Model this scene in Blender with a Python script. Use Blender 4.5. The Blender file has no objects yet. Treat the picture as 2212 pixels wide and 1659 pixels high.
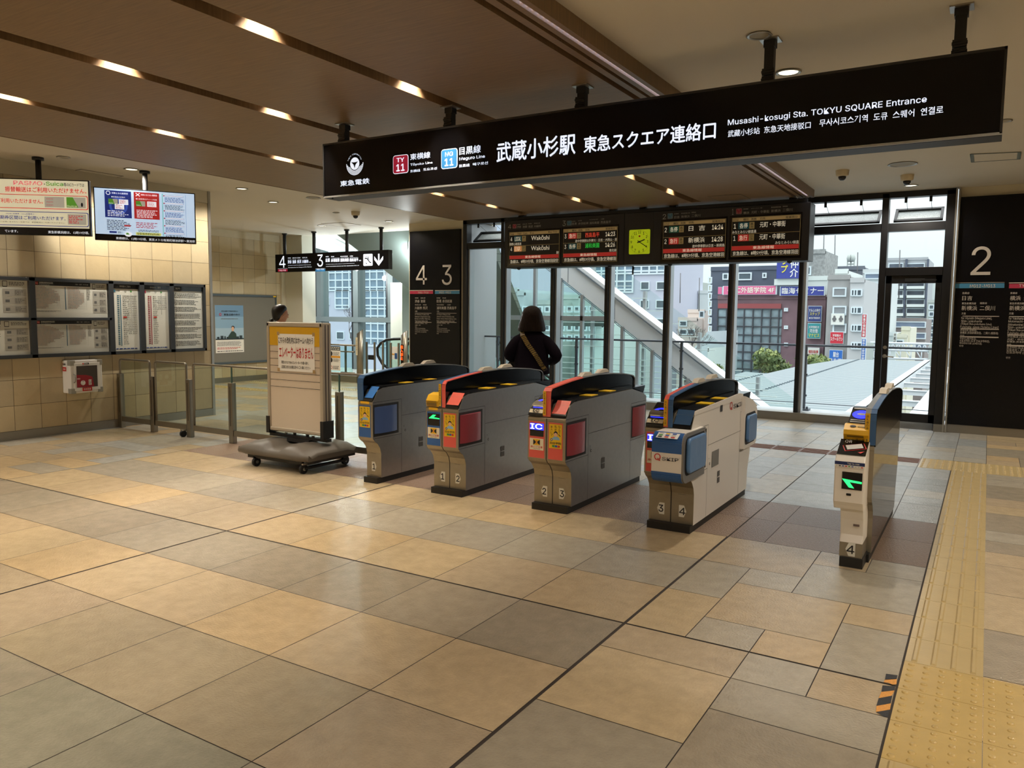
import bpy, bmesh, math, random
from mathutils import Vector, Matrix
R = math.radians
scn = bpy.context.scene
COL = scn.collection

# ---------------- camera, sky, exposure ----------------
IW, IH, FPX = 2212.0, 1659.0, 1679.6
YAW, PITCH, ROLL, CAMZ = -0.5479, -0.0909, 0.0097, 1.5316
_f = Vector((math.sin(YAW)*math.cos(PITCH), math.cos(YAW)*math.cos(PITCH), math.sin(PITCH)))
_r0 = _f.cross(Vector((0, 0, 1))).normalized(); _u0 = _r0.cross(_f)
_r = math.cos(ROLL)*_r0 + math.sin(ROLL)*_u0
_u = -math.sin(ROLL)*_r0 + math.cos(ROLL)*_u0
cd = bpy.data.cameras.new('camera'); cam = bpy.data.objects.new('camera', cd); COL.objects.link(cam)
cd.sensor_fit = 'HORIZONTAL'; cd.sensor_width = 36.0; cd.lens = 36.0*FPX/IW; cd.clip_end = 1000; cd.clip_start = .05
cam.matrix_world = Matrix.Translation((0, 0, CAMZ)) @ Matrix((_r, _u, -_f)).transposed().to_4x4()
scn.camera = cam
w = bpy.data.worlds.new('sky'); scn.world = w; w.use_nodes = True
nt = w.node_tree; nt.nodes.clear()
out = nt.nodes.new('ShaderNodeOutputWorld'); bg = nt.nodes.new('ShaderNodeBackground')
tc = nt.nodes.new('ShaderNodeTexCoord'); sp = nt.nodes.new('ShaderNodeSeparateXYZ'); cr = nt.nodes.new('ShaderNodeValToRGB')
nz = nt.nodes.new('ShaderNodeTexNoise'); nz.inputs['Scale'].default_value = 3.0
mx = nt.nodes.new('ShaderNodeMath'); mx.operation = 'MULTIPLY_ADD'; mx.inputs[1].default_value = .10
nt.links.new(tc.outputs['Generated'], sp.inputs[0]); nt.links.new(tc.outputs['Generated'], nz.inputs['Vector'])
nt.links.new(nz.outputs['Fac'], mx.inputs[0]); nt.links.new(sp.outputs['Z'], mx.inputs[2])
nt.links.new(mx.outputs[0], cr.inputs[0])
cr.color_ramp.elements[0].position = 0.04; cr.color_ramp.elements[0].color = (.16, .18, .185, 1)
cr.color_ramp.elements[1].position = 1.0; cr.color_ramp.elements[1].color = (.98, 1.0, 1.0, 1)
e_ = cr.color_ramp.elements.new(.07); e_.color = (.262, .300, .303, 1)
e_ = cr.color_ramp.elements.new(.40); e_.color = (.50, .54, .55, 1)
nt.links.new(cr.outputs[0], bg.inputs[0]); bg.inputs[1].default_value = SKY_STRENGTH = 3.4
nt.links.new(bg.outputs[0], out.inputs[0])
scn.view_settings.view_transform = 'Standard'; scn.view_settings.look = 'None'
scn.view_settings.exposure = 0.0; scn.view_settings.gamma = 1.0; scn.view_settings.use_curve_mapping = False
scn.cycles.use_denoising = True
scn.cycles.max_bounces = 8; scn.cycles.diffuse_bounces = 4; scn.cycles.glossy_bounces = 4
scn.cycles.transmission_bounces = 6; scn.cycles.transparent_max_bounces = 24; scn.cycles.caustics_reflective = False
scn.cycles.sample_clamp_indirect = 4.0
SPOT_W, DOWN_W = 112.0, 118.0        # one slot spotlight, one round downlight

# ---------------- small geometry helpers ----------------
def ray(u, v): return (u-IW/2)/FPX*_r - (v-IH/2)/FPX*_u + _f
C0 = Vector((0, 0, CAMZ))
def at_y(u, v, Y): d = ray(u, v); return C0 + d*(Y/d.y)
def at_x(u, v, X): d = ray(u, v); return C0 + d*(X/d.x)
def at_z(u, v, Z=0): d = ray(u, v); return C0 + d*((Z-CAMZ)/d.z)
def V(*a): return Vector(a)

def lin(c): return tuple(((x/255)/12.92 if x/255 <= .04045 else ((x/255+.055)/1.055)**2.4) for x in c)
MATS = {}
def mat(name, rgb, rough=.5, metal=0.0, emit=0.0, noise=0.0, nscale=8.0, bump=0.0, bscale=60.0, coat=0.0, spec=.5, stretch=None, attr=None, aniso=0):
    if name in MATS: return MATS[name]
    m = bpy.data.materials.new(name); m.use_nodes = True; n = m.node_tree; L = n.links
    b = n.nodes['Principled BSDF']; c = lin(rgb)+(1,)
    b.inputs['Base Color'].default_value = c; b.inputs['Roughness'].default_value = rough
    b.inputs['Metallic'].default_value = metal; b.inputs['Specular IOR Level'].default_value = spec
    b.inputs['Coat Weight'].default_value = coat
    if emit: b.inputs['Emission Color'].default_value = c; b.inputs['Emission Strength'].default_value = emit
    if noise or bump or attr:
        t = n.nodes.new('ShaderNodeTexCoord'); mp = n.nodes.new('ShaderNodeMapping'); L.new(t.outputs['Object'], mp.inputs[0])
        if stretch: mp.inputs['Scale'].default_value = stretch
    if noise or attr:
        nn = n.nodes.new('ShaderNodeTexNoise'); nn.inputs['Scale'].default_value = nscale; nn.inputs['Detail'].default_value = 10; nn.inputs['Roughness'].default_value = .66 if attr else .5
        L.new(mp.outputs[0], nn.inputs['Vector'])
        mr = n.nodes.new('ShaderNodeMapRange'); mr.inputs[1].default_value = .25; mr.inputs[2].default_value = .75
        mr.inputs[3].default_value = 1-noise; mr.inputs[4].default_value = 1+noise; L.new(nn.outputs['Fac'], mr.inputs[0])
        mm = n.nodes.new('ShaderNodeVectorMath'); mm.operation = 'SCALE'
        if attr:
            at = n.nodes.new('ShaderNodeAttribute'); at.attribute_name = attr; L.new(at.outputs['Color'], mm.inputs[0])
        else: mm.inputs[0].default_value = c[:3]
        L.new(mr.outputs[0], mm.inputs['Scale']); L.new(mm.outputs[0], b.inputs['Base Color'])
    if bump:
        bn = n.nodes.new('ShaderNodeTexNoise'); bn.inputs['Scale'].default_value = bscale; bn.inputs['Detail'].default_value = 4
        L.new(mp.outputs[0], bn.inputs['Vector']); bu = n.nodes.new('ShaderNodeBump'); bu.inputs['Strength'].default_value = bump
        bu.inputs['Distance'].default_value = .01; L.new(bn.outputs['Fac'], bu.inputs['Height']); L.new(bu.outputs[0], b.inputs['Normal'])
    MATS[name] = m; return m
def glass(name, tint=(235, 250, 245), refl=1.0):
    if name in MATS: return MATS[name]
    m = bpy.data.materials.new(name); m.use_nodes = True; n = m.node_tree; n.nodes.clear(); L = n.links
    o = n.nodes.new('ShaderNodeOutputMaterial'); mixs = n.nodes.new('ShaderNodeMixShader'); tr = n.nodes.new('ShaderNodeBsdfTransparent')
    gl = n.nodes.new('ShaderNodeBsdfGlossy'); gl.inputs['Roughness'].default_value = .02; lw = n.nodes.new('ShaderNodeLayerWeight'); lw.inputs[0].default_value = .5
    tr.inputs[0].default_value = lin(tint)+(1,)
    pw = n.nodes.new('ShaderNodeMath'); pw.operation = 'POWER'; pw.inputs[1].default_value = 4.0; L.new(lw.outputs['Facing'], pw.inputs[0])
    mu = n.nodes.new('ShaderNodeMath'); mu.operation = 'MULTIPLY_ADD'; mu.inputs[1].default_value = .7*refl; mu.inputs[2].default_value = .05*refl; L.new(pw.outputs[0], mu.inputs[0])
    L.new(mu.outputs[0], mixs.inputs[0]); L.new(tr.outputs[0], mixs.inputs[1]); L.new(gl.outputs[0], mixs.inputs[2]); L.new(mixs.outputs[0], o.inputs[0])
    MATS[name] = m; return m

class MB:
    """collects polygons in world space, then links them as ONE mesh object"""
    def __init__(s, default=None): s.v = []; s.f = []; s.mi = []; s.mats = []; s.d = default; s.col = []; s.smooth = set()
    def m(s, mt):
        mt = mt or s.d
        if mt not in s.mats: s.mats.append(mt)
        return s.mats.index(mt)
    def face(s, pts, mt=None, sm=False):
        b = len(s.v); s.v += [Vector(p) for p in pts]; s.f.append(tuple(range(b, b+len(pts)))); s.mi.append(s.m(mt))
        if sm: s.smooth.add(len(s.f)-1)
    def mesh(s, verts, faces, mt=None, sm=False):
        b = len(s.v); s.v += [Vector(p) for p in verts]; k = s.m(mt)
        for f in faces:
            s.f.append(tuple(b+i for i in f)); s.mi.append(k)
            if sm: s.smooth.add(len(s.f)-1)
    def obox(s, o, a, b, c, mt=None):
        o, a, b, c = map(Vector, (o, a, b, c))
        vs = [o, o+a, o+a+b, o+b, o+c, o+a+c, o+a+b+c, o+b+c]
        s.mesh(vs, [(0, 3, 2, 1), (4, 5, 6, 7), (0, 1, 5, 4), (1, 2, 6, 5), (2, 3, 7, 6), (3, 0, 4, 7)], mt)
    def box(s, x0, x1, y0, y1, z0, z1, mt=None): s.obox((x0, y0, z0), (x1-x0, 0, 0), (0, y1-y0, 0), (0, 0, z1-z0), mt)
    def prism(s, pts, vec, mt=None, side=None):
        pts = [Vector(p) for p in pts]; vec = Vector(vec); n = len(pts)
        s.mesh(pts+[p+vec for p in pts], [tuple(range(n))[::-1], tuple(range(n, 2*n))], mt)
        b = len(s.v)-2*n; k = s.m(side or mt)
        for i in range(n):
            j = (i+1) % n; s.f.append((b+i, b+j, b+n+j, b+n+i)); s.mi.append(k)
    def yz(s, prof, x0, x1, mt=None, side=None): s.prism([(x0, y, z) for y, z in prof], (x1-x0, 0, 0), mt, side)
    def xz(s, prof, y0, y1, mt=None, side=None): s.prism([(x, y0, z) for x, z in prof], (0, y1-y0, 0), mt, side)
    def sweep(s, pts, rad, n=10, mt=None, caps=True, sx=None):
        pts = [Vector(p) for p in pts]; N = len(pts)
        if not isinstance(rad, list): rad = [rad]*N
        rings = []; ref = None
        for i, p in enumerate(pts):
            t = (pts[min(i+1, N-1)]-pts[max(i-1, 0)]).normalized()
            if ref is None or abs(ref.dot(t)) > .95: ref = V(0, 0, 1) if abs(t.z) < .9 else V(1, 0, 0)
            a = (ref - t*ref.dot(t)).normalized(); b_ = t.cross(a); ref = a
            r = rad[i]; ra, rb = (r if isinstance(r, tuple) else (r, r))
            rings.append([p + a*math.cos(2*math.pi*k/n)*ra + b_*math.sin(2*math.pi*k/n)*rb for k in range(n)])
        s.loft(rings, mt, caps)
    def loft(s, rings, mt=None, caps=True, sm=True):
        n = len(rings[0]); vs = [p for r_ in rings for p in r_]; fs = []
        for i in range(len(rings)-1):
            for k in range(n): fs.append((i*n+k, i*n+(k+1) % n, (i+1)*n+(k+1) % n, (i+1)*n+k))
        s.mesh(vs, fs, mt, sm)
        if caps:
            b = len(s.v)-len(vs); k_ = s.m(mt)
            s.f.append(tuple(range(b, b+n))[::-1]); s.mi.append(k_); s.f.append(tuple(range(len(s.v)-n, len(s.v)))); s.mi.append(k_)
    def cyl(s, a, b, r, n=16, mt=None, r2=None): s.sweep([a, b], [r, r if r2 is None else r2], n, mt)
    def lathe(s, c, prof, n=24, mt=None, caps=True):
        c = Vector(c); s.loft([[c+V(math.cos(2*math.pi*k/n)*r, math.sin(2*math.pi*k/n)*r, z) for k in range(n)] for r, z in prof], mt, caps)
    def disc(s, c, a, b, n=24, mt=None):
        c, a, b = Vector(c), Vector(a), Vector(b); s.face([c+a*math.cos(2*math.pi*k/n)+b*math.sin(2*math.pi*k/n) for k in range(n)], mt)
    def build(s, name, parent=None, bevel=0, recalc=True, sub=0):
        me = bpy.data.meshes.new(name)
        org = Vector((0, 0, 0))
        if parent is not None: org = Vector(parent['_o'][:])
        else:
            xs = [p.x for p in s.v]; ys = [p.y for p in s.v]; zs = [p.z for p in s.v]
            org = V((min(xs)+max(xs))/2, (min(ys)+max(ys))/2, min(zs))
        me.from_pydata([p-org for p in s.v], [], s.f)
        for mt in s.mats: me.materials.append(mt)
        me.polygons.foreach_set('material_index', s.mi)
        if s.col:
            ca = me.color_attributes.new('tile_color', 'FLOAT_COLOR', 'CORNER'); buf = []
            for p in me.polygons:
                c = s.col[p.index]
                for _ in range(p.loop_total): buf += [c[0], c[1], c[2], 1.0]
            ca.data.foreach_set('color', buf)
        for i in s.smooth: me.polygons[i].use_smooth = True
        if recalc and not s.col:
            bm = bmesh.new(); bm.from_mesh(me); bmesh.ops.recalc_face_normals(bm, faces=bm.faces); bm.to_mesh(me); bm.free()
        o = bpy.data.objects.new(name, me); COL.objects.link(o)
        if parent is not None: o.parent = parent; o['_o'] = parent['_o']
        else: o.location = org; o['_o'] = tuple(org)
        if bevel:
            bv = o.modifiers.new('bevel', 'BEVEL'); bv.width = bevel; bv.segments = 2; bv.limit_method = 'ANGLE'; bv.angle_limit = R(40)
        if sub:
            sb = o.modifiers.new('sub', 'SUBSURF'); sb.levels = sub; sb.render_levels = sub
        return o
def tag(o, label, cat, group=None, kind=None):
    o['label'] = label; o['category'] = cat
    if group: o['group'] = group
    if kind: o['kind'] = kind
    return o
def thing(name, label, cat, loc, group=None):
    o = bpy.data.objects.new(name, None); COL.objects.link(o); o.location = loc; o.empty_display_size = .1
    o['_o'] = tuple(loc); return tag(o, label, cat, group)
def struct(mb, name, parent=None, bevel=0):
    o = mb.build(name, parent, bevel)
    if parent is None: o['kind'] = 'structure'
    return o

# ---- flat decoration (printing, lettering, lamps' faces) on a real plane ----
_tc = {}
FONT = None
try:      # Blender's own interface sans-serif; the default font stands in if it is not there
    import os
    FONT = bpy.data.fonts.load(os.path.join(bpy.utils.resource_path('LOCAL'), 'datafiles', 'fonts', 'Inter.woff2'))
except Exception: FONT = None
def glyphs(s, bold):
    bold = 0; k = (s, bold)
    if s == '4': _tc[k] = ([(.40, 0), (.49, 0), (.49, .72), (.40, .72), (0, .165), (.62, .165), (.62, .245), (0, .245), (.40, .72), (0, .245), (.105, .245), (.40, .60)], [(0, 1, 2, 3), (4, 5, 6, 7), (8, 9, 10, 11)], 0, .62, 0, .72)
    if k not in _tc:
        cu = bpy.data.curves.new('t', 'FONT'); cu.body = s
        if FONT and s.isascii() : cu.font = FONT
        cu.resolution_u = 1 if len(s) > 14 else 2; cu.offset = bold
        ob = bpy.data.objects.new('t', cu); me = ob.to_mesh()
        vs = [(v.co.x, v.co.y) for v in me.vertices]; fs = [tuple(p.vertices) for p in me.polygons]
        ob.to_mesh_clear(); bpy.data.objects.remove(ob); bpy.data.curves.remove(cu)
        xs = [v[0] for v in vs] or [0]; ys = [v[1] for v in vs] or [0]
        _tc[k] = (vs, fs, min(xs), max(xs), min(ys), max(ys))
    return _tc[k]
class Deco:
    """printing laid on the plane (o, r, u); layers step off it by a fraction of a millimetre"""
    def __init__(s, o, r, u, step=.0006):
        s.o, s.r, s.u = Vector(o), Vector(r).normalized(), Vector(u).normalized(); s.n = s.r.cross(s.u); s.mb = MB(); s.step = step; s.k = (0, 0, 1)
    def p(s, a, b, lay=1): return s.o+s.r*a+s.u*b+s.n*(s.step*lay)
    def uv(s, x, y):
        k = s.k; d = ray(k[0]+x/k[2], k[1]+y/k[2]); t = (s.o-C0).dot(s.n)/d.dot(s.n); q = C0+d*t-s.o
        return q.dot(s.r), q.dot(s.u)
    def rect(s, a0, b0, a1, b1, mt, lay=1): s.mb.face([s.p(a0, b0, lay), s.p(a1, b0, lay), s.p(a1, b1, lay), s.p(a0, b1, lay)], mt)
    def poly(s, pts, mt, lay=1): s.mb.face([s.p(a, b, lay) for a, b in pts], mt)
    def ring(s, c, r0, r1, mt, lay=1, a0=0, a1=360, n=24):
        for i in range(n):
            t0, t1 = R(a0+(a1-a0)*i/n), R(a0+(a1-a0)*(i+1)/n)
            s.poly([(c[0]+q*math.cos(t), c[1]+q*math.sin(t)) for q, t in ((r0, t0), (r1, t0), (r1, t1), (r0, t1))], mt, lay)
    def disc(s, c, r, mt, lay=1, n=24, ry=None): s.poly([(c[0]+r*math.cos(2*math.pi*i/n), c[1]+(ry or r)*math.sin(2*math.pi*i/n)) for i in range(n)], mt, lay)
    def rrect(s, a0, b0, a1, b1, rad, mt, lay=1):
        pts = []
        for cx, cy, st in ((a1-rad, b1-rad, 0), (a0+rad, b1-rad, 90), (a0+rad, b0+rad, 180), (a1-rad, b0+rad, 270)):
            pts += [(cx+rad*math.cos(R(st+15*i)), cy+rad*math.sin(R(st+15*i))) for i in range(7)]
        s.poly(pts, mt, lay)
    def line(s, a, b, w_, mt, lay=1):
        a, b = Vector(a), Vector(b); d = (b-a).normalized(); q = Vector((-d.y, d.x))*w_/2; s.poly([a-q, b-q, b+q, a+q], mt, lay)
    def text(s, t, a0, b0, a1, b1, mt, lay=2, bold=0.0, rot=0):
        vs, fs, x0, x1, y0, y1 = glyphs(t, bold)
        if not vs: return
        sx = (a1-a0)/max(x1-x0, 1e-6); sy = (b1-b0)/max(y1-y0, 1e-6)
        e = min(max(bold, 0), .04)*.45
        for ix, (ex, ey) in enumerate(((0, 0),) if e == 0 else ((-e, 0), (e, 0), (0, e), (0, -e))):
            s.mb.mesh([s.p(a0+(x+ex-x0)*sx, b0+(y+ey-y0)*sy, lay+.17*ix) for x, y in vs], fs, mt)
    def num(s, t, cx, cy, h, mt, lay=2, bold=0.0):
        g = glyphs(t, bold); k = h/max(g[5]-g[4], 1e-6); w_ = (g[3]-g[2])*k; s.text(t, cx-w_/2, cy-h/2, cx+w_/2, cy+h/2, mt, lay, bold)
    def vtext(s, t, a0, b0, a1, b1, mt, lay=2, bold=0.0):
        n = len(t); h = (b1-b0)/n
        for i, ch in enumerate(t):
            if ch.strip(): s.text(ch, a0, b1-h*(i+1)+h*.07, a1, b1-h*i-h*.07, mt, lay, bold)
    # the same, given by where the corners (left-bottom, right-top) lie on the plane
    def bx(s, lb, rt): a0, b0 = s.uv(*lb); a1, b1 = s.uv(*rt); return a0, b0, a1, b1
    def R(s, lb, rt, mt, lay=1): s.rect(*s.bx(lb, rt), mt, lay)
    def T(s, t, lb, rt, mt, lay=2, bold=0.0): s.text(t, *s.bx(lb, rt), mt, lay, bold)
    def lines(s, a0, b0, a1, b1, n, mt, lay=2, frac=.45, rnd=None, jag=.0):
        h = (b1-b0)/n
        for i in range(n):
            e = a1-(rnd.random()*jag*(a1-a0) if rnd else 0); y = b1-h*(i+1); x = a0
            while x < e-1e-4:
                ww = min(e-x, (rnd.uniform(.6, 2.2) if rnd else 1e3)*h); s.rect(x, y+h*.25, x+ww, y+h*(.25+frac), mt, lay); x += ww+h*.45
    def build(s, name, parent): return s.mb.build(name, parent, recalc=False)

# ---------------- materials ----------------
WHITE_E = mat('lit_white_letters', (232, 240, 255), .5, emit=.9)
RED_E = mat('lit_red', (150, 22, 48), .5, emit=.7); BLUE_E = mat('lit_blue', (38, 112, 165), .5, emit=.45)
GBG = [(148, 140, 122), (144, 134, 116), (140, 136, 118)]
BLACK = mat('black_gloss_panel', (7, 7, 10), .25, spec=.25); BLACKM = mat('black_matte', (14, 14, 16), .55)
FRAME_B = mat('black_aluminium', (12, 13, 17), .38); DARK = mat('dark_grey_plastic', (38, 39, 42), .4)
STEEL = mat('brushed_steel', (150, 146, 138), .36, metal=.85, noise=.06, nscale=30, stretch=(1, 1, 30), bump=.03)
STEEL2 = mat('satin_steel', (168, 165, 158), .3, metal=.8, noise=.04, nscale=20)
ALU = mat('silver_aluminium', (176, 180, 184), .4, metal=.5)
PAPER = mat('white_paper', (238, 236, 230), .6); INK = mat('black_ink', (28, 28, 32), .6); GREYI = mat('grey_ink', (105, 105, 108), .6)
CREAM = mat('cream_paint', (205, 196, 172), .7, noise=.02); CEILM = mat('ceiling_paint', (206, 199, 184), .75, noise=.015, nscale=2)
WHITEP = mat('white_panel', (222, 226, 228), .45); YEL = mat('yellow_print', (225, 184, 22), .45); PINK = mat('salmon_panel', (214, 88, 78), .4)
BLUEP = mat('blue_panel', (38, 88, 152), .4); REDI = mat('red_ink', (196, 42, 38), .55); BLUEI = mat('blue_ink', (42, 78, 160), .55)
GREENI = mat('green_ink', (60, 145, 60), .55); LGREY = mat('light_grey_print', (196, 194, 188), .6); WHITEG = mat('white_gloss', (232, 230, 226), .3)
GRAYD = mat('grey_letters', (168, 158, 146), .6); TYR = mat('line_red', (158, 34, 62), .5); MGB = mat('line_blue', (52, 112, 142), .5)
TILE_W = None

# ================= THE ROOM =================
rng = random.Random(11)
TILEM = mat('stone_tile', (180, 160, 130), .27, noise=.15, nscale=11, bump=.4, bscale=90, attr='tile_color', spec=.5)
TILER = mat('rough_tile', (110, 92, 80), .3, noise=.3, nscale=60, bump=1.0, bscale=90, attr='tile_color', spec=.6)
TACT = mat('tactile_tile', (186, 164, 116), .3, noise=.07, nscale=10, bump=.1, spec=.5); TACD = mat('tactile_tile_dots', (188, 160, 98), .32, noise=.07, nscale=10, bump=.1, spec=.5); GROUT = mat('dark_grout', (52, 44, 38), .8)
TAN = [(184, 164, 130), (188, 164, 126), (180, 160, 128), (176, 158, 130)]; GRY = [(166, 157, 139), (162, 153, 136), (170, 160, 141)]
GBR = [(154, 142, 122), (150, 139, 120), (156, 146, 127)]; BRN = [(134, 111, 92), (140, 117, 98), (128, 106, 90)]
X1, GX, Y1, GY = -1.464, .598, 3.497, .300        # main joint lines
def bx_(b): return Y1+GY*b
fl = MB(); frough = MB()
def tile(x0, y0, x1, y1, colr, thick=(0, 0, 0, 0), rough=False):
    g = .0023; l, b, r_, t = [g+q for q in thick]
    if x1-l-r_-x0 < .01 or y1-b-t-y0 < .01: return
    mb = frough if rough else fl
    mb.face([(x0+l, y0+b, 0), (x1-r_, y0+b, 0), (x1-r_, y1-t, 0), (x0+l, y1-t, 0)], TILER if rough else TILEM)
    j = rng.uniform(.95, 1.05); mb.col.append([q*j for q in lin(colr)])
XL, XR, YB, YT = -14.6, 6.0, -6.0, 15.6
bandc = {0: TAN, 1: GRY, 2: TAN, -1: GBR, -2: TAN, -3: GBR, -4: GBR, -5: GBR, -6: TAN, -7: GRY}
i0 = int((XL-X1)/GX)-1
for i in range(i0, 0):
    xa, xb = X1+GX*i, X1+GX*(i+1); th_l = .006 if (i % 5 == 0) else 0; th_r = .006 if ((i+1) % 5 == 0) else 0
    for j in range(-16, 3):
        if i < -10 and j >= 0: continue
        ya, yb = bx_(2*j), bx_(2*j+2); tb = .005 if j % 5 == 0 else 0; tt = .005 if (j+1) % 5 == 0 else 0
        c = rng.choice(bandc.get(j, rng.choice([TAN, GBR])))
        if j == -3: c = rng.choice([(166, 150, 124), (162, 146, 122), (160, 146, 120)])
        if j in (-4, -5): c = rng.choice(GBG)
        tile(max(xa, XL), ya, xb, yb, c, (th_l, tb, th_r, tt))
# rough brown band under the gates
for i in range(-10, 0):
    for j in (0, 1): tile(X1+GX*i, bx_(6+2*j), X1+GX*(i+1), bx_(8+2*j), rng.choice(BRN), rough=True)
# hand-laid ashlar right of the main joint (units of 0.3 m)
G2, T2 = GRY, TAN
ash = [(0,4,2,6,T2),(0,2,1,4,G2),(1,3,2,4,G2),(1,1,3,3,T2),(0,0,1,2,T2),(1,0,2,1,G2),(2,0,3,1,T2),(2,3,4,5,G2),(2,5,3,6,T2),(3,5,4,6,G2),(3,2,4,3,T2),(3,0,4,2,G2),
       (0,-1,2,0,T2),(2,-1,3,0,G2),(3,-1,4,0,T2),(2,-2,4,-1,GBR),(0,-3,2,-1,T2),(2,-4,4,-2,GBR),(0,-5,2,-3,GBR),(2,-5,4,-4,T2)]
HX = .3035
def xa_(a): return X1+.006+HX*a
for a0, b0, a1, b1, cs in ash: tile(xa_(a0), bx_(b0), xa_(a1), bx_(b1), rng.choice(cs), (0, .005 if b0 == 0 else 0, 0, .005 if b1 == 0 else 0))
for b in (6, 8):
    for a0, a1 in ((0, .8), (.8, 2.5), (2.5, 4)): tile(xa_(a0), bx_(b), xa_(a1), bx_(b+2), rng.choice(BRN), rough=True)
def ashlar(ax0, ax1, b0, b1, xf, pal):
    occ = set()
    for b in range(b0, b1):
        for a in range(ax0, ax1):
            if (a, b) in occ: continue
            opts = [(2, 1), (2, 2), (1, 2), (3, 2), (1, 1), (3, 1), (2, 1)]; rng.shuffle(opts)
            for w_, h in opts+[(1, 1)]:
                cells = [(a+i, b+j) for i in range(w_) for j in range(h)]
                if all(q not in occ and q[0] < ax1 and q[1] < b1 for q in cells):
                    occ |= set(cells); break
            tile(xf(a), bx_(b), xf(a+w_), bx_(b+h), rng.choice(pal))
COOL = [(156, 158, 156), (150, 153, 152), (162, 163, 160), (166, 164, 156), (170, 164, 150), (168, 160, 144)]
ashlar(4, 5, 20, 28, xa_, COOL)
ashlar(0, 4, -32, -5, xa_, TAN+GBR); ashlar(0, 4, 10, 28, xa_, COOL)
ashlar(5, 25, -32, 28, xa_, TAN+GBR+GRY[:1]+[(190, 172, 144)])
ashlar(-20, 0, 10, 28, lambda a: X1+.299*a, COOL)
ashlar(-44, -27, 0, 31, lambda a: X1+.299*a, TAN+TAN+GRY+COOL[3:])
ashlar(-27, -20, 0, 28, lambda a: X1+.299*a, TAN+TAN+GRY+COOL[3:])
fo = struct(fl, 'floor'); fr_ = struct(frough, 'floor')
g = MB(GROUT); g.box(XL, XR, YB, 11.95, -.25, -.0025); g.box(XL, -8.4, 11.95, 12.85, -.25, -.0025); struct(g, 'floor')
# tactile paving
tp = MB(TACT)
def ttile(x0, y0, kind, along='y', w_=.3, mt=None):
    mt = mt or TACT; g = .0015; tp.box(x0+g, x0+w_-g, y0+g, y0+.3-g, -.002, .0012, mt)
    if kind == 'dot':
        for i in range(5):
            for j in range(5):
                cx, cy = x0+w_*(i+.5)/5, y0+.3*(j+.5)/5
                tp.lathe((cx, cy, 0), [(.0145, .001), (.012, .0045), (.008, .0058), (.001, .006)], 10, mt, caps=False)
    else:
        for i in range(4):
            c = (i+.5)/4
            q = (x0+w_*c-.0125, x0+w_*c+.0125, y0+.01, y0+.29) if along == 'y' else (x0+.01, x0+w_-.01, y0+.3*c-.0125, y0+.3*c+.0125)
            x0_, x1_, y0_, y1_ = q; e = .005
            e = .007; b_ = [(x0_, y0_, .001), (x1_, y0_, .001), (x1_, y1_, .001), (x0_, y1_, .001)]; t_ = [(x0_+e, y0_+e, .008), (x1_-e, y0_+e, .008), (x1_-e, y1_-e, .008), (x0_+e, y1_-e, .008)]
            tp.mesh(b_+t_, [(4, 5, 6, 7), (0, 1, 5, 4), (1, 2, 6, 5), (2, 3, 7, 6), (3, 0, 4, 7)], mt)
TX, TY = -.2385, 3.783
for k in range(-12, 17):
    y = TY+.3*k
    if k in (-1, -2, -3):
        for c in range(0, 4): ttile(TX+.3035*c, y, 'dot', w_=.3035, mt=TACD)
    else: ttile(TX, y, 'bar', w_=.3035)
for r_ in (0, 1):
    for c in range(-1, 4): ttile(TX+.3035*c, 8.88+.3*r_, 'dot', w_=.3035)
TACTB = mat('brown_tactile', (120, 92, 84), .5)
for c in range(2, 12): ttile(TX-.3035*c, 9.12, 'bar', 'x', .3035, TACTB)
for c in range(0, 14): ttile(-13.6+.3*c, 11.2, 'dot'); ttile(-13.6+.3*c, 10.1, 'bar', 'x')
o = tp.build('tactile_paving'); tag(o, 'yellow tactile paving strips with raised dots and bars running past the gates', 'tactile paving')
# worn tape
tpe = MB(); tk = mat('tape_black', (40, 40, 44), .7, noise=.5, nscale=200); ty = mat('tape_yellow', (214, 148, 64), .6, noise=.2, nscale=120)
d_ = Deco((0, 0, .0015), (1, 0, 0), (0, 1, 0)); d_.k = (1840, 1400, 5.946)
for pts, mt in (([(440, 330), (590, 350), (575, 400), (425, 410)], tk), ([(425, 405), (578, 395), (575, 465), (520, 470), (470, 445), (408, 440)], ty), ([(395, 480), (560, 490), (550, 545), (380, 565)], tk),
                ([(380, 562), (550, 545), (512, 612), (345, 645)], ty), ([(345, 645), (520, 612), (500, 712), (315, 745)], tk), ([(318, 742), (503, 710), (492, 790), (310, 822)], ty), ([(315, 820), (490, 795), (465, 890), (400, 875)], tk)):
    d_.poly([d_.uv(*q) for q in pts], mt)
o = d_.build('hazard_tape', None); o['_o'] = (0, 0, 0); tag(o, 'worn black and yellow hazard tape scrap on the floor beside the dotted paving', 'tape')

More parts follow.
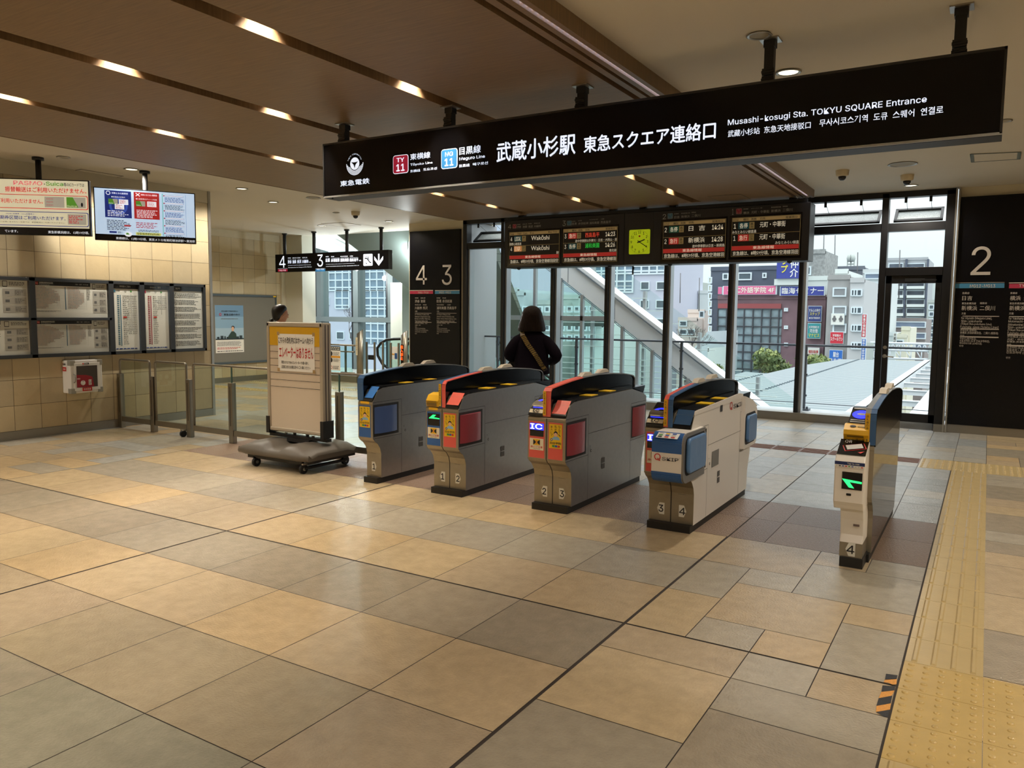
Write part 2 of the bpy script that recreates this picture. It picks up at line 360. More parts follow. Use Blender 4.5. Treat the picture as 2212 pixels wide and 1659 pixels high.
# --- walls ---
WT = [(196, 180, 146), (190, 172, 136), (200, 186, 154), (186, 172, 142)]
WALLT = mat('wall_tile', (192, 176, 142), .5, noise=.06, nscale=5, bump=.25, bscale=14, attr='tile_color'); WJ = mat('wall_joint', (92, 84, 70), .8)
def tiled_wall(name, X, ylo, yhi, yref, zlines, back):
    b = MB(WJ); b.box(X-back, X-.006, ylo, yhi, 0, 3.22); struct(b, name)
    t = MB(WALLT); k0 = math.floor((ylo-yref)/.303)
    ys = [yref+.303*k for k in range(k0, 200) if yref+.303*k < yhi+.3]
    for a, b_ in zip(ys, ys[1:]):
        a = max(a, ylo); b_ = min(b_, yhi)
        if b_-a < .02: continue
        for z0, z1 in zip(zlines, zlines[1:]):
            g = .0022; t.face([(X, a+g, z0+g), (X, b_-g, z0+g), (X, b_-g, z1-g), (X, a+g, z1-g)], WALLT)
            j = rng.uniform(.96, 1.04); t.col.append([q*j for q in lin(rng.choice(WT))])
    struct(t, name)
    c = MB(CREAM); c.box(X-.006, X+.004, ylo, yhi, zlines[-1], 3.22); struct(c, name)
    s = MB(STEEL); s.box(X-.01, X+.012, ylo, yhi, 0, .105); struct(s, 'baseboard_left')
tiled_wall('wall_left', -9.62, -6, 7.36, 4.65, [.105, .4, .7, .95, 1.3, 1.6, 1.9, 2.2, 2.5, 2.8, 3.05], .3)
tiled_wall('wall_left', -13.80, 7.6, 12.45, 10.82, [.105, .32, .62, .95, 1.25, 1.57, 1.885, 2.145, 2.44, 2.736, 3.07], .3)
s = MB(STEEL2); s.box(-9.66, -9.605, 7.36, 7.40, 0, 3.22); struct(s, 'trim_1')
s = MB(CREAM); s.box(-14.1, -9.93, 7.1, 7.36, 0, 3.22); struct(s, 'wall_recess')
# white boxed column at the end of the second wall, and curtain wall columns
COLW = mat('column_enamel', (212, 210, 196), .45)
s = MB(COLW); s.box(-14.1, -13.74, 12.45, 12.75, 0, 3.3); s.box(-13.74, -13.2, 12.55, 12.95, 0, 3.3); struct(s, 'trim_2')
# --- ceilings ---
s = MB(CEILM); s.box(-14.6, -8.0, YB, 12.83, 3.22, 3.5); struct(s, 'ceiling')
s = MB(CEILM); s.box(-2.105, XR, YB, 12.0, 3.22, 3.5); struct(s, 'ceiling')
s = MB(CEILM); s.box(-8.0, -2.105, 11.2, 12.0, 3.22, 3.5); struct(s, 'ceiling')
WOOD = mat('ceiling_wood', (122, 99, 72), .47, noise=.2, nscale=4, bump=.02, stretch=(1, 16, 1), spec=.35); WOODD = mat('dark_recess', (34, 20, 12), .7)
ZC = 3.12
slots = [(-6.50, -6.36), (-5.08, -4.935), (-3.69, -3.55)]
xs_ = [-7.90]+[q for p in slots for q in p]+[-2.335]
for a, b in zip(xs_[0::2], xs_[1::2]):
    s = MB(WOOD); s.box(a, b, YB, 10.9, ZC, 3.34); struct(s, 'ceiling')
s = MB(WOOD); s.box(-7.90, -2.335, 10.9, 11.2, ZC, 3.34); struct(s, 'ceiling')
s = MB(WOODD); s.box(-8.1, -2.1, YB, 11.2, 3.34, 3.42); struct(s, 'ceiling')
for a, b in ((-2.285, -2.235), (-2.205, -2.165), (-2.135, -2.105)):
    s = MB(WOOD); s.box(a, b, YB, 11.2, ZC, 3.2 if a > -2.14 else 3.34); struct(s, 'trim_3')
s = MB(WOOD); s.box(-2.105, -2.098, YB, 11.2, ZC, 3.225); struct(s, 'trim_4')
s = MB(WOOD); s.box(-7.94, -7.92, YB, 11.2, ZC, 3.34); s.box(-8.02, -8.0, YB, 11.2, ZC+.02, 3.34); struct(s, 'trim_5')
# LED strips along both edges of the wooden ceiling
LEDM = mat('led_bead', (240, 232, 250), .4, emit=5.0); LEDB = mat('led_channel', (120, 112, 110), .4)
for x, nm in ((-2.15, 'right'), (-7.97, 'left')):
    m = MB(LEDB); m.box(x-.015, x+.015, YB, 11.15, ZC+.03, ZC+.05)
    y = YB+.05
    while y < 11.1:
        m.box(x-.010, x+.010, y, y+.028, ZC+.024, ZC+.031, LEDM); y += .06
    tag(m.build('led_strip'), 'row of tiny white LEDs along the %s edge of the wooden ceiling' % nm, 'light strip')
# --- right part of the far wall, right and rear walls (outside the frame) ---
s = MB(CREAM); s.box(-.42, XR, 11.88, 12.0, 0, 3.22); struct(s, 'wall_far')
s = MB(CREAM); s.box(XR, XR+.2, YB, 12.0, 0, 3.3); struct(s, 'wall_right')
s = MB(CREAM); s.box(-9.9, XR, YB-.2, YB, 0, 3.3); struct(s, 'wall_rear')
s = MB(STEEL); s.box(-.42, XR, 11.84, 11.88, 0, .11); struct(s, 'baseboard_far')
s = MB(STEEL2); s.box(-.455, -.435, 11.78, 11.9, 0, 3.2); s.box(-.425, -.405, 11.78, 11.9, 0, 3.2); struct(s, 'trim_6')
# column behind the 4-3 panel
s = MB(CREAM); s.box(-9.6, -8.32, 11.88, 12.9, 0, 3.3); struct(s, 'wall_column')
# --- window wall ---
YW = 11.85
mull = [-7.46, -6.445, -5.425, -4.40, -3.375, -2.355]
fw_ = MB(FRAME_B)
fw_.box(-8.315, -8.23, YW, YW+.16, 0, 3.2); fw_.box(-1.33, -1.245, YW, YW+.16, 0, 3.2); fw_.box(-.56, -.455, YW, YW+.16, 0, 3.2)
for x in mull: fw_.box(x-.03, x+.03, YW, YW+.16, .12, 3.2)
fw_.box(-8.315, -.455, YW, YW+.16, 3.14, 3.22); fw_.box(-8.23, -.56, YW+.01, YW+.15, 2.69, 2.80)
struct(fw_, 'window_1', bevel=.003)
s = MB(ALU)
for x in [-8.23]+[m_+.03 for m_ in mull]: s.box(x, x+.035, YW+.05, YW+.2, .12, 2.69)
struct(s, 'trim_7')
s = MB(STEEL); s.box(-8.315, -1.245, YW-.05, YW+.16, 0, .12); s.box(-.56, -.42, YW-.05, YW+.1, 0, .1); struct(s, 'trim_8')
GL = glass('window_glass', (248, 252, 252))
s = MB(GL); xs_ = [-8.2]+mull+[-1.33]
for a, b in zip(xs_, xs_[1:]): s.face([(a, YW+.12, .12), (b, YW+.12, .12), (b, YW+.12, 2.69), (a, YW+.12, 2.69)])
s.face([(-1.245, YW+.12, 2.2), (-.56, YW+.12, 2.2), (-.56, YW+.12, 2.69), (-1.245, YW+.12, 2.69)]); struct(s, 'window_1')
# awning sashes above the transom, tilted outwards, each with its stay
frost = mat('wet_glass_frame', (16, 17, 20), .4); wet = mat('patterned_glass', (186, 196, 196), .3, noise=.3, nscale=60)
xs_ = [-8.23]+mull+[-1.33, None, -1.245, -.56]
for a, b in zip(xs_, xs_[1:]):
    if a is None or b is None: continue
    m = MB(frost); m.m(frost); hgt, dy = .33, .26
    P = lambda x, q: V(x, YW+.14+dy*(1-q), 2.82+.19*(1-q))
    a0, b0 = a+.05, b-.04
    for (x0, x1, q0, q1) in ((a0, b0, 0, .12), (a0, b0, .88, 1), (a0, a0+.035, 0, 1), (b0-.035, b0, 0, 1)):
        m.prism([P(x0, q0), P(x1, q0), P(x1, q1), P(x0, q1)], (0, -.012, .025))
    m.face([P(a0, .1), P(b0, .1), P(b0, .9), P(a0, .9)], wet)
    struct(m, 'window_2')
    m = MB(BLACKM)
    for x in ((a0*.75+b0*.25), (a0*.25+b0*.75)): m.cyl((x, YW+.08, 3.12), P(x, .05), .003, 6); m.cyl((x, YW+.05, 3.07), (x, YW+.05, 3.14), .018, 10)
    struct(m, 'trim_9')
# glazed door
dr = thing('door_1', 'black framed glazed door with a lever handle', 'door', (-.9, YW, .1)); dr['kind'] = 'structure'; del dr['label']; del dr['category']
m = MB(FRAME_B); m.box(-1.245, -.56, YW-.01, YW+.12, 2.09, 2.2)
for a, b, c, d in ((-1.24, -1.165, .1, 2.09), (-.635, -.56, .1, 2.09), (-1.24, -.56, .1, .215), (-1.24, -.56, 1.985, 2.09)): m.box(a, b, YW+.01, YW+.07, c, d)
m.build('door_leaf', dr, bevel=.003)
m = MB(GL); m.face([(-1.165, YW+.04, .215), (-.635, YW+.04, .215), (-.635, YW+.04, 1.985), (-1.165, YW+.04, 1.985)]); m.build('glass_pane', dr)
m = MB(STEEL2); hx, hz = -1.205, .99
m.cyl((hx, YW+.01, hz), (hx, YW-.01, hz), .026, 16); m.cyl((hx, YW, hz), (hx, YW-.055, hz), .011, 10); m.sweep([(hx, YW-.05, hz), (hx+.06, YW-.055, hz-.004), (hx+.12, YW-.05, hz-.008)], .010, 10)
m.build('door_handle', dr); m = MB(STEEL2); m.cyl((hx, YW+.01, hz+.12), (hx, YW-.012, hz+.12), .024, 16); m.build('door_lock', dr)
m = MB(BLACKM); m.box(-1.0, -.76, YW-.03, YW+.01, 2.005, 2.05); m.box(-.80, -.62, YW-.045, YW-.03, 2.02, 2.032); m.build('door_closer', dr)

# ================= LIGHTS OF THE ROOM =================
def spot(name, loc, watts, angle=110, blend=.7, colr=(1, .86, .68), size=.03, parent=None, rot=(0, 0, 0)):
    l = bpy.data.lights.new(name, 'SPOT'); l.energy = watts; l.spot_size = R(angle); l.spot_blend = blend; l.color = colr; l.shadow_soft_size = size
    o = bpy.data.objects.new(name, l); COL.objects.link(o); o.rotation_euler = rot
    if parent: o.parent = parent; o.location = Vector(loc)-Vector(parent['_o'])
    else: o.location = loc
    return o
lens = mat('warm_lens', (255, 226, 170), .5, emit=6.0); lensw = mat('downlight_lens', (255, 244, 210), .5, emit=3.0)
ysl = [-4.94, -3.58, -2.22, -.86, .5, 1.86, 3.22, 4.58, 5.94, 7.3, 8.66, 10.02]
nm_ = ['first', 'second', 'third']
for si, (a, b) in enumerate(slots):
    for yi, y in enumerate(ysl):
        t = thing('slot_spotlight', 'small warm spotlight sunk in a dark slot of the wooden ceiling', 'ceiling light', ((a+b)/2, y, 3.25), 'spotlights in the ceiling slots')
        m = MB(BLACKM); m.cyl(((a+b)/2, y, 3.34), ((a+b)/2, y, 3.325), .045, 20, r2=.05); m.build('lamp_housing', t)
        m = MB(lens); m.disc(((a+b)/2, y, 3.323), (.035, 0, 0), (0, .035, 0), 20); m.build('lamp_lens', t)
        spot('lamp_glow', ((a+b)/2, y, 3.31), SPOT_W*(.5 if y > 8 else 1), 94, .5, parent=t)
def down(u, v, lit, label, w_=None, rad=.075, grp=None, name='ceiling_downlight'):
    p = at_z(u, v, 3.22); t = thing(name, label, 'ceiling light', (p.x, p.y, 3.2), grp)
    m = MB(STEEL2); m.lathe((p.x, p.y, 3.2), [(rad, .02), (rad+.012, .012), (rad, .008), (rad-.012, .02)], 28, caps=False); m.build('trim_ring', t)
    m = MB(lensw if lit else mat('unlit_grille', (150, 142, 122), .6)); m.disc((p.x, p.y, 3.216), (rad-.01, 0, 0), (0, rad-.01, 0), 28); m.build('lamp_lens' if lit else 'grille', t)
    if lit: spot('lamp_glow', (p.x, p.y, 3.2), w_ or DOWN_W, 150, .6, parent=t, colr=(1, .90, .76))
down(1703, 155, True, 'lit round downlight above the big black sign')
down(1968, 400, True, 'small lit downlight near the window behind the right camera dome')
down(284, 365, True, 'lit round downlight above the right hanging television', w_=165)
down(590, 436, True, 'lit downlight between the television and the hanging platform sign')
down(522, 407, True, 'lit downlight at the edge of the wooden ceiling right of the television')
down(694, 487, True, 'lit downlight above the hanging platform sign, left of an access hatch')
down(840, 478, True, 'lit downlight just left of the black 4 and 3 panel')
down(1640, 75, False, 'round patterned diffuser grille beside the ceiling bracket of the big sign', rad=.065)
down(1950, 354, False, 'round ceiling speaker grille between two dome cameras', rad=.14, name='ceiling_speaker')
down(137, 339, False, 'small unlit ceiling diffuser above the left television', rad=.06)
down(677, 427, False, 'dark round ceiling grille left of the big sign', rad=.1)
down(726, 459, False, 'small unlit ceiling fitting left of the camera dome', rad=.05)
down(2170, 260, False, 'small round fitting on the ceiling behind the right end of the big sign', rad=.05)
for x, y in ((-1, 1.0), (-1, -1.6), (1.2, 1.2), (1.2, 4.2), (1.2, 7.2), (3.8, 1.2), (3.8, 4.2), (3.8, 7.2), (1.2, -2), (3.8, -2), (-9, 2.4), (-9, -.4), (-9, -3.2), (3.8, 10.2), (1.2, 10.2), (-12.5, 9.2)):
    t = thing('ceiling_downlight', 'lit round downlight in the white ceiling outside the view', 'ceiling light', (x, y, 3.2), 'downlights beyond the view')
    m = MB(lensw); m.disc((x, y, 3.212), (.06, 0, 0), (0, .06, 0), 24); m.build('lamp_lens', t); spot('lamp_glow', (x, y, 3.2), DOWN_W*(1.6 if x == -9 else 1), 150, .6, parent=t, colr=(1, .90, .76))
def hatch(q, label, x=None):
    m = MB(mat('hatch_line', (120, 112, 98), .6)); P = [at_z(*p, 3.22) for p in q]; x0, x1 = min(p.x for p in P), max(p.x for p in P); y0, y1 = min(p.y for p in P), max(p.y for p in P)
    zz = ZC if -7.9 < x0 < -2.2 else 3.22
    m.box(x0, x1, y0, y1, zz-.004, zz+.001, WOOD if zz == ZC else CEILM)
    for a, b, c, d in ((x0, x1, y0, y0+.012), (x0, x1, y1-.012, y1), (x0, x0+.012, y0, y1), (x1-.012, x1, y0, y1)): m.box(a, b, c, d, zz-.006, zz-.003)
    tag(m.build('access_hatch'), label, 'hatch')
hatch([(130, 372), (267, 380), (215, 387), (180, 366)], 'square access hatch in the white ceiling above the right television')
hatch([(698, 484), (770, 486), (735, 489), (740, 480)], 'square access hatch above the hanging platform sign')
hatch([(945, 455), (1042, 459), (985, 463), (1005, 451)], 'square access hatch in the wooden ceiling left of the departure boards')
hatch([(1530, 408), (1610, 413), (1560, 418), (1600, 402)], 'square access hatch in the wooden ceiling above the departure boards')
m = MB(CEILM); P = [at_z(u, v, 3.22) for u, v in ((2096, 332), (2206, 327), (2204, 342), (2098, 349))]
m.prism(P, (0, 0, -.006)); vent = mat('vent_slats', (110, 122, 122), .5)
for k in (0, 1):
    a, b, c, d = [P[0].lerp(P[1], q) for q in ((0, .07) if k == 0 else (.93, 1))]+[P[3].lerp(P[2], q) for q in ((.07, 0) if k == 0 else (1, .93))]
    m.face([q+V(0, 0, -.008) for q in (a, b, c, d)], vent)
for a, b in zip(P, P[1:]+P[:1]): m.cyl(a+V(0, 0, -.007), b+V(0, 0, -.007), .004, 6, vent)
tag(m.build('air_vent'), 'rectangular ceiling vent with grey slatted ends, right of the dome cameras', 'vent')
DOMEB = mat('dome_beige', (196, 182, 150), .5); DOMEG = mat('dome_black_glass', (6, 6, 8), .08)
for u, v, lb in ((1820, 368, 'beige dome camera left of the ceiling speaker grille, near the windows'), (1960, 378, 'beige dome camera right of the ceiling speaker grille, near the windows'), (768, 457, 'beige dome camera on the ceiling left of the big sign')):
    p = at_z(u, v, 3.22); t = thing('dome_camera', lb, 'security camera', (p.x, p.y, 3.10), 'dome cameras')
    m = MB(DOMEB); m.lathe((p.x, p.y, 3.15), [(.05, 0), (.068, .012), (.075, .068), (.075, .07)], 28); m.build('camera_housing', t)
    m = MB(DOMEG); m.lathe((p.x, p.y, 3.1), [(.002, .003), (.02, .006), (.034, .018), (.042, .034), (.044, .052)], 24); m.build('camera_dome', t)

# ================= THE GATES =================
STEELG = mat('gate_steel', (168, 168, 168), .32, metal=.9, noise=.05, nscale=25, bump=.02)
STEELW = mat('gate_warm_steel', (150, 142, 126), .34, metal=.7, noise=.05, nscale=25)
WHITEB = mat('gate_white', (226, 220, 212), .38); ARCH = mat('arch_black', (4, 5, 8), .16, spec=.2); SEAM = mat('seam_dark', (30, 29, 28), .6)
RIMG = mat('arch_rim_grey', (120, 122, 124), .35); CUSHP = mat('flap_red', (132, 54, 64), .32, bump=.3, bscale=9); CUSHB = mat('flap_blue', (60, 80, 126), .32, bump=.3, bscale=9); CUSHL = mat('flap_light_blue', (84, 122, 168), .3, bump=.3, bscale=9)
BADGE = mat('badge_white', (218, 216, 206), .5); PLINTH = mat('plinth_black', (20, 19, 18), .5); SKIN = mat('portrait_skin', (222, 176, 146), .6)
LEDG = mat('led_green', (40, 240, 120), .5, emit=1.6); LEDBL = mat('led_blue', (40, 50, 250), .5, emit=1.5); LEDW = mat('led_white', (225, 235, 255), .5, emit=1.2); SCRN = mat('screen_black', (6, 6, 9), .15)
BUMPW = mat('rubber_beige', (196, 186, 170), .5); YELB = mat('ticket_yellow', (226, 176, 34), .4); YELD = mat('ticket_slot_brown', (120, 92, 24), .5); IVORY = mat('ivory_print', (228, 218, 190), .5)
SIDE = [(.06, .05), (.06, .27), (.045, .32), (.01, .365), (-.03, .392), (-.05, .42), (-.05, .735), (-.035, .755), (.02, .838), (.09, .858), (.25, .86), (1.22, .872), (1.48, .817), (1.56, .78), (1.56, .45), (1.545, .36), (1.51, .28), (1.48, .2), (1.47, .05)]
ARC = [(-.045, .75), (-.05, .9), (-.045, .94), (-.02, .965), (.1, .978), (.3, .998), (.5, 1.012), (.8, 1.02), (1.1, 1.01), (1.35, .992), (1.53, .968), (1.575, .955), (1.6, .93), (1.6, .82)]
def front_poster(d, a0, b0, a1, b1):          # the yellow cram-school advert
    d.rect(a0, b0, a1, b1, YEL, 3); w_ = a1-a0; h = b1-b0
    d.vtext('なんで、', a0+w_*.72, b0+h*.50, a0+w_*.9, b0+h*.97, INK, 4); d.vtext('私が', a0+w_*.42, b0+h*.72, a0+w_*.6, b0+h*.97, INK, 4); d.vtext('東大に?', a0+w_*.1, b0+h*.50, a0+w_*.28, b0+h*.94, INK, 4)
    d.poly([(a0+w_*.25, b0+h*.36), (a0+w_*.85, b0+h*.36), (a0+w_*.8, b0+h*.45), (a0+w_*.62, b0+h*.5), (a0+w_*.42, b0+h*.5), (a0+w_*.28, b0+h*.44)], mat('shirt_blue', (130, 170, 200), .6), 4)
    d.disc((a0+w_*.52, b0+h*.57), w_*.14, SKIN, 5, 14); d.disc((a0+w_*.52, b0+h*.62), w_*.16, INK, 4, 14)
    d.text('四谷学院', a0+w_*.08, b0+h*.17, a0+w_*.94, b0+h*.27, INK, 4, .02)
    d.ring((a0+w_*.2, b0+h*.36), w_*.05, w_*.1, BLUEI, 4, n=10)
    d.rect(a0+w_*.25, b0+h*.05, a0+w_*.45, b0+h*.14, GREENI, 4); d.rect(a0+w_*.47, b0+h*.05, a0+w_*.66, b0+h*.14, BLUEI, 4); d.rect(a0+w_*.68, b0+h*.05, a0+w_*.86, b0+h*.14, REDI, 4)
def caution(d, a0, b0, a1, b1):
    d.rect(a0, b0, a1, b1, IVORY, 3); w_ = a1-a0; h = b1-b0
    d.rect(a0+w_*.25, b0+h*.42, a0+w_*.75, b0+h*.95, YEL, 4)
    for sx in (-1, 1): d.poly([(a0+w_*(.5+sx*.24), b0+h*.45), (a0+w_*(.5+sx*.06), b0+h*.6), (a0+w_*(.5+sx*.06), b0+h*.76), (a0+w_*(.5+sx*.24), b0+h*.9)], INK, 5)
    d.rect(a0+w_*.48, b0+h*.52, a0+w_*.52, b0+h*.86, REDI, 6)
    d.text('扉にご注意', a0+w_*.06, b0+h*.18, a0+w_*.94, b0+h*.36, REDI, 4, .02); d.text('CAUTION', a0+w_*.25, b0+h*.05, a0+w_*.75, b0+h*.14, INK, 4)
def badge(d, c, b, n, left):
    w_, h = .052, .085; s = -1 if left else 1
    d.poly([(c-s*w_/2, b), (c+s*w_*.22, b), (c+s*w_*.56, b+h/2), (c+s*w_*.22, b+h), (c-s*w_/2, b+h)] if s > 0 else [(c+w_/2, b), (c+w_/2, b+h), (c-w_*.22, b+h), (c-w_*.56, b+h/2), (c-w_*.22, b)], BADGE, 2)
    d.num(n, c, b+h/2, h*.6, INK, 3, .03)
def cushion(name, t, x, y0, y1, z0, z1, mt, th=.03):
    m = MB(mt); n = 6; rows = []
    for i in range(n+1):
        for_y = y0+(y1-y0)*i/n; rows.append([(x+th*(.35+.65*math.sin(math.pi*i/n)**.4 if 0 < i < n else .2), for_y, z) for z in (z0, z0+.02, (z0+z1)/2, z1-.02, z1)])
    vs = [p for r_ in rows for p in r_]; fs = [(i*5+j, i*5+j+1, (i+1)*5+j+1, (i+1)*5+j) for i in range(n) for j in range(4)]
    m.mesh(vs, fs, mt, True)
    bk = [(x, y0, z0), (x, y1, z0), (x, y1, z1), (x, y0, z1)]
    m.mesh(bk, [(0, 1, 2, 3)], mt); m.face([rows[0][0], rows[0][4], (x, y0, z1), (x, y0, z0)], mt); m.face([rows[-1][0], rows[-1][4], (x, y1, z1), (x, y1, z0)], mt)
    m.face([r_[4] for r_ in rows]+[(x, y1, z1), (x, y0, z1)], mt); m.face([r_[0] for r_ in rows]+[(x, y1, z0), (x, y0, z0)], mt)
    return m.build(name, t)
GYF = 5.2
def gate(x0, x1, label, left=None, right=None, sidemat=None, rimL=None, rimR=None, yellowstrip=True, lower=None):
    """x0..x1 body; left/right give what faces the passage on that side of the arch"""
    t = thing('ticket_gate', label, 'ticket gate', ((x0+x1)/2, GYF, 0), 'automatic ticket gates')
    Y = lambda pr: [(y+GYF, z) for y, z in pr]
    sm_ = sidemat or STEELG
    xm = (x0+x1)/2 if left and right else (x1-.03 if left else x0+.03)
    m = MB(STEELW); m.yz(Y(SIDE), x0+.002, x1-.002, sm_, STEELW); m.build('gate_body', t)
    m = MB(PLINTH); m.box(x0+.008, x1-.008, GYF+.01, GYF+1.46, 0, .052); m.build('plinth', t)
    # black top tray and arch
    m = MB(ARCH)
    for a, b in ([(x0+.012, xm-.03)] if left else [])+([(xm+.03, x1-.012)] if right else []):
        m.yz(Y([(.10, .858), (1.22, .876), (1.45, .826), (1.45, .832), (1.22, .884), (.10, .868)]), a, b, mat('gate_top_black', (18, 19, 22), .25))
        for q in (.42, .78): m.box(a+.01, b-.01, GYF+q, GYF+q+.13, .868+(q-.1)*.016, .873+(q-.1)*.016, YEL)
        m.prism([(a, GYF+1.25, .88), (a, GYF+1.55, .88), (a, GYF+1.5, .80), (a, GYF+1.25, .84)], (b-a, 0, 0), ARCH)
    m.build('top_tray', t)
    m = MB(ARCH); m.yz(Y(ARC), xm-.02, xm+.02, ARCH); arch = m.build('barrier_arch', t)
    m = MB(RIMG)
    for sx, cm in ((-1, rimL), (1, rimR)):
        if sx < 0 and not left and rimL is None: continue
        for (ya, za), (yb, zb) in zip(ARC[:-1], ARC[1:]):
            mt = cm if (ya < .32 and cm) else RIMG; xa = xm if sx > 0 else xm-.032
            dn = Vector((0, -(zb-za), yb-ya)).normalized()*.012
            a, b = V(xa, ya+GYF, za), V(xa, yb+GYF, zb)
            m.prism([a-dn*.25, b-dn*.25, b+dn*.45, a+dn*.45], (.032, 0, 0), mt)
    m.build('arch_rim', arch)
    for y in (.5, .83):
        m = MB(BUMPW); z = 1.024+(0.004 if y > .6 else -.004); m.prism([(xm-.022, GYF+y, z), (xm-.022, GYF+y+.05, z+.028), (xm-.022, GYF+y+.16, z+.03), (xm-.022, GYF+y+.2, z+.002)], (.044, 0, 0)); m.build('arch_sensor', arch)
    if yellowstrip:
        d = Deco((xm-.028, GYF-.058, .76), (1, 0, 0), (0, 0, 1)); sx = -.001 if left else .028
        d.rect(sx, .0, sx+.026, .185, YELB, 3); d.vtext('改札機の扉にご注意', sx+.006, .01, sx+.02, .175, INK, 4); d.build('warning_strip', arch)
    # front faces, upper and lower
    d = Deco((0, GYF-.05, 0), (1, 0, 0), (0, 0, 1), .0008); d2_ = dl = Deco((0, GYF+.06, 0), (1, 0, 0), (0, 0, 1), .0008)
    halves = []
    if left and right: halves = [(x0, xm-.004, left, True), (xm+.004, x1, right, False)]
    elif left: halves = [(x0, x1, left, True)]
    else: halves = [(x0, x1, right, False)]
    for a, b, k, isl in halves:
        if k.get('front') != 'qskip': pass
        d.rect(a+.012, .425, b-.012-(.012 if not isl else 0), .708, k['panel'], 1)
        d.rect(a+.002, .715, b-.002, .7165, SEAM, 1)
        a2, b2 = a+.02, b-.02-(.012 if not isl else 0)
        if k.get('ad'): front_poster(d, a2, .512, b2, .697)
        if k.get('screen'):
            d.rect(a2, .592, b2, .692, SCRN, 3); w_ = b2-a2
            if k['screen'] == 'arrow': d.poly([(a2+.012, .650), (a2+w_*.45, .683), (a2+w_*.72, .683), (a2+w_*.5, .662), (b2, .657), (b2, .649)], LEDG, 5)
            else: d.rect(a2, .642, b2, .692, LEDBL, 4); d.text('IC', a2+.006, .648, b2-.012, .688, LEDW, 6, .06)
            caution(d, a2, .485, b2, .575)
        if k.get('chip'): d.rect(a+.03, .722, b-.04, .742, YELB, 2)
        dl = Deco((0, GYF+.06, 0), (1, 0, 0), (0, 0, 1), .0008); badge(dl, (a+b)/2+(.012 if isl else .0), .1, k['n'], isl); dl.build('number_plate', t)
        dl = d2_
        dl.rect((a+b)/2-.035, .262, (a+b)/2+.02, .2635, SEAM, 1)
    if left and right:
        m = MB(SEAM)
        for (ya, za), (yb, zb) in zip(SIDE[:6], SIDE[1:7]): m.box(xm-.0035, xm+.0035, GYF+min(ya, yb)-.0012, GYF+max(ya, yb)+.003, za, zb) if abs(ya-yb) < .004 else m.prism([(xm-.0035, GYF+ya-.0015, za), (xm+.0035, GYF+ya-.0015, za), (xm+.0035, GYF+yb-.0015, zb), (xm-.0035, GYF+yb-.0015, zb)], (0, .004, 0))
        m.build('centre_joint', t)
    d.build('front_panel', t); d2_.build('pull_slot', t)
    # reader side (left) and exit cover (right)
    for a, b, k, isl in halves:
        ia, ib = (a+.006, xm-.034) if isl else (xm+.034, b-.006)
        if left and not right: ia, ib = x0+.006, xm-.034
        nrm = Vector((0, -.083, .055)).normalized(); pr = [(-.05, .75), (-.046, .768), (.058, .872), (.15, .876), (.15, .855), (.02, .835), (-.035, .75)]
        if k['top'] == 'cover':
            m = MB(mat('cover_black', (16, 17, 20), .25)); m.yz(Y(pr), ia, ib); cv = m.build('exit_cover', t)
            dd = Deco((ia, GYF-.043, .772), (1, 0, 0), (0, .104, .104), .002); dd.poly([(.004, .004), (ib-ia-.004, .004), (ib-ia-.004, .136), (.004, .136)], k['cov'], 1); dd.build('cover_plate', cv)
        elif k['top'] in ('ic', 'ic5'):
            m = MB(mat('reader_black', (22, 22, 25), .3)); m.yz(Y([(-.055, .748), (-.055, .765), (-.03, .80), (.11, .87), (.16, .895), (.20, .895), (.20, .85), (0, .80)]), ia, ib); cv = m.build('card_reader', t)
            dd = Deco((ia, GYF-.052, .770), (1, 0, 0), (0, .022, .030), .0015); dd.rect(.004, .002, ib-ia-.004, .034, IVORY, 1); dd.text('IC', .03, .014, ib-ia-.035, .032, INK, 2, .05); dd.text('専用', .035, .003, ib-ia-.04, .012, INK, 2, .03); dd.build('reader_label', cv)
            dd = Deco((ia, GYF-.03, .80), (1, 0, 0), (0, .14, .07), .0015); w_ = ib-ia
            dd.rect(.02, .012, w_-.004, .022, LEDBL, 2); dd.rect(.01, .03, w_-.01, .042, LGREY, 2); dd.rect(.02, .05, w_-.02, .06, LGREY, 2); dd.disc((w_*.55, .105), w_*.42, LEDBL, 2, 28, .035); dd.disc((w_*.55, .105), w_*.16, SCRN, 3, 20, .012); dd.build('touch_mark', cv)
        elif k['top'] == 'ticket':
            m = MB(YELB); m.yz(Y([(-.055, .752), (-.062, .80), (-.03, .845), (.04, .862), (.04, .80), (0, .752)]), ia+.004, ib, YELB)
            cv = m.build('ticket_slot', t); dd = Deco((ia, GYF-.058, .752), (1, 0, 0), (0, -.007, .048), .002); dd.rect(.012, .004, ib-ia-.012, .034, YELD, 2); dd.rect(.008, .04, ib-ia-.01, .046, YELD, 2); dd.build('ticket_mouth', cv)
    # flaps and seams on both sides
    for sx, X in ((1, x1), (-1, x0)):
        k = right if sx > 0 else left
        if not k: continue
        o_ = Deco((X-.002*sx+.0005*sx, GYF, 0), (0, sx, 0), (0, 0, 1), .0008)
        s_ = lambda y: y*sx
        def rr(y0, z0, y1, z1, mt, lay): a, b = sorted((s_(y0), s_(y1))); o_.rect(a, z0, b, z1, mt, lay)
        fr = .34
        rr(-.05, .415, fr, .735, sm_, 1); rr(-.045, .43, .30, .715, SEAM, 2); rr(fr, .05, fr+.003, .735, SEAM, 2); rr(fr, .582, 1.22, .5845, SEAM, 2); rr(-.05, .412, fr, .415, SEAM, 2); rr(-.05, .735, fr, .738, SEAM, 2)
        rr(1.20, .05, 1.203, .74, SEAM, 2); rr(1.22, .43, 1.545, .715, SEAM, 2); rr(1.20, .74, 1.56, .743, SEAM, 2); rr(1.2, .41, 1.56, .413, SEAM, 2)
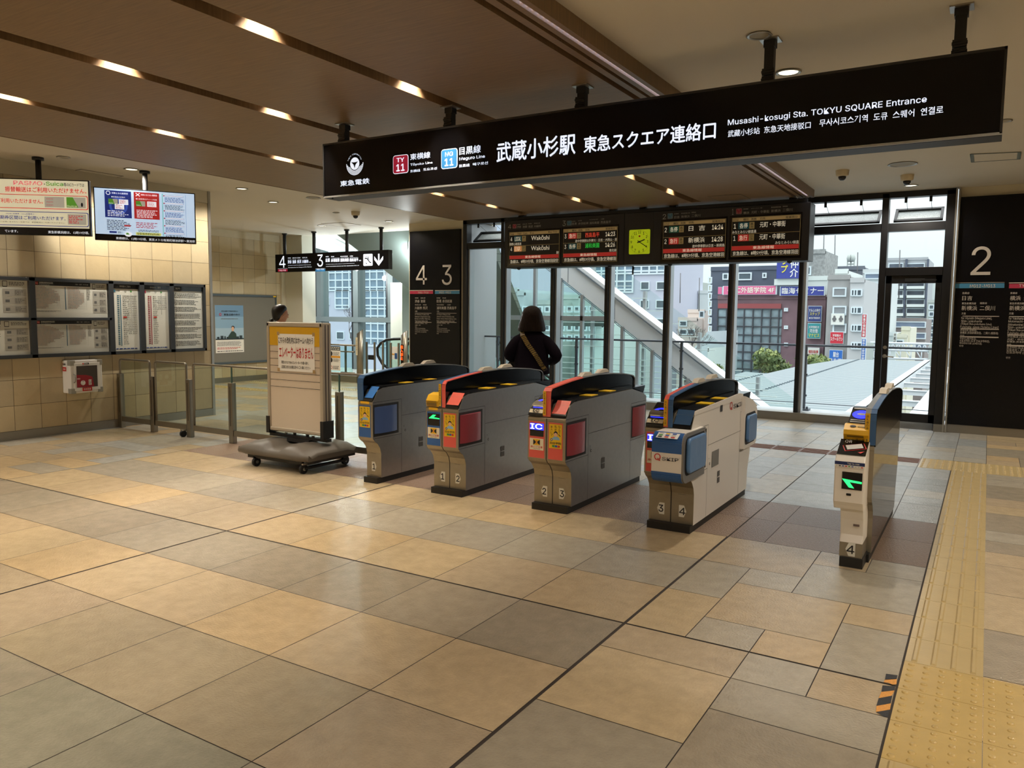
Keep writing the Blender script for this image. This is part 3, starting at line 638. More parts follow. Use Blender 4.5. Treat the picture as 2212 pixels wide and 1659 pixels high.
        for q in ((.395, .44), (.375, .48)): o_.disc((s_(q[0]), q[1]), .011 if q[0] > .39 else .004, SEAM, 3, 12); o_.disc((s_(q[0]), q[1]), .006 if q[0] > .39 else .001, LGREY, 4, 10)
        for zz in (.305, .255): rr(.60, zz, .66, zz+.042, mat('stencil_grey', (86, 84, 82), .6), 3)
        if k.get('hatchbox'): rr(.45, .40, .62, .52, mat('hatch_grey', (120, 118, 114), .5), 3)
        if k.get('white'):
            rr(.62, .80, .68, .85, DARK, 3)
            z0 = .79; a, b = sorted((s_(.88), s_(1.28))); o_.text('SKIP', a+.10, z0, b-.0, z0+.035, mat('skip_grey', (72, 70, 76), .5), 3, .02); o_.text('Q', a, z0-.005, a+.07, z0+.06, REDI, 3, .01)
        o_.build('side_panel', t)
        cushion('flap_door', t, X-.004 if sx > 0 else X+.004, GYF-.03, GYF+.275, .458, .694, k['cush'], .03*sx)
        cushion('flap_door', t, X-.004 if sx > 0 else X+.004, GYF+1.235, GYF+1.53, .442, .70, k['cush'], .03*sx)
    return t, xm
BL = dict(panel=BLUEP); PK = dict(panel=PINK)
SIDE1 = SIDE
gate(-4.745, -4.572, 'half-width steel ticket gate numbered 1 with blue cover and blue flap, leftmost', right=dict(panel=BLUEP, ad=1, n='1', top='cover', cov=mat('cover_blue', (62, 118, 190), .35), cush=CUSHB, chip=1), rimL=mat('rim_blue', (52, 92, 138), .4), rimR=mat('rim_blue', (52, 92, 138), .4), yellowstrip=False)
gate(-3.985, -3.65, 'steel ticket gate numbered 1 and 2 with a yellow ticket slot and green arrow', left=dict(panel=BLUEP, screen='arrow', n='1', top='ticket', cush=CUSHB, chip=1), right=dict(panel=PINK, ad=1, n='2', top='cover', cov=mat('cover_salmon', (232, 112, 98), .35), cush=CUSHP), rimL=mat('rim_blue', (52, 92, 138), .4), rimR=mat('rim_salmon', (222, 98, 84), .4))
gate(-2.995, -2.665, 'steel ticket gate numbered 2 and 3 with salmon panels and an IC screen', left=dict(panel=PINK, screen='ic', n='2', top='ic', cush=CUSHP), right=dict(panel=PINK, ad=1, n='3', top='cover', cov=mat('cover_salmon', (232, 112, 98), .35), cush=CUSHP), rimL=mat('rim_salmon', (222, 98, 84), .4), rimR=mat('rim_salmon', (222, 98, 84), .4))
t4, xm4 = gate(-2.035, -1.70, 'white-sided ticket gate numbered 3 and 4 with an added rounded Q SKIP box', left=dict(panel=PINK, screen='ic', n='3', top='ic', cush=CUSHP), right=dict(panel=STEELW, n='4', top='cover', cov=mat('cover_glass_blue', (58, 84, 116), .12), cush=CUSHL, chip=1, white=1, hatchbox=1), sidemat=WHITEB, rimL=mat('rim_salmon', (222, 98, 84), .4), rimR=mat('rim_blue', (52, 92, 138), .4))
# --- the added box on the front and the white bracket at the back of gate 3|4 ---
def rpoly(y0, y1, z0, z1, r_, corners=(1, 1, 1, 1), n=6):
    pts = []
    for (cy, cz, st, on) in ((y1-r_, z1-r_, 0, corners[0]), (y0+r_, z1-r_, 90, corners[1]), (y0+r_, z0+r_, 180, corners[2]), (y1-r_, z0+r_, 270, corners[3])):
        if on: pts += [(cy+r_*math.cos(R(st+90*i/n)), cz+r_*math.sin(R(st+90*i/n))) for i in range(n+1)]
        else: pts.append((cy+(r_ if st in (0, 270) else -r_), cz+(r_ if st in (0, 90) else -r_)))
    return pts
bx0, bx1 = -1.885, -1.665; yf = 4.90
outer = rpoly(yf, 5.36, .41, .745, .075, (0, 1, 1, 0)); m = MB(WHITEB)
segs = len(outer)
m.yz(outer, bx0, bx1-.012, STEEL2, WHITEB)
m.build('front_box', t4)
inner = rpoly(yf+.035, 5.33, .46, .722, .05, (0, 1, 1, 0))
m = MB(mat('box_side_steel', (138, 136, 134), .4, metal=.5)); m.yz(outer, bx1-.012, bx1); chk = m.build('box_cheek', t4)
m = MB(SEAM); m.yz(inner, bx1-.002, bx1+.001); m.build('box_recess', chk)
m = MB(CUSHL); m.yz(rpoly(yf+.045, 5.315, .475, .715, .045), bx1, bx1+.028); m.build('flap_door', t4, bevel=.012)
d = Deco((bx0, yf, .41), (1, 0, 0), (0, 0, 1), .0015); W_ = bx1-.012-bx0
d.text('SKIP', .075, .153, W_-.02, .176, mat('skip_grey', (72, 70, 76), .5), 2, .02); d.text('Q', .02, .148, .065, .196, REDI, 2, .01); d.rect(0, .205, W_, .26, BLUEP, 1); d.build('box_lettering', t4)
# blue bands wrap over the rounded corners
def wrap(prof, ya, x0, x1, mt, off=.0015):
    m = MB(mt)
    for (y_a, z_a), (y_b, z_b) in zip(prof, prof[1:]):
        dn = Vector((0, z_b-z_a, -(y_b-y_a))); dn = dn.normalized()*off
        m.face([V(x0, y_a, z_a)+dn, V(x1, y_a, z_a)+dn, V(x1, y_b, z_b)+dn, V(x0, y_b, z_b)+dn], mt)
    return m
top_arc = [(yf+.075+.0765*math.cos(R(q)), .67+.0765*math.sin(R(q))) for q in range(100, 181, 10)]; bot_arc = [(yf+.075+.0765*math.cos(R(q)), .485+.0765*math.sin(R(q))) for q in range(180, 266, 10)]
m = wrap(top_arc, 0, bx0, bx1-.012, BLUEP); m.build('blue_band', t4); m = wrap(bot_arc, 0, bx0, bx1-.012, BLUEP); m.build('blue_band', t4)
d = Deco((bx0+.03, yf+.02, .727), (1, 0, 0), (0, .06, .028), .002); d.rect(0, -.035, .15, .03, WHITEG, 2)
for i, mt in enumerate([LGREY, YEL, BLUEI, GREENI, BLUEI, LGREY, DARK, REDI, REDI]): d.rect(.012+.045*(i % 3), .012-.02*(i//3), .040+.045*(i % 3), .024-.02*(i//3), mt, 3)
d.build('card_sticker', t4)
m = MB(WHITEB); m.yz(rpoly(6.42, 6.82, .43, .75, .05, (1, 0, 0, 1)), bx1-.04, bx1-.004); m.yz([(6.42, .75), (6.82, .75), (6.66, .82), (6.42, .87)], bx1-.04, bx1-.004); m.build('rear_box', t4)
m = MB(SEAM); m.yz(rpoly(6.44, 6.76, .46, .72, .04), bx1-.003, bx1-.001); m.build('rear_recess', t4)
m = MB(CUSHL); m.yz(rpoly(6.45, 6.72, .48, .705, .04), bx1-.003, bx1+.024); m.build('flap_door', t4, bevel=.01)
# white upstand of the side sheet
m = MB(WHITEB); m.yz([(5.22, .84), (5.23, .865), (6.35, .90), (6.46, .885), (6.46, .85)], -1.706, -1.700); m.build('side_upstand', t4)
# --- gate 4 (right): half width, arch on its right, with the white tap box in front ---
t5, xm5 = gate(-.722, -.55, 'half-width ticket gate numbered 4 with a white QR and tap reader box, rightmost', left=dict(panel=STEELW, n='4', top='ic5', cush=CUSHL), sidemat=mat('polished_side', (122, 122, 126), .06, metal=1.0), rimR=mat('rim_blue', (38, 110, 170), .4), rimL=None)
m = MB(ARCH); m.yz([(y+GYF, z) for y, z in ARC[:-1]]+[(6.8, .74), (5.155, .74)], -.5535, -.5465); m.build('arch_side_panel', t5)
m = MB(mat('reader_black', (22, 22, 25), .3)); m.yz([(5.21, .80), (5.215, .868), (5.41, .948), (5.46, .948), (5.46, .84)], -.718, -.588); rd = m.build('card_reader', t5)
d = Deco((-.718, 5.215, .869), (1, 0, 0), (0, .195, .080), .002); d.rect(.01, .012, .12, .022, LGREY, 1); d.rect(.01, .035, .12, .045, LGREY, 1); d.disc((.065, .115), .055, LEDBL, 1, 30, .055); d.disc((.065, .115), .026, LGREY, 2, 20, .014); d.rect(.01, .185, .12, .198, LGREY, 1); d.build('touch_mark', rd)
m = MB(YELB); m.yz([(5.15, .775), (5.125, .81), (5.13, .838), (5.17, .868), (5.215, .868), (5.215, .775)], -.728, -.588, YELB); m.build('ticket_slot', t5)
d = Deco((-.728, 5.130, .838), (1, 0, 0), (0, .045, .030), .002); d.disc((.05, .03), .018, INK, 2, 16, .01); d.rect(.075, .024, .12, .034, mat('yellow_dark_print', (150, 118, 30), .5), 2); d.build('slot_label', t5)
d = Deco((-.728, 5.15, .775), (1, 0, 0), (0, -.025, .035), .002); d.rect(.02, .024, .115, .037, YELD, 2); d.text('投入口', .07, .004, .12, .018, YELD, 3, .03); d.build('slot_mouth', t5)
bxa, bxb = -.745, -.578
m = MB(WHITEB); m.yz([(4.985, .395), (4.965, .42), (4.965, .665), (4.995, .70), (5.16, .775), (5.20, .775), (5.20, .37), (5.0, .37)], bxa, bxb); tbx = m.build('tap_box', t5, bevel=.006)
m = MB(WHITEB); m.yz([(5.02, .37), (5.05, .30), (5.07, .2), (5.055, .15), (5.26, .15), (5.26, .37)], bxa+.035, bxb-.002); m.build('tap_box_foot', t5, bevel=.004)
m = MB(STEELW); m.box(bxa+.035, bxb-.002, 5.06, 5.27, .06, .15); m.build('gate_foot', t5)
m = MB(PLINTH); m.box(bxa+.04, bxb+.005, 5.045, 5.3, 0, .06); m.build('plinth', t5)
d = Deco((0, 4.963, 0), (1, 0, 0), (0, 0, 1), .0015)
d.rect(bxa+.045, .50, bxb-.01, .605, SCRN, 1); d.poly([(bxa+.045, .563), (bxb-.012, .553), (bxb-.012, .541), (bxa+.088, .545), (bxa+.115, .51), (bxa+.085, .513)], LEDG, 2); d.rrect(bxa+.072, .462, bxa+.10, .476, .004, SCRN, 1)
d.build('arrow_display', tbx)
d = Deco((0, 5.05, 0), (1, 0, 0), (0, 0, 1), .0015); d.rect(bxa+.11, .262, bxa+.145, .276, mat('vent_brown', (98, 84, 80), .5), 8); d.build('lower_slot', t5)
d = Deco((0, 5.058, 0), (1, 0, 0), (0, 0, 1), .0015); badge(d, bxa+.1, .068, '4', True); d.build('number_plate', t5)
d = Deco((bxa, 4.994, .668), (1, 0, 0), (0, .0, .03), .001); d = Deco((bxa, 4.963, .632), (1, 0, 0), (0, 0, 1), .0012); W_ = bxb-bxa
d.rect(.0, .0, W_, .014, WHITEG, 1); d.rect(0, .014, W_, .034, mat('tap_blue', (22, 44, 98), .4), 1); d.text('Tap to ride', W_*.42, .018, W_*.82, .029, WHITEG, 2, .02)
for i, mt in enumerate([LGREY, DARK, BLUEI, REDI, GREENI, BLUEI, LGREY, LGREY, REDI]): d.rect(.006+.0175*i, .004, .018+.0175*i, .010, mt, 2)
d.build('tap_label', tbx)
d = Deco((bxa, 4.995, .702), (1, 0, 0), (0, .165, .075), .002); d.rect(.003, .0, W_-.003, .172, SCRN, 1); c_ = Vector((W_*.55, .085))
def rq(hw, hh, ang): a = R(ang); ex = Vector((math.cos(a), math.sin(a))); ey = Vector((-ex.y, ex.x)); return [c_+ex*i*hw+ey*j*hh for i, j in ((-1, -1), (1, -1), (1, 1), (-1, 1))]
d.poly(rq(.062, .032, 20), REDI, 2); d.poly(rq(.057, .028, 20), SCRN, 3); d.poly(rq(.046, .024, 20), LGREY, 4); d.poly([(W_*.7, .03), (W_*.92, .045), (W_*.8, .018)], REDI, 3); d.text('QR', .03, .125, .07, .155, WHITEG, 3); d.build('scan_window', tbx)

# ================= SIGNS =================
# the long hanging sign
YS = 4.95
t = thing('hanging_sign', 'long black illuminated sign hanging over the ticket gates with white station lettering', 'sign', (-2.48, YS+.09, 2.5))
m = MB(BLACK); m.box(-4.93, 0.0, YS, YS+.18, 2.512, 2.945, BLACK); m.build('sign_case', t, bevel=.004)
m = MB(DARK); m.box(-4.935, .005, YS-.004, YS+.184, 2.937, 2.952); m.box(-4.935, -4.922, YS-.004, YS+.184, 2.505, 2.952); m.box(-.008, .005, YS-.004, YS+.184, 2.505, 2.952); m.build('sign_frame', t)
m = MB(ALU); m.box(-4.935, .005, YS-.004, YS+.010, 2.499, 2.512); m.box(-4.935, .005, YS+.010, YS+.184, 2.497, 2.512, BLACKM); m.box(-4.84, -4.83, YS, YS+.01, 2.485, 2.5, BLACKM); m.build('bottom_trim', t)
d = Deco((0, YS, 0), (1, 0, 0), (0, 0, 1), .002); d.k = (700, 240, 4.096); W = WHITE_E
c = d.uv(273, 465); q = d.uv(273, 410)[1]-c[1]
d.disc(c, q, W, 1, 32); d.poly([(c[0]-q*.75, c[1]+q*.3), (c[0]-q*.2, c[1]+q*.22), (c[0]+q*.2, c[1]+q*.22), (c[0]+q*.75, c[1]+q*.3), (c[0]+q*.2, c[1]-q*.2), (c[0], c[1]-q*.8), (c[0]-q*.2, c[1]-q*.2)], SCRN, 2)
for i in range(4): d.ring((c[0], c[1]), q*(1.14+.2*i), q*(1.26+.2*i), W, 1, 205-9*i, 335+9*i, 26)
for i, ch in enumerate('TOKYU CORPORATION'):
    if ch == ' ': continue
    a = R(157-134*i/16); g = glyphs(ch, .03); s_ = q*.26/.72
    ex = Vector((math.sin(a), -math.cos(a))); ey = Vector((math.cos(a), math.sin(a))); c0_ = Vector(c)+ey*q*1.45-ex*(g[2]+g[3])/2*s_
    d.mb.mesh([d.p(*(c0_+ex*x*s_+ey*y*s_), 2) for x, y in g[0]], g[1], W)
d.T('東急電鉄', (148, 668), (404, 592), W, 2, .03)
for (l, b, r_, t_, mt, a, n) in ((612, 560, 748, 380, RED_E, 'TY', '11'), (1038, 516, 1182, 325, BLUE_E, 'MG', '11')):
    a0, b0, a1, b1 = d.bx((l, b), (r_, t_)); d.rrect(a0, b0, a1, b1, .022, W, 1); d.rrect(a0+.005, b0+.005, a1-.005, b1-.005, .018, mt, 2)
    w_, h = a1-a0, b1-b0; d.text(a, a0+w_*.26, b0+h*.62, a1-w_*.26, b0+h*.84, W, 3, .03); d.text(n, a0+w_*.24, b0+h*.14, a1-w_*.24, b0+h*.50, W, 3, .04)
d.T('東横線', (765, 435), (942, 358), W, 2, .02); d.T('Tōyoko Line', (766, 492), (962, 442), W, 2, .01); d.T('东横线', (766, 545), (852, 512), W, 2, .01); d.T('도요코선', (880, 530), (1002, 494), W, 2, .01)
d.T('目黒線', (1200, 390), (1388, 298), W, 2, .02); d.T('Meguro Line', (1200, 445), (1425, 385), W, 2, .01); d.T('目黑线', (1200, 500), (1290, 464), W, 2, .01); d.T('메구로선', (1320, 485), (1452, 445), W, 2, .01)
d.k = (1060, 200, 4.096); d.T('武蔵小杉駅', (56, 620), (752, 362), W, 2, .035); d.T('東急スクエア連絡口', (825, 535), (1994, 252), W, 2, .035)
d.k = (1540, 80, 3.292); d.T('Musashi-kosugi Sta. TOKYU SQUARE Entrance', (107, 640), (1522, 418), W, 2, .012); d.T('武藏小杉站  东急天地接驳口', (107, 714), (697, 600), W, 2, .012); d.T('무사시코스기역  도큐  스퀘어  연결로', (757, 640), (1640, 488), W, 2, .012)
d.build('lettering', t)
for i, (x, zc) in enumerate(((-4.77, ZC), (-3.66, ZC), (-2.52, ZC), (-1.24, 3.22), (-.22, 3.22))):
    m = MB(BLACKM); m.box(x-.028, x+.028, YS+.065, YS+.12, 2.945, zc); m.box(x-.034, x+.034, YS+.06, YS+.125, zc-.05, zc-.01)
    for zz in (2.975, 3.02): m.cyl((x-.038, YS+.055, zz), (x+.038, YS+.055, zz), .010, 10); m.box(x-.035, x+.035, YS+.05, YS+.065, zz-.02, zz+.02)
    hg = m.build('hanger', t); m = MB(STEEL2); m.box(x-.058, x+.058, YS+.035, YS+.15, zc-.008, zc); m.build('ceiling_plate', hg)
# 4-3 hanging platform sign
t = thing('platform_sign', 'black hanging sign for platforms 4 and 3 with escalator symbol and down arrow', 'sign', (-11.87, 12.1, 2.38))
m = MB(BLACK); m.box(-13.50, -10.26, 12.05, 12.17, 2.38, 2.765); m.build('sign_case', t, bevel=.004)
for u, v in ((612, 504), (676, 500), (744, 495), (817, 490)):
    m = MB(BLACKM); x = at_z(u, v, 3.22).x; m.cyl((x, 12.11, 2.76), (x, 12.11, 3.22), .035, 14); m.cyl((x, 12.11, 3.19), (x, 12.11, 3.22), .055, 14); m.build('hanger', t)
d = Deco((0, 12.05, 0), (1, 0, 0), (0, 0, 1), .003); d.k = (400, 480, 4.366)
d.T('4', (890, 430), (946, 318), W, 2); d.T('3', (1248, 420), (1300, 304), W, 2)
for l, r_, mt in ((876, 966, RED_E), (1230, 1322, BLUE_E)): d.R((l, 440), (r_, 436), W, 1); d.R((l, 466), (r_, 442), mt, 1)
d.T('TY01-TY10', (890, 462), (952, 448), W, 2); d.T('MG01-MG10', (1242, 452), (1310, 438), W, 2)
for s_, l, r_, b in (('渋谷', 970, 1004, 390), ('池袋', 1014, 1048, 389), ('所沢', 1060, 1096, 388), ('川越市', 1106, 1164, 386), ('目黒', 1328, 1366, 376), ('赤羽岩淵', 1378, 1456, 375), ('浦和美園', 1466, 1544, 373), ('西高島平', 1554, 1634, 371)):
    d.T(s_, (l, b), (r_, b-32), W, 2, .03); d.R((l, b-36), (r_, b-38), W, 1)
for s_, l, r_, b in (('東横線', 970, 998, 344), ('副都心線', 1014, 1052, 343), ('西武線', 1060, 1088, 342), ('東武東上線', 1106, 1152, 340), ('目黒線', 1328, 1356, 331), ('南北線', 1378, 1406, 330), ('埼玉高速鉄道線', 1466, 1536, 328), ('三田線', 1554, 1584, 326)): d.T(s_, (l, b), (r_, b-12), W, 2)
d.T('方面', (1170, 382), (1186, 372), W, 2); d.T('方面', (1640, 367), (1660, 356), W, 2)
d.T('for Shibuya (Toyoko Line), Ikebukuro (Fukutoshin Line),', (972, 412), (1188, 398), W, 2); d.T('Tokorozawa (Seibu Line), Kawagoeshi (Tōbu Tōjō Line)', (972, 434), (1194, 416), W, 2)
d.T('for Meguro (Meguro Line), Akabane-iwabuchi (Namboku Line),', (1330, 400), (1600, 386), W, 2); d.T('Urawa-misono (Saitama Railway Line), Nishi-takashimadaira (Mita Line)', (1330, 422), (1640, 404), W, 2)
a0, b0, a1, b1 = d.bx((1682, 412), (1768, 298)); d.rrect(a0, b0, a1, b1, .02, W, 1); w_, h = a1-a0, b1-b0
P = [(a0+w_*x, b0+h*y) for x, y in ((.16, .64), (.38, .64), (.72, .28), (.86, .28))]
for a, b in zip(P, P[1:]): d.line(a, b, .022, SCRN, 2)
P2 = [(x-.01, y+.045) for x, y in P]
for a, b in zip(P2, P2[1:]): d.line(a, b, .008, SCRN, 2)
d.rect(a0+w_*.52, b0+h*.55, a0+w_*.58, b0+h*.72, SCRN, 3); d.disc((a0+w_*.55, b0+h*.77), .01, SCRN, 3, 10); d.line((a0+w_*.2, b0+h*.34), (a0+w_*.36, b0+h*.18), .008, SCRN, 2); d.poly([(a0+w_*.4, b0+h*.14), (a0+w_*.4, b0+h*.28), (a0+w_*.25, b0+h*.14)], SCRN, 3)
a0, b0, a1, b1 = d.bx((1786, 412), (1868, 296)); xm_ = (a0+a1)/2; d.rect(xm_-.018, b0+.05, xm_+.018, b1, W, 1)
d.poly([(xm_, b0), (xm_, b0+.07), (a0, b0+.19), (a0, b0+.12)], W, 2); d.poly([(xm_, b0), (a1, b0+.12), (a1, b0+.19), (xm_, b0+.07)], W, 2)
d.build('lettering', t)

# black wall panels with platform numbers
def info_panel(t, X0, X1, d, cols): pass
t = thing('platform_number_sign', 'tall black panel with grey numerals 4 and 3 on the column by the windows', 'sign', (-8.98, 11.86, 0))
xl, xr = at_y(885, 640, 11.82).x, at_y(993, 640, 11.82).x
m = MB(BLACK); m.box(xl, xr, 11.82, 11.872, .12, 3.06); m.build('sign_board', t)
d = Deco((0, 11.82, 0), (1, 0, 0), (0, 0, 1), .003); d.k = (860, 460, 4.365)
d.T('4', (170, 676), (272, 494), GRAYD, 2, -.005); d.T('3', (414, 680), (508, 488), GRAYD, 2, -.005)
d.R((112, 764), (330, 734), TYR, 1); d.R((112, 734), (330, 727), BUMPW, 1); d.R((348, 764), (580, 734), MGB, 1); d.R((348, 734), (580, 727), BUMPW, 1)
d.T('TY01-TY10', (188, 760), (288, 742), BUMPW, 2, .01); d.T('MG01-MG10', (388, 760), (500, 740), BUMPW, 2, .01)
def col(x0, x1, big, small, en, y0=796):
    y = y0
    for sm_row, bg_row in zip(small, big):
        n_ = len(bg_row); xx = x0
        for k_, (a, b) in enumerate(zip(sm_row, bg_row)):
            w_ = len(b)*22; d.T(a, (xx, y+12), (xx+min(w_, len(a)*11), y), GRAYD, 2); d.T(b, (xx, y+50), (xx+w_, y+22), GRAYD, 2, .01); xx += w_+10
        y += 64
    d.T('方面', (x0, y+10), (x0+22, y-4), GRAYD, 2); y += 22
    d.R((x0, y), (x1, y-1.5), GRAYD, 1); y += 6
    for ln in en: d.T(ln, (x0, y+14), (x0+min(x1-x0, len(ln)*5.2), y), GRAYD, 2); y += 20
    d.R((x0, y), (x1, y-1.5), GRAYD, 1); y += 5
    for ln in ('开往涩谷 (东横线)、池袋', '川越市、所沢', '方向', '시부야 (도요코선),', '이케부쿠로 (후쿠토신선),', '가와고에시, 도코로자와', '방면'):
        d.T(ln, (x0, y+10), (x0+min(x1-x0, len(ln)*9), y), GRAYD, 2); y += 16
    return y
col(160, 315, [['渋谷', '池袋'], ['川越市', '所沢']], [['東横線', '副都心線'], ['東武東上線', '西武線']], ['for Shibuya (Toyoko Line),', 'Ikebukuro (Fukutoshin Line),', 'Kawagoeshi (Tōbu Tōjō Line),', 'Tokorozawa (Seibu Line)'])
col(366, 552, [['目黒', '赤羽岩淵'], ['浦和美園', '西高島平']], [['目黒線', '南北線'], ['埼玉高速鉄道', '三田線']], ['for Meguro (Meguro Line),', 'Akabane-iwabuchi (Namboku Line),', 'Urawa-misono (Saitama Railway Line),', 'Nishi-takashimadaira (Mita Line)'])
d.build('lettering', t)
t = thing('platform_number_sign', 'wide black wall panel with grey numeral 2 right of the glazed door', 'sign', (1.2, 11.86, 0))
m = MB(BLACK); m.box(-.395, 2.9, 11.82, 11.872, .115, 3.09); m.build('sign_board', t)
d = Deco((0, 11.82, 0), (1, 0, 0), (0, 0, 1), .003); d.k = (2010, 400, 2.963)
d.T('2', (255, 576), (394, 390), GRAYD, 2, -.005); x0 = d.uv(660, 480)[0]
d.R((145, 660), (474, 627), MGB, 1); d.R((145, 626), (474, 621), BUMPW, 1); d.T('MG12-MG13', (252, 656), (415, 635), BUMPW, 2, .015)
d.R((502, 660), (830, 629), TYR, 1); d.R((502, 628), (830, 620), BUMPW, 1); d.T('TY12-TY21', (566, 652), (740, 632), BUMPW, 2, .015); d.T('1', (620, 560), (660, 375), GRAYD, 2)
for s_, l, b, r_, t_ in (('目黒線', 205, 698, 250, 684), ('日吉', 202, 738, 268, 708), ('東急新横浜線', 200, 764, 292, 750), ('相鉄線', 316, 762, 362, 749), ('新横浜', 198, 802, 299, 772), ('二俣川', 314, 802, 414, 772), ('方面', 198, 828, 226, 814),
    ('for Hiyoshi (Meguro Line),', 196, 862, 394, 844), ('Shin-yokohama', 196, 880, 330, 864), ('(Tōkyū Shin-yokohama Line),', 193, 898, 394, 882), ('Futamata-gawa (Sotetsu Lines)', 190, 918, 436, 902), ('开往日吉 (目黑线)、', 190, 936, 300, 924), ('新横滨 (东急新横滨线)、二俣川 (相铁线)', 190, 954, 434, 940), ('方向', 188, 968, 216, 956),
    ('히요시 (메구로선),', 188, 990, 294, 976), ('신요코하마 (도큐 신요코하마선),', 186, 1006, 380, 992), ('후타마타가와 (소테쓰선)', 185, 1020, 328, 1008), ('방면', 184, 1034, 210, 1023),
    ('東横線', 510, 698, 556, 684), ('横浜', 508, 738, 578, 708), ('元町・中華街', 596, 738, 800, 708), ('東急新横浜線', 506, 764, 600, 750), ('新横浜', 504, 802, 606, 772), ('二俣川', 622, 802, 722, 772), ('方面', 502, 828, 532, 814), ('for Yokohama (Toyoko Line),', 500, 864, 700, 846), ('Motomachi-Chukagai', 498, 882, 680, 866), ('(Minatomirai Line),', 496, 902, 640, 886),
    ('Shin-yokohama', 494, 920, 640, 904), ('(Tōkyū Shin-yokohama Line),', 493, 938, 700, 922), ('Futamata-gawa (Sotetsu Lines)', 492, 958, 740, 942), ('开往横滨 (东横线)、', 491, 978, 640, 966), ('元町・中华街', 490, 994, 620, 982), ('新横滨 (东急新横滨线)', 489, 1010, 660, 998), ('方向', 488, 1026, 516, 1014), ('요코하마 (도요코선),', 487, 1048, 640, 1034), ('모토마치・주카가이', 486, 1064, 640, 1050), ('신요코하마 (도큐)', 485, 1080, 640, 1066), ('방면', 483, 1110, 510, 1098)):
    d.T(s_, (l, b), (r_, t_), GRAYD, 2, .008)
for l, r_, y in ((205, 440, 839), (192, 438, 921), (188, 436, 972), (503, 800, 842), (492, 800, 961), (488, 800, 1030)): d.R((l, y+1), (r_, y-1), GRAYD, 1)
d.build('lettering', t)

# ================= DEPARTURE BOARDS =================
YD = 11.0
def bxs(u, v): return at_y(u, v, YD)
ztop, zbot = 3.04, 2.27
xL, xA, xB, xR = bxs(1090, 520).x, bxs(1348, 520).x, bxs(1411, 520).x, bxs(1748, 510).x
CASE = mat('board_case', (34, 35, 38), .45); SB = mat('led_off', (16, 17, 20), .35); AMB = mat('led_amber', (150, 128, 80), .5, emit=.25); AMBP = mat('amber_header', (150, 124, 78), .5, emit=.35); REDB = mat('led_red_band', (168, 44, 38), .5, emit=.45)
LT = mat('led_text', (214, 204, 180), .5, emit=.55); LTG = mat('led_text_green', (50, 190, 70), .5, emit=.6); LTR = mat('led_text_red', (206, 70, 50), .5, emit=.6); TEAL = mat('led_teal', (20, 62, 64), .5, emit=.4); ORG = mat('led_orange', (206, 140, 84), .5, emit=.4); GRL = mat('board_letters', (176, 174, 168), .6)
def board(x0, x1, label):
    t = thing('departure_board', label, 'departure board', ((x0+x1)/2, YD+.15, zbot), 'train departure boards')
    m = MB(CASE); m.box(x0, x1, YD, YD+.34, zbot, ztop); m.build('board_case', t, bevel=.006)
    for x in (x0+.25, x1-.25): m = MB(BLACKM); m.box(x-.05, x+.05, YD+.1, YD+.2, ztop, ZC); m.build('bracket', t); m = MB(BLACKM); m.lathe((x, YD+.05, zbot-.03), [(.012, 0), (.03, .012), (.034, .03)], 14); m.build('sensor_knob', t)
    return t
tA = board(xL, xA, 'left departure board showing platforms 4 and 3'); tB = board(xB, xR, 'right departure board showing platforms 2 and 1')
m = MB(BLACKM); m.box(xL+.1, xR-.05, YD+.02, YD+.09, ztop+.005, ztop+.05); o = m.build('hanging_rail'); tag(o, 'black rail from which the departure boards and the square clock hang', 'rail')
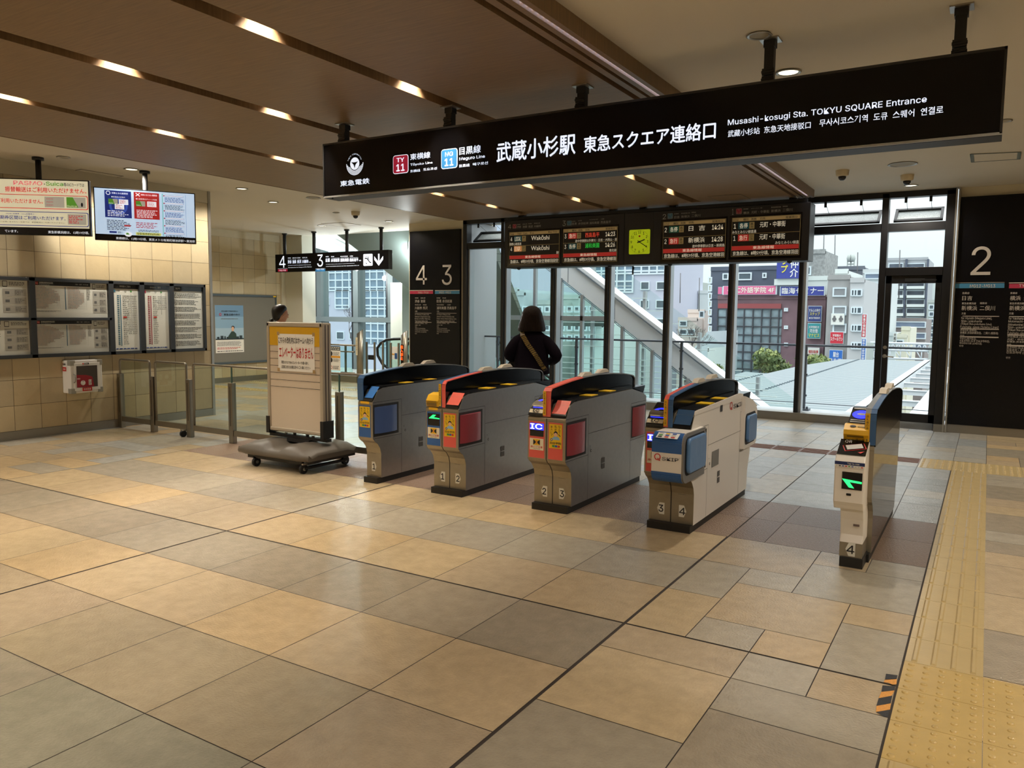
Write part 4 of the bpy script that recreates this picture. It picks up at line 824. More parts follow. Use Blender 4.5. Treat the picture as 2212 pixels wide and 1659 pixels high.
def screen(t, k, hd, head, rows, bottom, cr4, kind='jp'):
    d = Deco((0, YD, 0), (1, 0, 0), (0, 0, 1), .003); d.k = k; (l, b), (r_, tp_) = cr4
    a0, b0, a1, b1 = d.bx((l, b), (r_, tp_)); w_, h = a1-a0, b1-b0
    d.rect(a0-.035, b0-.04, a1+.02, b1+.03, SCRN, 1); d.rect(a0, b0, a1, b1, AMB, 2); d.rect(a0+.004, b0+.004, a1-.004, b1-.004, SB, 3)
    X = lambda q: a0+w_*q; Yq = lambda q: b1-h*q
    d.rect(X(.01), Yq(.10), X(.99), Yq(.015), AMBP, 4)
    for s_, p in zip(head, (.02, .17, .29, .42)): d.text(s_, X(p), Yq(.09), X(p+.08), Yq(.03), SB, 5, .01)
    d.text(head[4], X(.79), Yq(.09), X(.96), Yq(.03), SB, 5, .01)
    for i, (pl, typ, tm, cars, dest, dm, time, note, side) in enumerate(rows):
        y0 = .13+.31*i; d.text(pl, X(.03), Yq(y0+.15), X(.065), Yq(y0+.03), LT, 5)
        d.rect(X(.10), Yq(y0+.17), X(.26), Yq(y0), tm, 4); d.text(typ, X(.12), Yq(y0+.15), X(.24), Yq(y0+.02), LT, 5, .01)
        d.rect(X(.265), Yq(y0+.17), X(.34), Yq(y0), AMB, 4); d.text(cars, X(.285), Yq(y0+.08), X(.32), Yq(y0+.02), SB, 5, .02); d.text('両' if kind == 'jp' else 'Cars', X(.285), Yq(y0+.155), X(.325), Yq(y0+.10), SB, 5)
        d.text(dest, X(.42 if len(dest) > 2 and dest[0] != 'W' else .45), Yq(y0+.15), X(.42+.26*min(1.5, max(1, len(dest)/4.2))-.0), Yq(y0+.01), dm, 5, .01)
        if time: d.text(time, X(.79), Yq(y0+.14), X(.96), Yq(y0+.02), LT, 5, .02)
        if note: d.text(note, X(.01 if side == 'l' else .99-.042*len(note)), Yq(y0+.28), X(.01+.04*len(note) if side == 'l' else .99), Yq(y0+.2), LT, 5)
        d.rect(X(.005), Yq(y0+.298), X(.995), Yq(y0+.29), AMB, 4)
    d.rect(X(.01), Yq(.84), X(.99), Yq(.73), REDB, 4); d.text('東急線情報', X(.33), Yq(.825), X(.64), Yq(.745), LT, 5, .01)
    d.text(bottom, X(.03), Yq(.975), X(.985), Yq(.865), LT, 5, .01)
    d.T(hd[0], hd[1], hd[2], GRL, 2, .0); a0, b0, a1, b1 = d.bx(hd[3], hd[4]); d.rrect(a0, b0, a1, b1, .012, GRL, 1); d.rrect(a0+.003, b0+.003, a1-.003, b1-.003, .01, hd[5], 2)
    d.text(hd[6][:2], a0+.02, (b0+b1)/2+.005, a1-.02, b1-.012, GRL, 3); d.text(hd[6][2:], a0+.008, b0+.01, a1-.008, (b0+b1)/2-.004, GRL, 3)
    for s_, lb, rt in hd[7]: d.T(s_, lb, rt, GRL, 2, .005 if len(s_) < 9 else 0)
    d.build('display_screen', t)
K7, K8 = (1070, 430, 6.144), (1400, 430, 5.978)
screen(tA, K7, ('4', (172, 396), (212, 338), (230, 392), (282, 332), TYR, 'TY01-10', [('渋谷', (290, 388), (345, 352)), ('池袋', (365, 386), (425, 350)), ('所沢', (442, 384), (500, 348)), ('川越市', (516, 378), (608, 342)), ('東横線', (290, 345), (336, 330)), ('副都心線', (364, 340), (424, 325)), ('西武線', (440, 335), (484, 320)), ('東武東上線', (516, 330), (594, 312))]),
       ('Track', 'Train', 'Cars', 'To', 'Dep.Time'), [('4', 'LOCAL', TEAL, '8', 'Wakōshi', LT, None, '副都心線直通', 'l'), ('4', 'EXP.', ORG, '10', 'Wakōshi', LT, None, '副', 'r')], '急線は、8時59分頃、京急空港線羽田空', ((186, 868), (856, 408)), 'en')
screen(tA, K7, ('3', (894, 360), (936, 286), (952, 352), (1014, 286), MGB, 'MG01-10', [('目黒', (1022, 345), (1084, 312)), ('赤羽岩淵', (1102, 342), (1236, 304)), ('浦和美園', (1250, 336), (1380, 296)), ('西高島平', (1400, 328), (1536, 284)), ('目黒線', (1020, 304), (1066, 288)), ('南北線', (1102, 296), (1150, 280)), ('埼玉高速鉄道線', (1250, 280), (1366, 264)), ('三田線', (1400, 274), (1448, 256))]),
       ('のりば', '種別', '両数', '行先', '発車時分'), [('3', '急行', REDB, '8', '西高島平', LTR, '14:23', '途中停車駅は多摩川・日吉・大岡山・目', 'r'), ('3', '各停', TEAL, '6', '浦和美園', LTG, '14:26', '南北線', 'r')], '京急線は、8時59分頃、京急空港線羽', ((898, 846), (1626, 362)))
screen(tB, K8, ('2', (190, 262), (234, 194), (252, 256), (320, 182), MGB, 'MG12-13', [('日吉', (340, 252), (408, 216)), ('新横浜', (430, 244), (540, 206)), ('二俣川', (562, 234), (676, 192)), ('目黒線', (340, 200), (398, 182)), ('東急新横浜線', (428, 194), (544, 172)), ('相鉄線', (562, 184), (620, 162))]),
       ('のりば', '種別', '両数', '行先', '発車時分'), [('2', '各停', mat('led_green_box', (20, 70, 52), .5, emit=.4), '6', '日  吉', LT, '14:24', None, 'l'), ('2', '急行', REDB, '8', '新横浜', LT, '14:28', '途中停車駅は日吉・新綱島', 'r')], '京急線は、8時59分頃、京急空港線羽', ((186, 778), (1010, 252)))
screen(tB, K8, ('1', (1085, 205), (1106, 126), (1136, 196), (1212, 120), TYR, 'TY12-21', [('横浜', (1232, 196), (1308, 160)), ('元町・中華街', (1334, 190), (1566, 140)), ('新横浜', (1590, 172), (1714, 130)), ('二俣川', (1738, 162), (1866, 116)), ('東横線', (1232, 138), (1296, 120)), ('みなとみらい線', (1332, 130), (1476, 108)), ('東急新横浜線', (1590, 118), (1716, 92)), ('相鉄線', (1738, 104), (1804, 84))]),
       ('のりば', '種別', '両数', '行先', '発車時分'), [('1', '各停', TEAL, '8', '元町・中華街', LT, None, 'みなとみらい線直通', 'l'), ('1', '急行', REDB, '10', '元町・中華街', LT, None, 'みなとみらい線直', 'r')], '京急線は、8時59分頃、京急空港線羽田', ((1070, 746), (1974, 196)))
t = thing('station_clock', 'square yellow-green analogue clock in the black unit between the departure boards', 'clock', ((xA+xB)/2, YD+.15, zbot))
m = MB(CASE); m.box(xA+.003, xB-.003, YD+.01, YD+.34, zbot+.005, ztop); m.build('clock_case', t); m = MB(BLACKM); m.box((xA+xB)/2-.05, (xA+xB)/2+.05, YD+.12, YD+.2, ztop, ZC); m.build('bracket', t)
d = Deco((0, YD+.01, 0), (1, 0, 0), (0, 0, 1), .003); d.k = K7; CLK = mat('clock_face', (168, 184, 22), .5, emit=.55)
a0, b0, a1, b1 = d.bx((1772, 736), (2058, 398)); d.rrect(a0, b0, a1, b1, .02, CLK, 1); cx, cy, rr_ = (a0+a1)/2, (b0+b1)/2, (a1-a0)*.5
for i in range(1, 13):
    a = R(90-30*i); x, y = cx+rr_*.78*math.cos(a), cy+rr_*.86*math.sin(a); d.text(str(i), x-(.022 if i > 9 else .012), y-.019, x+(.022 if i > 9 else .012), y+.019, INK, 2, .02)
for i in range(60): a = R(6*i); d.disc((cx+rr_*.93*math.cos(a), cy+rr_*1.02*math.sin(a)), .0035, INK, 2, 6)
d.disc((cx, cy+rr_*.5), .014, REDI, 2, 10); d.build('clock_face', t)
d = Deco((0, YD+.002, 0), (1, 0, 0), (0, 0, 1), .003)
for ang, ln, wd in ((90-(2+20/60)*30, rr_*.55, .016), (90-20*6-3, rr_*.86, .011)):
    a = R(ang); e = Vector((math.cos(a), math.sin(a))); d.line(Vector((cx, cy))-e*.035, Vector((cx, cy))+e*ln, wd, INK, 1)
d.disc((cx, cy), .014, INK, 2, 12); d.build('clock_hands', t)

# ================= TELEVISIONS =================
def tv(label, tl, tr, z0, z1, uvfn, pole):
    tl, tr = Vector((tl[0], tl[1], 0)), Vector((tr[0], tr[1], 0)); r_ = (tr-tl).normalized(); n = r_.cross(V(0, 0, 1)); wd = (tr-tl).length
    t = thing('hanging_television', label, 'television', ((tl.x+tr.x)/2, (tl.y+tr.y)/2, z0), 'televisions hanging by the left wall')
    o = V(tl.x, tl.y, z0); m = MB(mat('tv_bezel', (18, 18, 20), .25)); m.obox(o-n*.055, r_*wd, n*.055, V(0, 0, z1-z0)); m.build('screen_housing', t, bevel=.005)
    m = MB(BLACKM); px_ = o+r_*wd*.5-n*.09; m.cyl((px_.x, px_.y, z0+.2), (px_.x, px_.y, 3.22), .03, 16); m.cyl((px_.x, px_.y, 3.19), (px_.x, px_.y, 3.22), .06, 18)
    m.obox(o+r_*wd*.35-n*.08+V(0, 0, .2), r_*wd*.3, n*.03, V(0, 0, .25)); m.build('hanger', t)
    d = Deco(o, r_, (0, 0, 1), .002); uvfn(d, wd, z1-z0); d.build('picture', t)
TVW = mat('tv_cream', (226, 220, 188), .4, emit=.55); TVB = mat('tv_pale_blue', (188, 212, 238), .4, emit=.75); ER = mat('tv_red', (200, 44, 48), .4, emit=.5); EB = mat('tv_blue', (30, 48, 130), .4, emit=.5); EG = mat('tv_green', (90, 150, 50), .4, emit=.5); EI = mat('tv_ink', (40, 44, 60), .5); EW = mat('tv_white', (232, 236, 244), .4, emit=.75); EGR = mat('tv_grey', (186, 184, 170), .4, emit=.4); ECR = mat('tv_crimson', (178, 44, 44), .4, emit=.5); ECY = mat('tv_cyan', (150, 205, 215), .4, emit=.6)
r7 = random.Random(4)
def tvA(d, w_, h):
    d.rect(.012, .085, w_-.012, h-.012, TVW, 1); X = lambda q: w_*q; Y = lambda q: h*q
    d.text('PASMO', X(.30), Y(.885), X(.565), Y(.955), mat('tv_pink', (226, 128, 132), .4, emit=.5), 3, .05); d.disc((X(.585), Y(.91)), .006, EI, 3, 8); d.text('Suica', X(.60), Y(.885), X(.76), Y(.955), EG, 3, .03); d.text('等のICカードでは', X(.765), Y(.88), X(.955), Y(.945), EI, 3, .02)
    d.text('振替輸送はご利用いただけません。', X(.22), Y(.76), X(.975), Y(.85), ER, 3, .04)
    for y0, y1, mt in ((.47, .72, ER), (.165, .42, EB)): d.rrect(X(.03), Y(y0), X(.985), Y(y1), .02, mt, 2); d.rrect(X(.036), Y(y0+.012), X(.979), Y(y1-.012), .018, TVW, 3)
    d.text('はご利用いただけません。', X(.10), Y(.56), X(.565), Y(.64), ER, 4, .03)
    d.rect(X(.58), Y(.50), X(.765), Y(.69), EGR, 4); d.rect(X(.785), Y(.50), X(.965), Y(.69), EGR, 4); d.poly([(X(.785), Y(.51)), (X(.895), Y(.51)), (X(.845), Y(.69)), (X(.785), Y(.69))], EG, 5); d.text('Suica', X(.79), Y(.515), X(.88), Y(.55), TVW, 6)
    for k in range(3): d.text('PASMO', X(.60), Y(.64-.055*k), X(.66), Y(.66-.055*k), ER, 6)
    d.disc((X(.93), Y(.56)), .012, EI, 6, 10, .024)
    d.text('PASMO定期券・Suica定期券の', X(.22), Y(.36), X(.48), Y(.385), EB, 4, .01); d.text('定期券区間はご利用いただけます。', X(.12), Y(.27), X(.77), Y(.34), EB, 4, .03); d.text('定期券の区間に含まれない区間では、振替輸送はご利用いただけません。', X(.1), Y(.215), X(.77), Y(.24), EI, 4)
    d.rect(X(.79), Y(.20), X(.965), Y(.39), EGR, 4); d.lines(X(.80), Y(.22), X(.95), Y(.37), 5, ER, 5, rnd=r7, jag=.5)
    d.text('ています。', X(.20), Y(.04), X(.32), Y(.085), EW, 3); d.text('東急新横浜線は、12時19分頃、', X(.60), Y(.035), X(.985), Y(.085), EW, 3)
def tvB(d, w_, h):
    d.rect(.012, .075, w_-.012, h-.012, TVB, 1); X = lambda q: w_*q; Y = lambda q: h*q
    d.rect(X(.105), Y(.44), X(.36), Y(.95), EB, 2); d.rect(X(.385), Y(.44), X(.635), Y(.95), ECR, 2)
    d.ring((X(.14), Y(.90)), .017, .024, EW, 4, n=16); d.line((X(.405), Y(.87)), (X(.445), Y(.93)), .009, EW, 4); d.line((X(.445), Y(.87)), (X(.405), Y(.93)), .009, EW, 4)
    d.text('対象となる乗車券', X(.175), Y(.885), X(.33), Y(.92), EW, 4, .02); d.text('対象とならない乗車券', X(.455), Y(.885), X(.615), Y(.92), EW, 4, .02)
    d.text('●定期券の区間内', X(.17), Y(.815), X(.30), Y(.845), EW, 4); d.text('●IC乗車券のチャージ利用', X(.405), Y(.805), X(.61), Y(.835), EW, 4)
    d.ring((X(.235), Y(.66)), .075, .10, mat('tv_mid_blue', (60, 90, 190), .4, emit=.5), 3, n=20)
    for x, y in ((.14, .69), (.405, .68)): d.rect(X(x), Y(y), X(x+.09), Y(y+.1), EGR, 5); d.poly([(X(x), Y(y)), (X(x+.06), Y(y)), (X(x+.04), Y(y+.1)), (X(x), Y(y+.1))], EG, 6); d.text('Suica', X(x+.005), Y(y+.01), X(x+.045), Y(y+.03), EW, 7)
    for x, y in ((.24, .69), (.515, .68), (.20, .60)): d.rect(X(x), Y(y), X(x+.09), Y(y+.1), EW, 5); d.lines(X(x+.01), Y(y+.01), X(x+.08), Y(y+.09), 4, ECR, 6, rnd=r7, jag=.5)
    d.lines(X(.13), Y(.46), X(.34), Y(.58), 4, EW, 4, rnd=r7, jag=.3); d.lines(X(.41), Y(.46), X(.62), Y(.62), 6, EW, 4, rnd=r7, jag=.3)
    d.rect(X(.66), Y(.125), X(.675), Y(.95), ECY, 2); d.rect(X(.90), Y(.125), X(.902), Y(.95), EB, 2)
    for k in range(6): d.rrect(X(.69), Y(.90-.145*k), X(.88), Y(.925-.145*k), .006, EB, 2); d.rrect(X(.692), Y(.904-.145*k), X(.878), Y(.921-.145*k), .005, EW, 3); d.lines(X(.69), Y(.79-.145*k), X(.89), Y(.885-.145*k), 4, EI if k % 2 else EB, 3, rnd=r7, jag=.25); d.disc((X(.682), Y(.91-.145*k)), .008, ECR, 3, 10)
    d.lines(X(.12), Y(.20), X(.36), Y(.40), 7, EI, 3, rnd=r7, jag=.35); d.lines(X(.40), Y(.26), X(.63), Y(.38), 4, ECR, 3, rnd=r7, jag=.3); d.lines(X(.42), Y(.19), X(.62), Y(.235), 2, EI, 3, rnd=r7)
    d.rect(X(.285), Y(.28), X(.345), Y(.31), ECR, 4); d.rect(X(.395), Y(.125), X(.645), Y(.18), mat('tv_yellow', (220, 226, 130), .4, emit=.5), 3); d.lines(X(.41), Y(.13), X(.63), Y(.175), 2, EI, 4, rnd=r7); d.rect(X(.14), Y(.145), X(.21), Y(.18), EB, 3); d.text('例！', X(.22), Y(.14), X(.26), Y(.18), EI, 3, .02); d.disc((X(.32), Y(.135)), .04, EW, 2, 16, .03); d.poly([(X(.30), Y(.126)), (X(.335), Y(.126)), (X(.32), Y(.16)), (X(.30), Y(.16))], EG, 3)
    d.text('東横線は、12時19分頃、東京メトロ有楽町線池袋駅〜東池袋', X(.20), Y(.025), X(.985), Y(.075), EW, 3)
tv('left hanging television with a cream screen of large red and blue Japanese text', (-9.58, 4.40), (-8.72, 5.115), 2.35, 2.97, tvA, 0)
tv('right hanging television with a pale blue screen showing a blue and a red box', (-9.16, 5.42), (-8.53, 6.35), 2.355, 2.98, tvB, 0)

# ================= THINGS ON THE LEFT WALL =================
XN = -9.56
CASEB = mat('case_frame', (58, 62, 66), .45, metal=.3); ACR = glass('acrylic', (246, 248, 246), .8)
t = thing('poster_case', 'long dark framed poster case on the tiled left wall holding timetables and route maps', 'poster case', (-9.6, 5.6, .95))
m = MB(CASEB)
yv = [at_x(u, 690, XN).y for u in (73, 242.5, 309, 373)]; ye = 7.25; y_s = 2.6; zt, zb = 1.893, .953
def fbar(y0, y1, z0, z1): m.box(-9.618, XN, y0, y1, z0, z1)
fbar(y_s, ye, zt-.04, zt); fbar(y_s, ye, zb, zb+.04); fbar(ye-.035, ye, zb, zt); fbar(y_s, y_s+.04, zb, zt)
for y in yv: fbar(y-.035, y+.035, zb, zt)
fbar(y_s, yv[1], 1.39, 1.425); m.build('case_frame', t, bevel=.003)
m = MB(mat('case_back', (150, 150, 148), .6)); m.box(-9.618, -9.606, y_s, ye, zb, zt); m.build('back_board', t)
m = MB(ACR); m.face([(XN-.004, y_s, zb), (XN-.004, ye, zb), (XN-.004, ye, zt), (XN-.004, y_s, zt)]); m.build('acrylic_cover', t)
r9 = random.Random(9)
def poster(name, label, y0, y1, z0, z1, fn, X=-9.60, grp='posters in the wall case'):
    d = Deco((X, y0, z0), (0, 1, 0), (0, 0, 1), .0015); w_, h = y1-y0, z1-z0; d.mb.obox(d.o, d.r*w_, d.u*h, d.n*.001, PAPER); fn(d, w_, h); o = d.build(name, None)
    tag(o, label, 'poster', grp); return o
BHD = mat('header_black', (36, 36, 40), .5); RDOT = mat('timetable_brown', (150, 92, 70), .6); PGR = mat('poster_grey', (186, 182, 176), .6)
def timetable(title, line):
    def fn(d, w_, h):
        d.rect(.0, h*.89, w_*.76, h, BHD, 2); d.rect(w_*.02, h*.91, w_*.055, h*.985, REDI, 3); d.text('TY11', w_*.022, h*.93, w_*.052, h*.96, PAPER, 4); d.text(title, w_*.07, h*.935, w_*.25, h*.985, PAPER, 3, .01); d.text('Timetable', w_*.07, h*.9, w_*.2, h*.92, PAPER, 3); d.text(line, w_*.55, h*.93, w_*.73, h*.965, PAPER, 3)
        for x0, x1 in ((.01, .40), (.43, .68)):
            for k in range(20):
                y = h*(.84-.031*k); d.rect(w_*x0, y-.0008, w_*x1, y, GREYI, 2); n = int(4+14*math.exp(-((k-9)/7.)**2)*(1 if x0 < .1 else .7)+r9.random()*4)
                for q in range(n):
                    xx = w_*(x0+.015+.0175*q)
                    if xx < w_*x1-.01: d.rect(xx, y+h*.006, xx+w_*.009, y+h*.022, RDOT if r9.random() < .7 else INK, 2)
        d.rect(w_*.405, h*.22, w_*.415, h*.86, MGB, 2); d.rect(w_*.70, h*.22, w_*.701, h*.86, GREYI, 2); d.lines(w_*.705, h*.5, w_*.76, h*.84, 12, GREYI, 2, rnd=r9, jag=.4); d.lines(w_*.01, h*.16, w_*.38, h*.2, 2, GREYI, 2, rnd=r9, jag=.3)
        x = w_*.79; d.rrect(x, h*.82, x+w_*.04, h*.98, .004, BHD, 2); d.rect(x+w_*.004, h*.84, x+w_*.036, h*.965, PAPER, 3); d.lines(x+w_*.055, h*.86, w_*.98, h*.96, 3, INK, 2, rnd=r9, jag=.3)
        for k in range(3): d.rect(x, h*(.57-.22*k), w_*.985, h*(.77-.22*k), PGR, 2); d.lines(x+w_*.10, h*(.60-.22*k), w_*.975, h*(.74-.22*k), 4, GREYI, 3, rnd=r9, jag=.5); d.rect(x+w_*.02, h*(.63-.22*k), x+w_*.055, h*(.70-.22*k), GREYI, 3)
    return fn
def routemap(title, dotm, ttl2):
    def fn(d, w_, h):
        d.rect(0, h*.935, w_, h, BHD, 2); d.text(title, w_*.28, h*.955, w_*.70, h*.985, PAPER, 3, .01); d.rect(w_*.03, h*.88, w_*.12, h*.92, dotm, 3); d.text(ttl2, w_*.14, h*.89, w_*.28, h*.915, INK, 3)
        x = w_*.30; d.rect(x-.006, h*.08, x+.006, h*.84, dotm, 2)
        for k in range(26):
            y = h*(.83-.029*k); d.rect(x-.045, y-.006, x-.018, y+.006, dotm, 3); d.lines(x+.03, y-.007, x+.03+w_*r9.uniform(.12, .22), y+.007, 1, INK, 3, rnd=r9)
        d.rect(x+.03, h*.50, x+.03+w_*.14, h*.52, REDI, 4)
        x2 = w_*.72; d.rect(x2-.002, h*(.3 if dotm == MGB else .55), x2+.002, h*.86, GREYI, 2)
        for k in range(22 if dotm == MGB else 8):
            y = h*(.83-.027*k); d.lines(x2-w_*.14, y-.006, x2-w_*.02, y+.006, 1, INK, 3, rnd=r9); d.lines(x2+w_*.02, y-.006, x2+w_*.2, y+.006, 1, INK, 3, rnd=r9)
        d.lines(w_*.08, h*.02, w_*.9, h*.05, 1, BLUEI, 3, rnd=r9); d.disc((w_*.5, h*.90), .012, INK, 3, 12); d.disc((w_*.5, h*.90), .008, PAPER, 4, 12); d.disc((w_*.72, h*.90), .012, GREENI, 3, 12)
    return fn
def notice(d, w_, h):
    d.rect(0, h*.93, w_, h, BHD, 2); d.text('ご案内', w_*.02, h*.95, w_*.25, h*.985, PAPER, 3, .01)
    for k in range(8): d.rect(w_*.03, h*(.90-.11*k), w_*.05, h*(.908-.11*k), INK, 3); d.lines(w_*.03, h*(.815-.11*k), w_*.96, h*(.9-.11*k), 5, INK, 2, rnd=r9, jag=.3)
yb = [y_s+.04]+[q for y in yv for q in (y-.035, y+.035)]+[ye-.035]
poster('timetable_poster', 'upper timetable poster at the far left edge of the wall case', 3.55, yb[1], 1.425, zt-.04, timetable('目黒線標準時刻表', '渋谷・池袋・所沢方面'))
poster('timetable_poster', 'lower timetable poster at the far left edge of the wall case', 3.55, yb[1], zb+.04, 1.39, timetable('目黒線標準時刻表', '横浜・元町・中華街方面'))
poster('timetable_poster', 'upper timetable poster beside the blue route map in the wall case', yb[2], yb[3], 1.425, zt-.04, timetable('東横線標準時刻表', '渋谷・池袋・所沢方面'))
poster('timetable_poster', 'lower timetable poster beside the blue route map in the wall case', yb[2], yb[3], zb+.04, 1.39, timetable('東横線標準時刻表', '横浜・元町・中華街方面'))
poster('route_map_poster', 'tall route map poster with a blue line of stations', yb[4], yb[5], zb+.04, zt-.04, routemap('停車駅のご案内', MGB, '目黒線'))
poster('route_map_poster', 'tall route map poster with a red line of stations', yb[6], yb[7], zb+.04, zt-.04, routemap('停車駅のご案内', TYR, '東横線'))
poster('notice_poster', 'tall notice poster full of small black text at the right end of the wall case', yb[8], yb[9], zb+.04, zt-.04, notice)
# AED
t = thing('defibrillator_cabinet', 'white AED cabinet with a clear door on the tiled wall below the timetables', 'AED cabinet', (-9.53, 5.4, .50))
y0, y1, z0, z1, XF = 5.215, 5.615, .505, .905, -9.44
m = MB(WHITEG); m.box(-9.618, XF, y0, y1, z0, z1); m.build('cabinet_body', t, bevel=.012)
for yy in (y0-.003, y1-.062):
    for zz in (z0-.003, z1-.062): m = MB(mat('corner_grey', (150, 148, 138), .5)); m.box(XF-.06, XF+.006, yy, yy+.065, zz, zz+.065); m.build('corner_guard', t, bevel=.006)
m2 = MB(WHITEG); m2.box(XF, XF+.008, y0+.045, y1-.035, z0+.03, z1-.03); m2.build('cabinet_door', t, bevel=.004)
d = Deco((XF+.008, 0, 0), (0, 1, 0), (0, 0, 1), .0012)
d.rect(5.285, .575, 5.545, .838, mat('dark_interior', (70, 62, 56), .4), 1); d.poly([(5.285, .578), (5.50, .578), (5.48, .70), (5.40, .725), (5.285, .73)], mat('aed_red', (150, 24, 40), .4), 2)
d.disc((5.36, .63), .03, PAPER, 3, 20); d.disc((5.36, .632), .022, mat('aed_red', (150, 24, 40), .4), 4, 20); d.text('♥', 5.335, .605, 5.385, .65, PAPER, 5, .02); d.rect(5.29, .675, 5.325, .69, PAPER, 3); d.text('AED', 5.293, .677, 5.322, .688, REDI, 4)
d.rect(5.43, .60, 5.465, .665, PAPER, 3); d.lines(5.433, .605, 5.462, .66, 4, INK, 4, rnd=r9); d.text('♥', 5.36, .853, 5.38, .873, REDI, 2, .02); d.text('AED', 5.382, .853, 5.445, .873, INK, 2, .04); d.lines(5.36, .843, 5.45, .85, 1, INK, 2, rnd=r9)
d.rect(5.35, .528, 5.47, .572, REDI, 3); d.text('救命装置', 5.365, .54, 5.455, .56, PAPER, 4, .02); d.build('door_print', t)
d = Deco((0, y0-.001, 0), (1, 0, 0), (0, 0, 1), .0012); d.text('♥', -9.60, .85, -9.585, .87, REDI, 2); d.text('AED', -9.58, .85, -9.53, .87, INK, 2, .03); d.rect(-9.60, .775, -9.52, .825, REDI, 1); d.text('救命', -9.585, .79, -9.535, .81, PAPER, 2, .02); d.build('side_print', t)
m = MB(STEEL2); m.sweep([(XF+.008, 5.253, .64), (XF+.035, 5.253, .65), (XF+.04, 5.253, .69), (XF+.035, 5.253, .73), (XF+.008, 5.253, .74)], .008, 8); m.build('door_handle', t)
# notice board on the second wall
t = thing('notice_board', 'grey felt notice board in a slate frame on the recessed tiled wall', 'notice board', (-13.77, 11.4, .4))
m = MB(mat('felt_grey', (120, 118, 110), .9)); m.box(-13.798, -13.77, 10.47, 12.28, .41, 1.86); m.build('felt_panel', t)
m = MB(mat('slate_frame', (72, 84, 92), .5))
for a, b, c_, e in ((10.45, 12.3, .39, .435), (10.45, 12.3, 1.83, 1.875), (10.45, 10.49, .39, 1.875), (12.26, 12.3, .39, 1.875)): m.box(-13.8, -13.755, a, b, c_, e)
m.build('board_frame', t); m = MB(YEL); m.box(-13.755, -13.752, 12.2, 12.28, 1.835, 1.865); m.build('yellow_label', t)
def ad(d, w_, h):
    B = [mat('poster_blue_'+str(i), c, .5) for i, c in enumerate([(112, 150, 184), (136, 172, 200), (164, 192, 212)])]
    for i in range(3): d.rect(0, h*(.28+.24*(2-i)), w_, h*(.28+.24*(3-i)), B[i], 2)
    d.text('東急沿線の不動産売買なら', w_*.22, h*.86, w_*.8, h*.89, BHD, 4, .01); d.text('東急沿線の仲介', w_*.30, h*.78, w_*.88, h*.825, BHD, 4, .03); d.disc((w_*.18, h*.805), .03, REDI, 4, 14); d.disc((w_*.18, h*.805), .017, B[0], 5, 14); d.lines(w_*.2, h*.70, w_*.8, h*.73, 2, GREYI, 4, rnd=r9)
    sk = mat('skyline_dark', (44, 58, 66), .6); d.rect(0, h*.275, w_, h*.30, sk, 4)
    for x, ww, hh in ((.05, .08, .05), (.17, .1, .07), (.3, .05, .06), (.38, .1, .045), (.72, .1, .05), (.84, .1, .07)): d.rect(w_*x, h*.29, w_*(x+ww), h*(.29+hh), sk, 4)
    d.poly([(w_*.42, h*.30), (w_*.74, h*.30), (w_*.72, h*.40), (w_*.64, h*.45), (w_*.56, h*.45), (w_*.44, h*.35)], mat('suit_green', (40, 62, 56), .6), 5); d.disc((w_*.6, h*.50), .035, SKIN, 6, 14, .05); d.disc((w_*.61, h*.53), .042, INK, 5, 14, .04)
    d.lines(w_*.05, h*.14, w_*.95, h*.24, 5, GREYI, 3, rnd=r9, jag=.2); d.lines(w_*.05, h*.07, w_*.95, h*.12, 2, REDI, 3, rnd=r9, jag=.2); d.lines(w_*.05, h*.02, w_*.95, h*.05, 1, INK, 3, rnd=r9)
poster('advertising_poster', 'blue advertising poster with a suited figure pinned on the grey notice board', 10.65, 11.375, .635, 1.64, ad, -13.769, 'posters on the notice board')

# ================= THINGS STANDING IN THE CONCOURSE =================
SRAIL = mat('rail_steel', (142, 136, 124), .34, metal=.8, noise=.04); GF = glass('fence_glass', (226, 238, 232), .9); GEDGE = mat('glass_edge', (90, 120, 112), .2)
YFN = 5.93
def fence_panel(x0, x1, label, posts, extra=()):
    t = thing('glass_barrier', label, 'barrier', ((x0+x1)/2, YFN, 0), 'glazed barrier panels beside the gates')
    m = MB(SRAIL); r_ = .0125
    m.sweep([(x0, YFN, .10), (x0, YFN, .86), (x0+.012, YFN, .885), (x0+.035, YFN, .89), (x1-.035, YFN, .89), (x1-.012, YFN, .885), (x1, YFN, .86), (x1, YFN, .10)], (r_, r_*1.1), 8)
    m.build('tube_frame', t)
    m = MB(SRAIL); m.box(x0, x1, YFN-.02, YFN+.02, .085, .15); m.build('bottom_rail', t)
    m = MB(GF); m.face([(x0+.02, YFN, .15), (x1-.02, YFN, .15), (x1-.02, YFN, .87), (x0+.02, YFN, .87)]); m.build('glass_pane', t)
    for x in posts:
        m = MB(SRAIL); m.box(x-.035, x+.035, YFN-.03, YFN+.03, 0, .70); m.box(x-.004, x+.004, YFN-.033, YFN+.033, .2, .66, SEAM); m.build('post', t, bevel=.004)
    for x in extra:
        m = MB(GEDGE); m.box(x-.006, x+.006, YFN-.008, YFN+.008, .70, .88); m.build('glass_clamp', t)
    return t
fence_panel(-9.57, -8.94, 'glazed steel barrier panel against the tiled wall', [-9.57, -8.885])
tb = fence_panel(-8.83, -8.22, 'middle glazed steel barrier panel with a caster under its corner', [-8.17])
m = MB(BLACKM); m.cyl((-8.265, YFN-.045, .04), (-8.235, YFN-.045, .04), .04, 18); m.box(-8.28, -8.22, YFN-.06, YFN-.01, .075, .088, STEEL2); m.box(-8.275, -8.27, YFN-.06, YFN-.02, .03, .08, STEEL2); m.build('caster', tb)
fence_panel(-8.09, -4.80, 'long glazed steel barrier running behind the standing board to the first gate', [-7.40, -5.72], [-7.40, -5.72])
